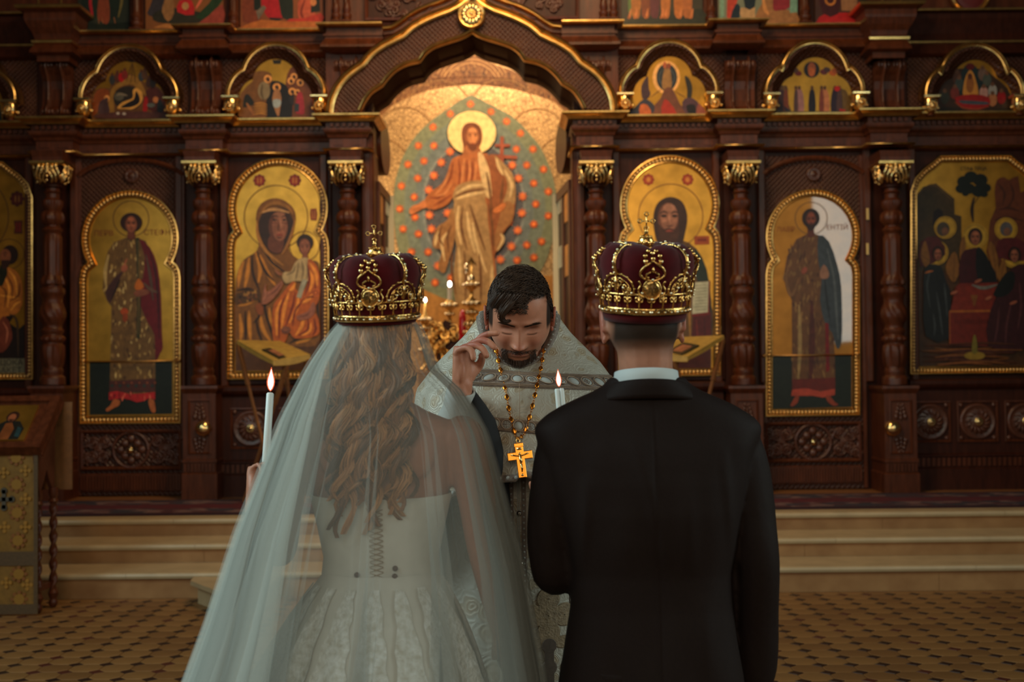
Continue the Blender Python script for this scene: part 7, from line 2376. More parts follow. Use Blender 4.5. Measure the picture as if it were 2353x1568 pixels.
def hand_builder(fingers, thumb, palm_len=.09, half=.040):
    """hand with wrist at the origin, fingers up +Z, palm normal +X, little finger towards -Y"""
    mb = MB()
    mb.loft([((0, 0, -.03), (.022, 0, 0), (0, .029, 0)), ((0, 0, 0), (.021, 0, 0), (0, .030, 0)), ((.002, 0, .03), (.020, 0, 0), (0, half * .92, 0)), ((.001, 0, .06), (.017, 0, 0), (0, half, 0)), ((-.002, 0, palm_len), (.013, 0, 0), (0, half * .95, 0))], 20, power=2.6)
    mb.ball((.010, .022, .035), .020, 12, 8, (.8, .9, 1.5))      # thumb mound
    mb.ball((.009, -.024, .030), .017, 12, 8, (.8, .8, 1.8))     # heel
    for (yy, zz_, lens, angs, r, spread) in fingers:
        p = Vector((-.002, yy, zz_ - .012))
        pts = [p.copy()]
        for L_, a in zip((.012,) + tuple(lens), (angs[0] * .3,) + tuple(angs)):
            a = radians(a)
            p = p + Vector((sin(a) * L_, spread * L_, cos(a) * L_))
            pts.append(p.copy())
        sub = []
        for i in range(len(pts) - 1):
            for k in range(4):
                sub.append(pts[i].lerp(pts[i + 1], k / 4))
        sub.append(pts[-1])
        for _ in range(2):
            sub = [sub[0]] + [(sub[i - 1] + sub[i] * 2 + sub[i + 1]) / 4 for i in range(1, len(sub) - 1)] + [sub[-1]]
        n = len(sub)
        mb.tube(sub, [r * (1.08 - .26 * i / (n - 1)) for i in range(n)], 12)
        mb.ball(sub[-1], r * .82, 12, 8)
    pts = [Vector(q) for q in thumb]
    sub = catmull(pts, 5)
    n = len(sub)
    mb.tube(sub, [.0125 - .0038 * i / (n - 1) for i in range(n)], 12)
    mb.ball(sub[-1], .0088, 12, 8)
    return mb

def xf(mb, Mx):
    mb.v = [tuple(Mx @ Vector(v)) for v in mb.v]
    return mb

def merge(a, b):
    o = len(a.v)
    a.v += b.v
    a.f += [[i + o for i in f] for f in b.f]
    a.m += b.m
    a.c += b.c
    return a

def add_np(mb, V, faces):
    mb.add([tuple(v) for v in V], faces)
    return mb

def paint_verts(me, fn):
    co = mesh_np(me)
    vcol(me, fn(co))

def wrinkle(me, amp, freq, seed=0, mask=None):
    """soft cloth folds pushed along the normals"""
    co = mesh_np(me)
    nr = np.empty(len(me.vertices) * 3, np.float32)
    me.vertices.foreach_get('normal', nr)
    nr = nr.reshape(-1, 3)
    h = np.array([mnoise.noise((c[0] * freq[0] + seed, c[1] * freq[1], c[2] * freq[2])) for c in co])
    if mask is not None:
        h = h * mask(co)
    set_np(me, co + nr * (h * amp)[:, None])

def skin_cols(base, n):
    return np.tile(np.array(base), (n, 1))

# ------------------------------------------------------------------ the groom, seen from behind
G = lambda x, y, d=0: P(x, y, YGR + d)
gz = lambda y: P(1490, y, YGR).z
gt = thing('person', 'person in a dark suit and white collar, wearing a crown, back turned', 'person', (G(1492, 900).x, YGR + .05, 0))
gx = G(1492, 1000).x
hx = G(1483, 720).x
HP, HF = head_mesh(96, 80)
body = MB()
hc = Vector((hx, YGR + .045, gz(722)))
Rm = np.array(Matrix.Rotation(pi, 3, 'Z') @ Matrix.Rotation(radians(6), 3, 'X'))
V = (HP * np.array((1.0, 1, 1))) @ Rm.T + np.array(hc)
add_np(body, V, HF)
chain(body, [Vector((hx + .002, YGR + .035, gz(745))), Vector((gx - .003, YGR + .03, gz(820))), Vector((gx, YGR + .040, gz(900)))], [.066, .0575, .056])
for sg, ex, ey in ((-1, 1389, 748), (1, 1578, 748)):
    e = ear_verts(sg, 0, 0, 0, 1.12)
    xf(e, Matrix.Translation(Vector((G(ex, ey).x - sg * .010, YGR + .055, gz(ey)))) @ Matrix.Rotation(radians(-14), 4, 'X'))
    merge(body, e)
tor = [(900, .070, .055), (935, .12, .07), (985, .16, .08), (1060, .155, .09), (1200, .14, .09), (1330, .13, .085), (1480, .14, .09)]
body.loft([((gx, YGR + .05, gz(y)), (w, 0, 0), (0, dpt, 0)) for y, w, dpt in tor], 24)
armR = [G(1690, 1045, .05), G(1741, 1290, .035), G(1735, 1560, .09)]
armL = [G(1296, 1045, .05), G(1268, 1305, .06), G(1285, 1200, .27)]
chain(body, armR, [.036, .030, .024]); chain(body, [armL[0], G(1268, 1270, .07), armL[2]], [.036, .028, .025])
for sg in (-1, 1):
    chain(body, [Vector((gx + sg * .085, YGR + .05, .86)), Vector((gx + sg * .09, YGR + .045, .48)), Vector((gx + sg * .095, YGR + .06, .07))], [.085, .055, .04])
hn = hand_builder([(-.033, .080, (.030, .02, .016), (70, 130, 170), .0078, 0), (-.012, .086, (.036, .024, .018), (70, 130, 170), .0086, 0), (.011, .088, (.038, .026, .019), (70, 130, 170), .009, 0), (.033, .086, (.036, .023, .018), (60, 120, 160), .0088, 0)], [(.006, .03, .03), (.024, .044, .05), (.040, .036, .07), (.044, .014, .078)])
w = G(1289, 1160, .275)
Mh = Matrix.Translation(w) @ Matrix(((0.25, -.55, .30, 0), (-.15, .6, .55, 0), (-.1, -.3, .78, 0), (0, 0, 0, 1)))
Zv = (G(1292, 1095, .30) - w).normalized(); Xv = Vector((.75, -.35, 0)); Xv = (Xv - Zv * Xv.dot(Zv)).normalized(); Yv = Zv.cross(Xv)
Mh = Matrix.Translation(w) @ Matrix((Xv, Yv, Zv)).transposed().to_4x4()
merge(body, xf(hn, Mh))
hn2 = hand_builder([(-.033, .080, (.030, .02, .016), (15, 35, 55), .0078, 0), (-.012, .086, (.040, .026, .018), (15, 35, 55), .0086, 0), (.011, .088, (.042, .028, .019), (15, 35, 55), .009, 0), (.033, .086, (.040, .025, .018), (12, 30, 45), .0088, 0)], [(.006, .03, .03), (.02, .045, .05), (.03, .046, .07), (.034, .040, .085)])
w2 = armR[-1]
Zv = Vector((0, .08, -1)).normalized(); Xv = Vector((-1, 0, 0)); Xv = (Xv - Zv * Xv.dot(Zv)).normalized(); Yv = Zv.cross(Xv)
merge(body, xf(hn2, Matrix.Translation(w2) @ Matrix((Xv, Yv, Zv)).transposed().to_4x4()))
me = fuse(body, .0042, 4, .5)

def groom_col(co):
    c = skin_cols(SKIN * np.array((1.12, 1.1, 1.1)), len(co))
    z0, z1 = gz(826), gz(778)
    hairm = np.clip((co[:, 2] - z0) / (z1 - z0), 0, 1) * np.clip((.075 - np.abs(co[:, 0] - hx)) / .012, 0, 1)
    hairm *= (co[:, 1] < YGR + .06)
    c = c * (1 - hairm[:, None]) + np.array((.035, .022, .016)) * hairm[:, None]
    ear = np.clip((np.abs(co[:, 0] - hx) - .078) / .01, 0, 1) * (co[:, 2] > gz(810)) * (co[:, 2] < gz(680))
    c = c * (1 - ear[:, None] * .6) + np.array((.42, .10, .07)) * ear[:, None] * .6
    return c

paint_verts(me, groom_col)
me.materials.append(M['skin'])
put(me, 'body', gt)
rg = random.Random(5)
st = []
for k in range(2600):
    a = rg.uniform(-1.35, 1.35)
    z = rg.uniform(gz(800), gz(690))
    f = (z - gz(800)) / (gz(690) - gz(800))
    if f < .3 or rg.random() > .25 + f:
        continue
    r = .074 * (1 - .08 * (1 - f))
    p0 = Vector((hx + r * sin(a), YGR + .045 - (.094 if f > .5 else .07 + .024 * f * 2) * cos(a), z))
    L_ = .003 + .006 * f
    p1 = p0 + Vector((.4 * sin(a), -.5 * cos(a), -.75)).normalized() * L_
    g_ = rg.uniform(.7, 1.4)
    st.append(([p0, p0.lerp(p1, .5) + Vector((0, -.0006, 0)), p1], (.026 * g_, .016 * g_, .011 * g_)))
strands('clipped_hair', st, gt, None, w0=.0006, w1=.0002)
mb = MB()
cc = Vector((gx - .002, YGR + .028, 0))
rows = []
for (r, dz, ry) in ((.0608, 0, 1.0), (.0626, -.0006, 1.0), (.0645, -.016, 1.02), (.0655, -.036, 1.02), (.062, -.044, 1.02), (.061, -.02, 1.0), (.0598, -.001, 1.0)):
    row = []
    for k in range(60):
        a = 2 * pi * k / 60
        zt2 = gz(845) + dz - .018 * (1 - cos(a)) * .5
        row.append((cc.x + r * 1.06 * sin(a), cc.y - r * ry * 1.02 * cos(a), zt2))
    rows.append(row)
rows.append(rows[0])
mb.grid(rows, closed=True)
mb.build('shirt_collar', M['shirt'], gt, smooth=True)
jk = MB()
sec = [(868, 88, .064, 0), (885, 100, .068, 0), (900, 126, .074, 0), (916, 164, .080, 0), (934, 202, .085, 0), (952, 232, .089, 0), (970, 254, .092, 0), (984, 263, .095, 0), (1000, 262, .099, 0), (1030, 250, .108, 0), (1060, 238, .114, 1), (1110, 226, .120, 2), (1180, 212, .122, 4), (1250, 199, .118, 6), (1320, 188, .112, 8), (1400, 189, .113, 8), (1480, 197, .119, 7), (1568, 207, .125, 6), (1640, 212, .128, 5), (1690, 213, .128, 5)]
jk.loft([((G(1492 + dx, y).x, YGR + .045, gz(y)), (w / 1110, 0, 0), (0, dpt, 0)) for y, w, dpt, dx in sec], 48, power=2.5)
chain(jk, [G(1688, 1004, .05), G(1700, 1050, .05), G(1715, 1110, .05), G(1730, 1180, .045), G(1740, 1290, .035), G(1739, 1430, .06), G(1733, 1545, .085)], [.047, .0525, .0535, .0525, .0500, .0445, .038])
chain(jk, [G(1296, 1004, .05), G(1285, 1050, .05), G(1274, 1110, .055), G(1264, 1180, .055), G(1262, 1250, .055), G(1272, 1316, .07), G(1280, 1290, .15), G(1286, 1225, .235)], [.047, .0525, .0535, .053, .0535, .0530, .049, .042])
me = fuse(jk, .0058, 7, .5)
seamx = gx + .010

def jmask(co):
    return np.clip((gz(930) - co[:, 2]) / .08, .15, 1)

wrinkle(me, .012, (7.0, 5.0, 2.6), 3.1, jmask)
wrinkle(me, .006, (17, 12, 6.0), 9.7, jmask)
co = mesh_np(me)
gr = np.exp(-((co[:, 0] - seamx - .006 * np.sin(co[:, 2] * 3)) / .0035) ** 2) * (co[:, 1] < YGR + .02) * (co[:, 2] < gz(915))
co[:, 1] += gr * .0028
for (x0, y0, x1, y1, wd, am) in ((1445, 985, 1530, 1300, .016, .006), (1560, 1080, 1580, 1320, .02, .005), (1650, 1010, 1690, 1330, .013, .006), (1345, 1080, 1330, 1330, .014, .006), (1600, 1350, 1620, 1560, .022, .004)):
    a, b = G(x0, y0), G(x1, y1)
    t_ = np.clip(((co[:, 0] - a.x) * (b.x - a.x) + (co[:, 2] - a.z) * (b.z - a.z)) / ((b.x - a.x) ** 2 + (b.z - a.z) ** 2), 0, 1)
    dx_ = np.hypot(co[:, 0] - (a.x + t_ * (b.x - a.x)), co[:, 2] - (a.z + t_ * (b.z - a.z)))
    co[:, 1] -= np.exp(-(dx_ / wd) ** 2) * am * np.sin(t_ * pi) * (co[:, 1] < YGR + .03)
set_np(me, co)
me.materials.append(M['suit'])
put(me, 'jacket', gt)
mb = MB()
rows = []
for (rx_, ry_, yc_, dy_) in ((.076, .075, 876, .030), (.080, .079, 870, .030), (.086, .082, 874, .031), (.099, .087, 889, .036), (.119, .093, 904, .042), (.132, .095, 914, .045), (.124, .088, 917, .045), (.080, .070, 895, .035)):
    row = []
    for k in range(64):
        a = 2 * pi * k / 64
        row.append((cc.x + .002 + rx_ * sin(a), YGR + dy_ - ry_ * cos(a), gz(yc_) - .03 * (1 - cos(a)) * .5))
    rows.append(row)
rows.append(rows[0])
mb.grid(rows, closed=True)
mb.build('jacket_collar', M['suit'], gt, smooth=True)
tr_m = MB()
for sg in (-1, 1):
    tr_m.loft([((gx + sg * .075, YGR + .05, .93), (.10, 0, 0), (0, .12, 0)), ((gx + sg * .088, YGR + .045, .70), (.085, 0, 0), (0, .10, 0)), ((gx + sg * .09, YGR + .045, .45), (.072, 0, 0), (0, .08, 0)), ((gx + sg * .095, YGR + .055, .07), (.062, 0, 0), (0, .075, 0))], 20)
me = fuse(tr_m, .009, 4)
me.materials.append(M['suit'])
put(me, 'trousers', gt)
for sg in (-1, 1):
    MB().loft([((gx + sg * .1, YGR - .03, .035), (.036, 0, 0), (0, .01, .034)), ((gx + sg * .1, YGR + .03, .045), (.043, 0, 0), (0, .006, .044)), ((gx + sg * .102, YGR + .14, .035), (.048, 0, 0), (0, 0, .034)), ((gx + sg * .104, YGR + .22, .028), (.045, 0, 0), (0, 0, .026)), ((gx + sg * .104, YGR + .26, .022), (.025, 0, 0), (0, 0, .018))], 16).build('shoe', M['shoe'], gt, smooth=True)

# ------------------------------------------------------------------ the bride
Bp = lambda x, y, d=0: P(x, y, YBR + d)
bz = lambda y: P(868, y, YBR).z
bx = Bp(870, 1100).x
bt = thing('person', 'person in a white gown under a long sheer veil, back turned, crowned', 'person', (bx, YBR + .05, 0))
body = MB()
hb = Vector((Bp(868, 745).x, YBR + .045, bz(745)))
Rm = np.array(Matrix.Rotation(pi, 3, 'Z') @ Matrix.Rotation(radians(8), 3, 'X'))
add_np(body, (HP * .88) @ Rm.T + np.array(hb), HF)
chain(body, [Vector((hb.x, YBR + .04, bz(790))), Vector((bx, YBR + .035, bz(880))), Vector((bx, YBR + .03, bz(960)))], [.052, .047, .06])
tor = [(915, .05, .045, 2), (945, .095, .058, 2), (968, .145, .068, 2), (992, .165, .075, 2), (1050, .158, .085, 2), (1130, .148, .095, 0), (1220, .132, .092, 0), (1290, .118, .085, 0), (1360, .128, .098, 0), (1450, .160, .120, 0), (1560, .175, .13, 0)]
body.loft([((bx + dx * .001, YBR + .045, bz(y)), (w, 0, 0), (0, dpt, 0)) for y, w, dpt, dx in tor], 28)
aR = [Bp(1062, 1003, .045), Bp(1092, 1130, .04), Bp(1112, 1260, .05), Bp(1135, 1360, .065), Bp(1150, 1440, .085)]
chain(body, aR, [.046, .042, .037, .033, .025])
aL = [Bp(682, 1003, .045), Bp(655, 1140, .05), Bp(640, 1265, .08), Bp(622, 1190, .20), Bp(612, 1115, .265)]
chain(body, aL, [.046, .042, .038, .032, .024])
for sg in (-1, 1):
    body.ball((bx + sg * .075, YBR - .028, bz(1035)), .05, 14, 10, (1, .5, 1.3))
    chain(body, [Vector((bx + sg * .08, YBR + .05, .86)), Vector((bx + sg * .08, YBR + .045, .50)), Vector((bx + sg * .08, YBR + .06, .10))], [.09, .055, .036])
hnR = hand_builder([(-.030, .074, (.028, .018, .015), (10, 25, 40), .0068, 0), (-.011, .080, (.036, .023, .016), (8, 20, 35), .0074, 0), (.010, .082, (.038, .025, .017), (6, 18, 30), .0077, 0), (.030, .078, (.035, .022, .016), (4, 14, 24), .0075, 0)], [(.006, .026, .026), (.016, .040, .046), (.022, .044, .064), (.026, .042, .078)], .082, .036)
Zv = Vector((.12, .22, -1)).normalized(); Xv = Vector((-1, 0, 0)); Xv = (Xv - Zv * Xv.dot(Zv)).normalized(); Yv = Zv.cross(Xv)
merge(body, xf(hnR, Matrix.Translation(aR[-1] + Zv * .012) @ Matrix((Xv, Yv, Zv)).transposed().to_4x4()))
hnL = hand_builder([(-.030, .074, (.028, .018, .015), (75, 135, 175), .0068, 0), (-.011, .080, (.034, .022, .016), (75, 135, 175), .0074, 0), (.010, .082, (.036, .023, .017), (75, 135, 175), .0077, 0), (.030, .078, (.033, .021, .016), (65, 125, 165), .0075, 0)], [(.006, .026, .026), (.020, .038, .044), (.034, .030, .062), (.038, .012, .070)], .082, .036)
Zv = Vector((.0, .35, .85)).normalized(); Xv = Vector((.6, -.5, .2)); Xv = (Xv - Zv * Xv.dot(Zv)).normalized(); Yv = Zv.cross(Xv)
cpos = P(609, 1080, 2.835)
merge(body, xf(hnL, Matrix.Translation(cpos - Zv * .075 - Xv * .018) @ Matrix((Xv, Yv, Zv)).transposed().to_4x4()))
me = fuse(body, .005, 6, .5)
co = mesh_np(me)
bk = (co[:, 1] < YBR + .03) * (co[:, 2] > bz(1200)) * (co[:, 2] < bz(960))
co[:, 1] += bk * .007 * np.exp(-((co[:, 0] - bx) / .012) ** 2)
set_np(me, co)
paint_verts(me, lambda c_: skin_cols(SKIN * np.array((1.0, .93, .9)), len(c_)))
me.materials.append(M['skin'])
put(me, 'body', bt)
gown = mat('ivory_satin', (0.64, 0.63, 0.56), 0.55, vary=.12, vscale=24, sheen=.15)
lace = mat('white_lace', (0.80, 0.84, 0.82), 0.7, vary=.35, vscale=70, bump=.5, bscale=140, base2=(.52, .50, .42))
bd = MB()
sec = [(1143, .151, .099), (1150, .152, .100), (1220, .137, .097), (1290, .124, .091), (1330, .128, .097)]
rows = []
for y, w, dpt in sec:
    rows.append([(bx + w * sin(2 * pi * k / 72), YBR + .045 - dpt * cos(2 * pi * k / 72) * (1 + .0 * k), bz(y) + .012 * (1 - cos(2 * pi * k / 72)) * .5) for k in range(72)])
bd.grid(rows, closed=True, flip=True)
bod = bd.build('bodice', gown, bt, smooth=True)
lc = MB()
for k in range(13):
    z = bz(1165 + k * 12)
    for sg in (-1, 1):
        u = k / 12
        dd = .098 - .008 * u
        a, b = Vector((bx - sg * .014, YBR + .045 - dd - .003, z)), Vector((bx + sg * .014, YBR + .045 - dd - .0035, bz(1165 + k * 12 + 10)))
        lc.tube([a, a.lerp(b, .5) + Vector((0, -.002, 0)), b], .0013, 5)
lc.build('corset_lacing', mat('brown_cord', (0.33, 0.24, 0.16), .7), bod, kind='stuff')
bn = MB()
for (x, y) in ((820, 1322), (826, 1340), (908, 1307), (907, 1325)):
    c = Bp(x, y, -.052)
    bn.ball(c, .006, 8, 6)
bn.build('hook_buttons', mat('dark_buttons', (0.07, 0.02, 0.015), .4), bod, kind='stuff')
pp = MB()
rows = []
NS = 220
for i in range(46):
    u = i / 45
    z = bz(1318) * (1 - u) + .012 * u
    row = []
    for k in range(NS):
        a = 2 * pi * k / NS
        base_r = .122 + .13 * (1 - math.exp(-u * 5)) + .40 * u ** 1.15 * (.25 + .75 * min(1, .5 * (1 - sin(a)) * (1 + cos(a))))
        fold = sin(11 * a + 1.3 * sin(2 * a)) * .55 + .45 * sin(19 * a + 2.0 * sin(3 * a + 1))
        r = base_r * (1 + .075 * min(1, u * 3) * fold)
        row.append((bx - .01 * u + r * sin(a) * 1.0, YBR + .045 - r * cos(a) * .86 + .05 * u, z))
    rows.append(row)
pp.grid(rows, closed=True, flip=True)
pp.build('skirt', gown, bt, smooth=True)
lt = MB()

def skirt_pt(a, u, lift):
    base_r = .122 + .13 * (1 - math.exp(-u * 5)) + .40 * u ** 1.15 * (.25 + .75 * min(1, .5 * (1 - sin(a)) * (1 + cos(a))))
    fold = sin(11 * a + 1.3 * sin(2 * a)) * .55 + .45 * sin(19 * a + 2.0 * sin(3 * a + 1))
    r = base_r * (1 + .075 * min(1, u * 3) * fold) + lift
    z = bz(1318) * (1 - u) + .012 * u
    return (bx - .01 * u + r * sin(a), YBR + .045 - r * cos(a) * .86 + .05 * u, z)

for j in range(9):
    a0 = radians(-80 + j * 20)
    wd = radians(7.5)
    rows = []
    for i in range(22):
        u = .02 + i / 21 * (.34 + .05 * ((j * 7) % 3))
        ww = wd * (.55 + .55 * sin(pi * min(1, i / 21 * 1.1)) + .12 * sin(i * 1.9 + j))
        rows.append([skirt_pt(a0 + ww * (k / 6 - .5) * 2, u, .006) for k in range(7)])
    MB().grid(rows, flip=True).build('lace_panel', lace, bt, smooth=True)

rg = random.Random(21)
hs = []
HCOL = [(0.36, 0.175, 0.062), (0.22, 0.100, 0.038), (0.48, 0.26, 0.105), (0.10, 0.044, 0.018), (0.42, 0.215, 0.082)]

def ytop_head(a):
    return YBR + .045 - .088 * cos(a)

for L_ in range(34):
    a = -1.3 + 2.5 * ((L_ * 13) % 34) / 33
    ph, fr_ = rg.uniform(0, 6.28), rg.uniform(17, 24)
    amp = rg.uniform(.012, .022)
    x0, y0, z0 = hb.x + .068 * sin(a), YBR + .045 - .080 * cos(a), bz(722)
    xe = bx - .008 + .078 * sin(a) + rg.uniform(-.02, .02)
    ze = bz(rg.uniform(1120, 1230))
    if rg.random() < .22:
        ze = bz(rg.uniform(1000, 1090))
    dep = rg.uniform(-.080, -.052)
    col = rg.choice(HCOL)
    rl = rg.uniform(.0065, .0105)
    for s_ in range(26):
        an, rr = rg.uniform(0, 6.28), rl * sqrt(rg.random())
        lag = rg.gauss(0, .10)
        pts = []
        for i in range(34):
            u = i / 33
            w_ = min(1, max(0, (u - .12) / .35))
            z = z0 + (ze - z0) * u
            xs = x0 + (xe - x0) * (u ** .8)
            yl = y0 + (YBR + dep - y0) * min(1, u * 1.6)
            q = fr_ * u + ph + lag
            k = (1 + .5 * sin(u * pi)) * (1 - .6 * max(0, u - .7) / .3)
            pts.append(Vector((xs + w_ * amp * sin(q) + rr * k * cos(an + q * .6), yl + w_ * amp * .55 * cos(q) + rr * .7 * k * sin(an + q * .6), z)))
        g_ = rg.uniform(.5, 1.05)
        hs.append((pts, (col[0] * g_ * 1.15, col[1] * g_ * .95, col[2] * g_ * .75)))
strands('long_wavy_hair', hs, bt, None, w0=.0030, w1=.0010, tri=4)
cap = MB()
rows = []
for i in range(14):
    ph = -.25 + 1.7 * i / 13
    rows.append([(hb.x + .072 * cos(ph) * sin(a), YBR + .047 - .086 * cos(ph) * cos(a), hb.z + .03 + .085 * sin(ph)) for a in [-2.0 + 4.0 * k / 40 for k in range(41)]])
cap.col = (.13, .06, .028)
cap.grid(rows, flip=False)
cap.build('hair_cap', M['hair'], bt, smooth=True)

vm = bpy.data.materials.new('sheer_tulle')
vm.use_nodes = True
N_, L_ = vm.node_tree.nodes, vm.node_tree.links
N_.clear()
out_ = N_.new('ShaderNodeOutputMaterial'); mxs = N_.new('ShaderNodeMixShader'); tr_ = N_.new('ShaderNodeBsdfTransparent')
df = N_.new('ShaderNodeBsdfDiffuse'); df.inputs[0].default_value = (.68, .71, .65, 1)
tl = N_.new('ShaderNodeBsdfTranslucent'); tl.inputs[0].default_value = (.68, .71, .65, 1)
m2 = N_.new('ShaderNodeMixShader'); m2.inputs[0].default_value = .4
L_.new(df.outputs[0], m2.inputs[1]); L_.new(tl.outputs[0], m2.inputs[2])
mxs.inputs[0].default_value = .128
L_.new(tr_.outputs[0], mxs.inputs[1]); L_.new(m2.outputs[0], mxs.inputs[2]); L_.new(mxs.outputs[0], out_.inputs[0])
M['tulle'] = vm
vg = vm.copy()
vg.name = 'gathered_tulle'
for n_ in vg.node_tree.nodes:
    if n_.type == 'MIX_SHADER' and any(l.from_node.type == 'BSDF_TRANSPARENT' for l in n_.inputs[1].links):
        n_.inputs[0].default_value = .30
M['tulle_gathered'] = vg
LE = [(738, 772), (760, 752), (840, 700), (960, 640), (1100, 588), (1220, 543), (1430, 480), (1568, 432), (1800, 355), (2150, 250), (2480, 170)]
RE = [(738, 960), (760, 972), (850, 1006), (900, 1060), (950, 1092), (1000, 1118), (1130, 1152), (1300, 1196), (1480, 1226), (1568, 1242), (1800, 1250), (2150, 1254), (2480, 1256)]

def ip(tab, y, k0=0, k1=1):
    for (a, b) in zip(tab[:-1], tab[1:]):
        if y <= b[0]:
            t = (y - a[0]) / (b[0] - a[0])
            return a[1] + (b[1] - a[1]) * max(0, t)
    return tab[-1][1]

def veil(name, seed, inset, amp, ybot, dY, span=None):
    r_ = random.Random(seed)
    ph = [r_.uniform(0, 6.28) for _ in range(6)]
    NU, NV = 260, 64
    rows = []
    zfl = P(868, 2480, YBR).z
    for i in range(NV):
        u = i / (NV - 1)
        y = 738 + (ybot - 738) * u ** 1.15
        z = max(.012, bz(y))
        xl, xr = ip(LE, y), ip(RE, y)
        XLw, XRw = Bp(xl, y).x + inset, Bp(xr, y).x - inset
        xm_ = (XLw + XRw) / 2
        hw_ = (XRw - XLw) / 2
        dep = (.096 + .30 * (u ** 1.0) + .055 * min(1, u * 8)) * (1 - inset * 3) + dY
        row = []
        for j in range(NU):
            a = -2.05 + 4.1 * j / (NU - 1) if span is None else span[0] + (span[1] - span[0]) * j / (NU - 1)
            f = .50 * sin(13 * a + ph[0] + .8 * sin(2 * a + ph[1])) + .32 * sin(23 * a + ph[2] + .7 * sin(3 * a)) + .22 * sin(37 * a + ph[3] + 2 * u)
            k = amp * (.25 + 1.5 * min(1, u * 1.6))
            env = .45 + .75 * min(1, abs(a) / 1.1) ** 2
            rr = 1 + k * f * env / max(.11, hw_) * .11
            tw = k * (.55 * sin(13 * a + ph[0] + 1.2) + .8 * env * sin(29 * a + ph[4]))
            x = xm_ + hw_ * rr * sin(a + tw) * (1.0)
            yy = YBR + .05 - dep * rr * cos(a + tw)
            if u > .12:      # rests on the shoulders before falling
                pass
            row.append((x, yy, z))
        rows.append(row)
    mb = MB().grid(rows, flip=True)
    return mb.build(name, M['tulle'] if span is None else M['tulle_gathered'], bt, smooth=True)

veil('veil', 3, 0.0, .115, 2470, 0.0)
veil('veil_underlayer', 8, .016, .10, 2300, -.008)
veil('veil_gather', 15, .008, .15, 2440, -.004, (-2.0, -.55))
veil('veil_gather', 19, .010, .15, 2440, -.006, (1.25, 2.0))
veil('veil_gather', 27, .013, .17, 2440, -.007, (-1.9, -.75))
veil('veil_gather', 33, .005, .16, 2440, -.002, (-1.8, -.65))
# ------------------------------------------------------------------ the priest, facing the couple
YPR = 3.22
Q_ = lambda x, y, d=0: P(x, y, YPR + d)
pz = lambda y: P(1195, y, YPR).z
px = Q_(1193, 900).x
pt = thing('person', 'bearded person in silvery brocade vestments, head bowed, one hand raised', 'person', (px, YPR + .05, 0))
hcen = P(1194, 728, YPR - .07)
BOW = radians(27)
Rp = Matrix.Rotation(radians(1.5), 3, 'Y') @ Matrix.Rotation(BOW, 3, 'X')
HPp, HFp = head_mesh(190, 170)
HPp = HPp * np.array((1.06, 1.0, 1.0))

def hp(v):
    return hcen + Rp @ Vector(v)

body = MB()
V = HPp @ np.array(Rp).T + np.array(hcen)
core = MB()
chain(core, [hp((0, .03, -.02)), hp((0, .035, -.09)), Vector((px, YPR + .02, pz(900)))], [.065, .062, .075])
core.loft([((px, YPR + .04, pz(y)), (w, 0, 0), (0, d, 0)) for y, w, d in ((880, .09, .07), (915, .17, .09), (960, .20, .11), (1060, .19, .13), (1200, .18, .14), (1330, .18, .14), (1500, .18, .14))], 24)
for sg in (-1, 1):
    chain(core, [Vector((px + sg * .09, YPR + .05, .8)), Vector((px + sg * .09, YPR + .05, .45)), Vector((px + sg * .1, YPR + .05, .08))], [.09, .06, .045])
WR = Q_(1062, 884, -.20)
EL = Q_(1030, 1060, -.10)
chain(core, [Vector((px - .19, YPR + .03, pz(950))), EL, WR], [.05, .042, .027])
chain(core, [Vector((px + .19, YPR + .03, pz(950))), Q_(1400, 1130, -.02), Q_(1330, 1190, -.19)], [.05, .042, .03])
hnd = hand_builder([(-.034, .084, (.030, .020, .017), (74, 128, 165), .0090, -.05), (-.012, .091, (.040, .026, .019), (76, 118, 150), .0097, -.02), (.012, .095, (.042, .027, .020), (62, 104, 132), .0100, .02), (.034, .092, (.041, .026, .020), (40, 70, 90), .0097, .06)],
                   [(.008, .030, .026), (.020, .042, .046), (.034, .032, .062), (.044, .016, .074)], .094, .041)
Zv = Vector((.05, .06, 1)).normalized(); Xv = Vector((.88, -.47, .0)); Xv = (Xv - Zv * Xv.dot(Zv)).normalized(); Yv = Zv.cross(Xv)
merge(core, xf(hnd, Matrix.Translation(WR) @ Matrix((Xv, Yv, Zv)).transposed().to_4x4() @ Matrix.Scale(1.0, 4)))
hn3 = hand_builder([(-.033, .080, (.031, .021, .017), (25, 45, 60), .008, 0), (-.012, .088, (.041, .027, .019), (25, 45, 60), .0088, 0), (.011, .090, (.043, .028, .02), (25, 45, 60), .009, 0), (.033, .088, (.041, .026, .019), (20, 40, 55), .009, 0)], [(.006, .03, .03), (.024, .044, .05), (.034, .044, .07), (.04, .04, .085)])
Zv = Vector((-.55, -.6, .3)).normalized(); Xv = Vector((0, .2, 1)); Xv = (Xv - Zv * Xv.dot(Zv)).normalized(); Yv = Zv.cross(Xv)
merge(core, xf(hn3, Matrix.Translation(Q_(1330, 1190, -.19)) @ Matrix((Xv, Yv, Zv)).transposed().to_4x4()))
for sg in (-1, 1):
    e = ear_verts(sg, sg * .0785, .004, -.006, 1.0)
    e.v = [tuple(hp(v)) for v in e.v]
    merge(core, e)
cme = fuse(core, .0030, 3, .5)
hb_ = MB()
cv = mesh_np(cme)
hb_.v = [tuple(v) for v in cv]
hb_.f = [list(p.vertices) for p in cme.polygons]
hb_.m = [0] * len(hb_.f); hb_.c = [None] * len(hb_.f)
n0 = len(hb_.v)
hb_.add([tuple(v) for v in V], HFp)
me = hb_.mesh('body')
me.polygons.foreach_set('use_smooth', [True] * len(me.polygons))
cols = np.tile(SKIN * np.array((1.22, 1.10, 1.05)), (len(me.vertices), 1))
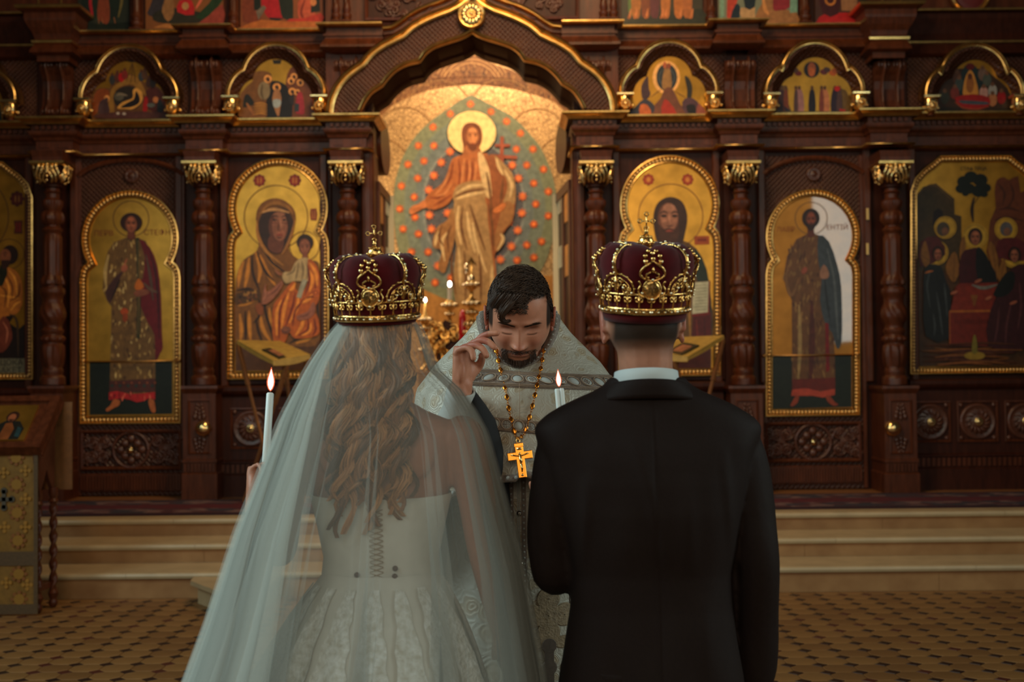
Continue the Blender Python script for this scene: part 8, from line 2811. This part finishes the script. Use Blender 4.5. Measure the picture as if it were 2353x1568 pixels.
hp_cols = cols[n0:]
x, y, z = HPp[:, 0], HPp[:, 1], HPp[:, 2]
ax_ = np.abs(x)
fr = (y < -.02)

def ss(a, b, v):
    t = np.clip((v - a) / (b - a), 0, 1)
    return t * t * (3 - 2 * t)

def mixc(m, c):
    global hp_cols
    m = np.clip(m, 0, 1)[:, None]
    hp_cols[:] = hp_cols * (1 - m) + np.array(c) * m

mixc(.35 * np.exp(-((ax_ - .045) / .022) ** 2 - ((z + .036) / .02) ** 2) * fr, (.46, .13, .08))
mixc(.35 * np.exp(-(x / .014) ** 2 - ((z + .042) / .014) ** 2) * fr, (.46, .13, .085))
mixc(.65 * np.exp(-(x / .02) ** 2 - ((z + .0785) / .0058) ** 2) * fr, (.33, .09, .065))
mixc(.5 * np.exp(-(x / .02) ** 2 - ((z + .067) / .004) ** 2) * fr, (.28, .08, .06))
bm = np.maximum(ss(-.092, -.106, z), ss(-.0595, -.064, z) * ss(-.0705, -.067, z) * (ax_ < .036)) * (y < .01)
bm = np.maximum(bm, ss(.026, .032, ax_) * ss(.046, .040, ax_) * ss(-.058, -.066, z) * fr)
mixc(.72 * bm, (.045, .024, .016))
mixc(.30 * ss(-.05, -.075, z) * ss(.03, .05, ax_), (.16, .075, .05))
br_z = .0115 + .0085 * np.clip((ax_ - .010) / .026, 0, 1) ** .8 - .003 * np.clip((ax_ - .038) / .014, 0, 1)
mixc(.85 * np.exp(-((z - br_z) / .0034) ** 2) * ss(.009, .014, ax_) * ss(.054, .046, ax_) * fr, (.035, .019, .013))
lash = np.exp(-((z + .0125 + .0025 * ((ax_ - .032) / .014) ** 2 * -1) / .0017) ** 2) * ss(.017, .021, ax_) * ss(.047, .043, ax_) * fr
mixc(.85 * lash, (.03, .016, .012))
mixc(.5 * np.exp(-((ax_ - .030) / .018) ** 2 - ((z - .002) / .007) ** 2) * fr, (.20, .078, .052))  # eye shadow under the brows, painted into the skin colour
scalp = ss(.058 + .022 * ss(.01, .03, x) * (y < -.02), .068 + .022 * ss(.01, .03, x) * (y < -.02), z + .25 * np.clip(-y - .06, 0, 1) * 0 - .012 * np.clip((ax_ - .03) / .03, 0, 1) * -1) * 1.0
scalp = np.maximum(scalp, ss(.066, .071, ax_) * ss(-.02, .0, z) * (y > -.05))
scalp = np.maximum(scalp, ss(.01, .04, y) * ss(-.06, -.04, z))
mixc(scalp, (.028, .016, .011))
cols[n0:] = hp_cols
ea = (np.abs((cv - np.array(hcen)) @ np.array(Rp))[:, 0] > .08) & (cv[:, 2] > pz(800))
cols[:n0][ea] = (.42, .14, .09)
vcol(me, cols)
me.materials.append(M['skin'])
put(me, 'body', pt)
bpy.data.meshes.remove(cme)

rg = random.Random(12)
st = []

def scalp_pt(az, el, k=1.0):
    d = Vector((cos(el) * sin(az), -cos(el) * cos(az), sin(el)))
    p_ = 2.25
    q = abs(d.x) ** p_ + abs(d.y) ** p_ + abs(d.z) ** p_
    s_ = q ** (-1 / p_) * k
    return Vector((d.x * s_ * .0765 * 1.06, d.y * s_ * .098, d.z * s_ * .120))

def hc():
    g_ = rg.uniform(.6, 1.7)
    return (.052 * g_, .027 * g_, .0155 * g_)

for k in range(5200):
    az = rg.uniform(-pi, pi)
    el = math.asin(rg.uniform(.0, 1))
    p0 = scalp_pt(az, el)
    front_line = .052 + .010 * sin(az * 2)
    if p0.y < -.02 and p0.z < .050 - .25 * max(0, abs(p0.x) - .045):
        continue
    side = abs(p0.x) > .060 and p0.z < .055
    if p0.y < -.045 and abs(p0.x) > .046 and p0.z < .066:
        continue
    if p0.y < -.03 and p0.x > .022 and p0.z < .078:
        continue
    if side:
        L_ = rg.uniform(.008, .014)
        d = Vector((.25 * p0.x / .07, .35, -1)).normalized()
        lift = .35
    else:
        f_ = max(0, min(1, (p0.z - .05) / .07))
        L_ = rg.uniform(.024, .042) * (.55 + .45 * f_)
        d = Vector((-.75, -.50, .12)).normalized() if p0.y < .03 else Vector((-.5, .3, -.2)).normalized()
        lift = .30
    nn_ = Vector((p0.x / .077 ** 2, p0.y / .098 ** 2, p0.z / .12 ** 2)).normalized()
    d = (d - nn_ * d.dot(nn_)).normalized()
    pts = []
    wv = rg.uniform(0, 6.28)
    for i in range(6):
        u = i / 5
        q = p0 + d * (L_ * u) + nn_ * (L_ * lift * sin(u * pi * .75) + .002) + nn_.cross(d) * (.0028 * sin(u * 6 + wv) * (0 if side else 1))
        rr = sqrt((q.x / .081) ** 2 + (q.y / .098) ** 2 + (q.z / .12) ** 2)
        if rr < 1.005 and q.z > .03:
            q = q * (1.01 / rr)
        pts.append(hp(q))
    st.append((pts, hc()))
for k in range(260):
    o = Vector((rg.gauss(0, .005), rg.gauss(0, .003), rg.gauss(0, .003)))
    base = Vector((-.012, -.066, .084)) + o
    ctrl = [base, Vector((-.026, -.092, .076)) + o, Vector((-.042, -.102, .058)) + o * .8, Vector((-.046, -.100, .040)) + o * .6, Vector((-.036, -.1005, .030)) + o * .5, Vector((-.026, -.101, .034)) + o * .4]
    st.append(([hp(v) for v in catmull(ctrl, 3)], hc()))
for k in range(700):
    xx = rg.uniform(-.05, .030)
    base = Vector((xx, -.056 + rg.uniform(-.004, .02), .088 + rg.uniform(-.005, .012)))
    o = rg.uniform(-.004, .004)
    ctrl = [base, base + Vector((-.008, -.018, .004 + o)), base + Vector((-.022, -.030, -.010 + o)), base + Vector((-.034, -.033, -.026 + o))]
    st.append(([hp(v) for v in catmull(ctrl, 2)], hc()))
strands('short_hair', st, pt, None, w0=.0010, w1=.00035)
st = []
idx = np.where((bm > .25))[0]
nu_ = 190
for k in range(2600):
    i = int(rg.choice(idx))
    v = Vector(HPp[i]) + Vector((rg.gauss(0, .001), 0, rg.gauss(0, .001)))
    nn_ = Vector((v.x / .08, v.y / .09, -.25)).normalized()
    mous = v.z > -.075
    L_ = rg.uniform(.004, .008) if mous else rg.uniform(.008, .018)
    d = (nn_ * .45 + (Vector((.8 * (1 if v.x > 0 else -1), -.1, -.6)) if mous else Vector((-.15 * v.x / .03, -.1, -1)))).normalized()
    st.append(([hp(v), hp(v + d * L_ * .5 + nn_ * .001), hp(v + d * L_)], hc()))
idx = np.where((np.exp(-((z - br_z) / .0030) ** 2) * ss(.009, .014, ax_) * ss(.054, .046, ax_) * fr) > .4)[0]
for k in range(420):
    i = int(rg.choice(idx))
    v = Vector(HPp[i])
    sg = 1 if v.x > 0 else -1
    d = Vector((sg * .9, -.25, .25 - 8 * (abs(v.x) - .02))).normalized()
    st.append(([hp(v), hp(v + d * .003 + Vector((0, -.0012, 0))), hp(v + d * .007)], hc()))
strands('beard_and_brows', st, pt, None, w0=.00075, w1=.0003)

# ---- vestments
def brocade(name, c0, c1, c2, scale=16, rough=.5):
    m = mat(name, c0, rough, .12)
    N, L, b = nodes_of(m)
    tc = N.new('ShaderNodeTexCoord')
    vo = N.new('ShaderNodeTexVoronoi'); vo.inputs['Scale'].default_value = scale; vo.inputs['Randomness'].default_value = .55
    nz = N.new('ShaderNodeTexNoise'); nz.inputs['Scale'].default_value = scale * 1.5
    vm_ = N.new('ShaderNodeVectorMath'); vm_.operation = 'MULTIPLY_ADD'; vm_.inputs[1].default_value = (.03, .03, .03)
    L.new(tc.outputs['Object'], nz.inputs['Vector']); L.new(nz.outputs['Color'], vm_.inputs[0]); L.new(tc.outputs['Object'], vm_.inputs[2])
    L.new(vm_.outputs[0], vo.inputs['Vector'])
    mu = N.new('ShaderNodeMath'); mu.operation = 'MULTIPLY'; mu.inputs[1].default_value = 40
    L.new(vo.outputs['Distance'], mu.inputs[0])
    sn = N.new('ShaderNodeMath'); sn.operation = 'SINE'; L.new(mu.outputs[0], sn.inputs[0])
    cr = N.new('ShaderNodeValToRGB')
    cr.color_ramp.elements[0].position = .35; cr.color_ramp.elements[0].color = (*c0, 1)
    cr.color_ramp.elements[1].position = .75; cr.color_ramp.elements[1].color = (*c1, 1)
    L.new(sn.outputs[0], cr.inputs[0])
    mx = N.new('ShaderNodeMix'); mx.data_type = 'RGBA'
    mr = N.new('ShaderNodeMapRange'); mr.inputs[1].default_value = .30; mr.inputs[2].default_value = .42
    L.new(vo.outputs['Distance'], mr.inputs[0]); L.new(mr.outputs[0], mx.inputs[0])
    L.new(cr.outputs[0], mx.inputs[6]); mx.inputs[7].default_value = (*c2, 1)
    L.new(mx.outputs[2], b.inputs['Base Color'])
    bp = N.new('ShaderNodeBump'); bp.inputs['Strength'].default_value = .25; bp.inputs['Distance'].default_value = .002
    L.new(sn.outputs[0], bp.inputs['Height']); L.new(bp.outputs[0], b.inputs['Normal'])
    return m

M['vest'] = brocade('silver_brocade', (.40, .33, .23), (.32, .235, .14), (.43, .395, .32), 24)
M['vest_band'] = mat('mauve_braid', (.25, .19, .15), .6, .1, vary=.35, vscale=120, bump=.3, bscale=300)
M['vest_disc'] = mat('silver_applique', (.42, .43, .40), .75, .1, spec=.2)
M['vest_line'] = mat('copper_braid', (.36, .25, .17), .55, .2)
M['cassock'] = mat('black_cassock', (.006, .006, .007), .85)
M['lining'] = mat('grey_lining', (.20, .185, .17), .8)

TT = [0, .06, .16, .34, .5, .75, 1.0]
RX = [.092, .104, .142, .222, .272, .315, .36]
RY = [.088, .098, .118, .150, .172, .195, .215]
ZS = [1.700, 1.692, 1.640, 1.560, 1.492, 1.20, .95]
ZB = [1.715, 1.705, 1.650, 1.570, 1.490, 1.15, .80]
ZF = [1.552, 1.550, 1.530, 1.500, 1.455, 1.36, 1.262]

def interp(tab, t):
    return float(np.interp(t, TT, tab))

def cape(th, t, lift=0.0):
    """th=0 front (towards the couple), +90deg at the viewer's right; t 0 neck .. 1 hem"""
    f = .5 + .5 * cos(th)            # 1 front, 0 back
    wf = f ** 1.6 if cos(th) > 0 else 0.0
    s2 = sin(th) ** 2
    zf, zs, zb_ = interp(ZF, t), interp(ZS, t), interp(ZB, t)
    c = cos(th)
    if c >= 0:
        k = c ** 1.15
        zv = zf * k + zs * (1 - k)
    else:
        k = -c
        zv = zb_ * k + zs * (1 - k)
    rx, ry = interp(RX, t), interp(RY, t)
    dth = (th + radians(62)) / radians(34)
    m = math.exp(-dth * dth)
    if t > .45:
        zv += m * (t - .45) * .62 * (1.0)
        rx += m * (t - .45) * .03
    ph = 3.0 * th
    fold = (t ** 1.5) * (.010 * sin(7 * th + .6) + .006 * sin(13 * th + 2.0))
    x = px + (rx + fold + lift) * sin(th)
    yv = YPR + .045 - (ry + fold * .8 + lift) * c - (.03 * t if c > 0 else 0)
    return Vector((x, yv, zv + lift * .35))

NT, NC = 60, 200
mb = MB()
rows = [[cape(2 * pi * j / NC, i / (NT - 1)) for j in range(NC)] for i in range(NT)]
mb.grid(rows, closed=True, flip=True)
ph_ = mb.build('phelonion', M['vest'], pt, smooth=True)
mb = MB()
rows = [[cape(2 * pi * j / NC, i / (NT - 1), -.004) for j in range(NC)] for i in range(NT)]
mb.grid(rows, closed=True, flip=False)
mb.build('phelonion_lining', M['lining'], pt, smooth=True)
nb = MB()
rows = [[cape(2 * pi * j / NC, t, l) for j in range(NC)] for t, l in ((-.0, -.002), (.0, .004), (.03, .0055), (.075, .0045), (.078, .001))]
nb.grid(rows, closed=True, flip=True)
nbo = nb.build('neck_braid', M['vest_band'], ph_, smooth=True)
d_ = MB()
for j in range(56):
    d_.ball(cape(2 * pi * (j + .5) / 56, .038, .0048), .0030, 7, 5, (1, .4, 1))
d_.build('neck_braid_dots', M['vest_disc'], nbo, kind='stuff')
hb2 = MB()
rows = [[cape(2 * pi * j / NC, t, l) for j in range(NC)] for t, l in ((.955, .001), (.957, .004), (.995, .004), (1.0, .0))]
hb2.grid(rows, closed=True, flip=True)
hb2o = hb2.build('hem_braid', M['vest_band'], ph_, smooth=True)
d_ = MB()
for j in range(110):
    d_.ball(cape(2 * pi * (j + .5) / 110, .976, .004), .0048, 6, 4, (1, .6, 1))
d_.build('hem_braid_dots', M['vest_disc'], hb2o, kind='stuff')

def t_at(th, zt):
    lo, hi = .02, .999
    for _ in range(22):
        m = (lo + hi) / 2
        if cape(th, m).z > zt:
            lo = m
        else:
            hi = m
    return (lo + hi) / 2

def band(zc_, hh, slope, a0, a1):
    mb = MB()
    n = 90
    zfn = lambda a, f: zc_ + hh * (f - .5) * -2 + slope * sin(a)
    def cap(a, f, l):
        return cape(a, t_at(a, zfn(a, f)), l)
    ls = [.0005, .0025, .003, .0025, .0005]
    rows = [[cap(a0 + (a1 - a0) * j / n, f, l) for j in range(n + 1)] for f, l in zip((0, .02, .5, .98, 1), ls)]
    mb.grid(rows, flip=True)
    bo = mb.build('embroidered_band', M['vest_band'], ph_, smooth=True)
    ln = MB()
    for f in (.10, .18, .82, .90):
        ln.tube([cap(a0 + (a1 - a0) * j / n, f, .0035) for j in range(n + 1)], .0010, 5)
    ln.build('band_cord', M['vest_line'], bo, smooth=True, kind='stuff')
    step = .0360 if hh > .018 else .030
    sz = 1.0 if hh > .018 else .84
    a = a0 + .04
    k = 0
    while a < a1 - .03:
        c = cap(a, .5, .004)
        e1 = (cap(a + .01, .5, .004) - c).normalized()
        e2 = (cap(a, .3, .004) - c).normalized()
        nn_ = e1.cross(e2).normalized()
        if nn_.y > 0 and cos(a) > .2:
            nn_ = -nn_
        R_ = (.0128 if k % 2 == 0 else .0115) * sz
        ds = MB()
        m_ = 18
        ds.grid([[c + e1 * (R_ * r * cos(2 * pi * q / m_)) + e2 * (R_ * r * sin(2 * pi * q / m_)) + nn_ * h for q in range(m_)] for r, h in ((1, -.001), (.97, .0009), (.02, .0011))], closed=True)
        do = ds.build('band_disc', M['vest_disc'], bo, smooth=True)
        if k % 2 == 1:
            cr = MB()
            for (u, v) in ((1, 0), (0, 1)):
                cr.tube([c + (e1 * u + e2 * v) * -.0085 + nn_ * .0012, c + (e1 * u + e2 * v) * .0085 + nn_ * .0012], .0013, 5)
            for (u, v) in ((.7, .7), (-.7, .7), (.7, -.7), (-.7, -.7)):
                cr.ball(c + (e1 * u + e2 * v) * .0062 + nn_ * .0010, .0018, 6, 4)
            cr.build('disc_cross', M['vest_band'], do, smooth=True)
        rg_ = MB().tube([c + e1 * ((R_ + .0028) * cos(2 * pi * q / 18)) + e2 * ((R_ + .0028) * sin(2 * pi * q / 18)) + nn_ * .0016 for q in range(19)], .0014, 5, caps=False)
        rg_.build('disc_ring', M['vest_line'], do, smooth=True)
        k += 1
        nx = a
        while (cap(nx, .5, 0) - cap(a, .5, 0)).length < step and nx < a1:
            nx += .004
        a = nx
    return bo

band(pz(872), .0215, -.012, radians(-46), radians(84))
band(pz(974), .0165, -.030, radians(-26), radians(60))
MB().tube([cape(0, t, .003) for t in [.1 + .85 * k / 30 for k in range(31)]], .0009, 5).build('centre_seam', M['vest_line'], ph_)

rb = MB()
rows = []
for i in range(40):
    u = i / 39
    z = 1.40 - (1.40 - .02) * u
    rows.append([(px + (.175 + .10 * u + .012 * sin(9 * a) * u) * sin(a), YPR + .05 - (.135 + .07 * u + .01 * sin(9 * a + 1) * u) * cos(a), z) for a in [2 * pi * k / 120 for k in range(120)]])
rb.grid(rows, closed=True, flip=True)
M['robe'] = brocade('grey_beige_brocade', (.30, .25, .18), (.24, .175, .11), (.33, .31, .26), 13)
rbo = rb.build('robe', M['robe'], pt, smooth=True)

def robe_f(x, z, lift):
    u = (1.40 - z) / 1.38
    rx, ry = .175 + .10 * u, .135 + .07 * u
    s_ = max(-.98, min(.98, (x - px) / rx))
    return Vector((x, YPR + .05 - (ry + .012) * sqrt(1 - s_ * s_) - lift, z))

stl = MB()
xa, xb = Q_(1160, 1300, -.15).x, Q_(1338, 1300, -.15).x
stl.grid([[robe_f(xa + (xb - xa) * k / 16, 1.38 - 1.22 * i / 30, .004) for k in range(17)] for i in range(31)])
so = stl.build('stole', M['vest'], pt, smooth=True)
for xq, w in ((1176, 5.5), (1205, 5.5), (1316, 4)):
    sb = MB()
    x0_ = Q_(xq - w, 1300, -.16).x; x1_ = Q_(xq + w, 1300, -.16).x
    sb.grid([[robe_f(x0_ + (x1_ - x0_) * k / 3, 1.38 - 1.20 * i / 40, .0065) for k in range(4)] for i in range(41)])
    sbo = sb.build('stole_braid', M['vest_band'], so, smooth=True)
    dt = MB()
    for i in range(80):
        dt.ball(robe_f((x0_ + x1_) / 2, 1.37 - 1.18 * i / 80, .0075), .0030, 6, 4)
    dt.build('braid_dots', M['vest_disc'], sbo, kind='stuff')
MB().tube([robe_f(Q_(1191, 1300, -.16).x, 1.38 - 1.2 * i / 30, .006) for i in range(31)], .0012, 5).tube([robe_f(Q_(1195, 1300, -.16).x, 1.38 - 1.2 * i / 30, .006) for i in range(31)], .0012, 5).build('stole_seam', M['vest_disc'], so)
for (x, y) in ((1193, 1185), (1197, 1302), (1198, 1430)):
    c = Q_(x, y, -.17)
    MB().ball(robe_f(c.x, c.z, .012), .0068, 12, 8).build('button', mat('silver_button', (.45, .40, .34), .2, .9) if 'btn' not in M else M['btn'], so, smooth=True)
M['motif'] = mat('ochre_embroidery', (.33, .235, .135), .6, .1, vary=.4, vscale=90, bump=.3, bscale=200)
M['motif_dark'] = mat('brown_embroidery', (.10, .07, .05), .6, vary=.3, vscale=90)

def on_robe(cx, cy, pts, lift):
    c = Q_(cx, cy, -.17)
    return [robe_f(c.x + u, c.z + v, lift) for u, v in pts]

qf = MB()
for (u, v, r) in ((0, .042, .03), (0, -.042, .03), (.042, 0, .03), (-.042, 0, .03), (0, 0, .036)):
    qf.grid([on_robe(1262, 1425, [(u + r * k * cos(2 * pi * q / 20), v + r * k * sin(2 * pi * q / 20)) for q in range(20)], l) for k, l in ((1, .0045), (.94, .0072), (.05, .0078))], closed=True)
qf.build('quatrefoil', M['motif'], so, smooth=20)
for (u0_, l) in ((.047, 1), (-.047, 1)):
    e_ = MB().grid([on_robe(1262, 1488, [(u0_ + .038 * k * cos(2 * pi * q / 20), .017 * k * sin(2 * pi * q / 20)) for q in range(20)], ll) for k, ll in ((1, .0045), (.92, .007), (.05, .0075))], closed=True)
    e_.build('leaf_motif', M['motif'], so, smooth=20)
cxm = MB()
for pts in ([(-.012, -.06), (.012, -.06), (.012, .06), (-.012, .06)], [(-.055, -.012), (.055, -.012), (.055, .012), (-.055, .012)]):
    cxm.add(on_robe(1264, 1545, pts, .0085), [(0, 1, 2, 3)])
for (u, v) in ((0, .055), (0, -.055), (.05, 0), (-.05, 0), (0, 0)):
    cxm.grid([on_robe(1264, 1545, [(u + .02 * k * cos(2 * pi * q / 14), v + .02 * k * sin(2 * pi * q / 14)) for q in range(14)], l) for k, l in ((1, .005), (.9, .0085), (.05, .0088))], closed=True)
cxm.build('cross_motif', M['motif_dark'], so, smooth=20)
cs = MB()
cs.loft([(Q_(1086, 898, -.16), (.006, 0, 0), (0, .03, 0)), (Q_(1094, 930, -.16), (.024, 0, 0), (0, .05, 0)), (Q_(1102, 965, -.16), (.040, 0, 0), (0, .06, 0)), (Q_(1112, 1040, -.15), (.055, 0, 0), (0, .07, 0)), (Q_(1128, 1150, -.14), (.050, 0, 0), (0, .07, 0)), (Q_(1142, 1260, -.13), (.034, 0, 0), (0, .06, 0)), (Q_(1148, 1340, -.12), (.012, 0, 0), (0, .04, 0))], 20)
cs.build('cassock_sleeve', M['cassock'], pt, smooth=True)
sl_ = MB()
d = (EL - WR).normalized()
u_ = d.orthogonal().normalized(); w_ = d.cross(u_)
prof = [(.004, .030), (.0, .034), (.006, .0365), (.03, .0375), (.055, .0385), (.075, .044), (.11, .056), (.16, .064), (.20, .066)]
sl_.grid([[WR + d * (s + .012) + u_ * (r * cos(2 * pi * k / 28)) + w_ * (r * sin(2 * pi * k / 28)) for k in range(28)] for s, r in prof], closed=True)
sl_.build('cuff_sleeve', M['vest_disc'], pt, smooth=True)

# ------------------------------------------------------------------ pectoral cross and chain
M['amber'] = mat('red_gold', (.66, .23, .028), .28, 1.0)
cr0 = Q_(1196, 1057, -.235)
tcx = thing('pectoral_cross', 'gold pectoral cross hanging on a long link chain over the vestments', 'necklace', cr0)
rot = Matrix.Translation(cr0) @ Matrix.Rotation(radians(-7), 4, 'Y') @ Matrix.Rotation(radians(-10), 4, 'X')

def rel(mb):
    return xf(mb, rot)

k_ = 1 / 867 * 3.0 / 3.22
arm = .031
mb = MB().box(-.0105, .0105, -.004, .004, -.045, .040, .0015).box(-arm, arm, -.0035, .0045, .000, .020, .0015)
mb.box(-.0115, .0115, -.005, .004, .032, .041, .001)
xo = rel(mb).build('cross_body', M['amber'], tcx)
fg = MB().ball((0, -.008, .014), .0035, 8, 6).tube([(0, -.0065, .011), (.001, -.0075, -.004), (0, -.0065, -.012)], [.0034, .0038, .002], 8).tube([(-.022, -.0065, .014), (-.010, -.007, .0105), (0, -.007, .0085)], .0017, 6).tube([(.022, -.0065, .014), (.010, -.007, .0105), (0, -.007, .0085)], .0017, 6).tube([(0, -.0065, -.010), (.0015, -.007, -.022), (0, -.006, -.031)], [.003, .0026, .0014], 8)
fg.box(-.006, .006, -.0065, -.004, .024, .030).ball((0, -.005, -.038), .0035, 8, 6)
rel(fg).build('cross_figure', M['crown_gold'], xo, smooth=True)
bl = MB().tube([(.0045 * cos(q * pi / 8), -.001, .0465 + .0045 * sin(q * pi / 8)) for q in range(17)], .0015, 6, caps=False)
rel(bl).build('bail', M['crown_gold'], tcx, smooth=True)
top = rot @ Vector((0, -.001, .052))
for sg, pts in ((-1, [(1139, 800, 0), (1147, 838, 0), (1153, 862, 0), (1163, 905, 0), (1171, 950, 0), (1180, 985, 0), (1187, 1008, 0)]), (1, [(1251, 800, 0), (1243, 845, 0), (1236, 878, 0), (1230, 905, 0), (1222, 940, 0), (1212, 975, 0), (1203, 1000, 0)])):
    raw = []
    for (x, y, _) in pts:
        best = None
        for dd in range(0, 60):
            Yt = YPR - .30 + dd * .005
            q = P(x, y, Yt)
            th = atan2(q.x - px, (YPR + .045 - q.y))
            tts = [k / 40 for k in range(41)]
            tz = min(tts, key=lambda t: abs(cape(th, t).z - q.z))
            c = cape(th, tz, .006)
            if q.y >= c.y - .004:
                best = q
                break
        raw.append(best if best is not None else P(x, y, YPR - .16))
    raw.append(top)
    pth = catmull(raw, 10)
    L_ = [0]
    for a, b in zip(pth[:-1], pth[1:]):
        L_.append(L_[-1] + (b - a).length)
    s = 0.0
    k = 0

    def at(s):
        for i in range(len(L_) - 1):
            if L_[i + 1] >= s:
                return pth[i].lerp(pth[i + 1], (s - L_[i]) / max(1e-9, L_[i + 1] - L_[i]))
        return pth[-1]
    lk, pl__ = MB(), None
    while s < L_[-1] - .004:
        if k % 3 == 0:
            a, b = at(s), at(min(L_[-1], s + .019))
            dd = (b - a).normalized()
            pl__ = MB().tube([a, a.lerp(b, .2), a.lerp(b, .5), a.lerp(b, .8), b], [(.0012, .0012), (.0048, .0016), (.0062, .002), (.0048, .0016), (.0012, .0012)], 10, up=(0, 1, 0))
            pl__.build('chain_plate', M['amber'], tcx, smooth=True)
            s += .0195
        else:
            a, b = at(s), at(min(L_[-1], s + .0062))
            m_ = (a + b) / 2
            dd = (b - a).normalized()
            e = dd.cross(Vector((0, 1, 0))).normalized() if k % 2 else Vector((0, -1, 0))
            lk.tube([m_ + dd * (.0040 * cos(q * pi / 5)) + e * (.0022 * sin(q * pi / 5)) for q in range(11)], .0008, 5, caps=False)
            s += .0062
        k += 1
    lk.build('chain_links', M['amber'], tcx, smooth=True, kind='stuff')
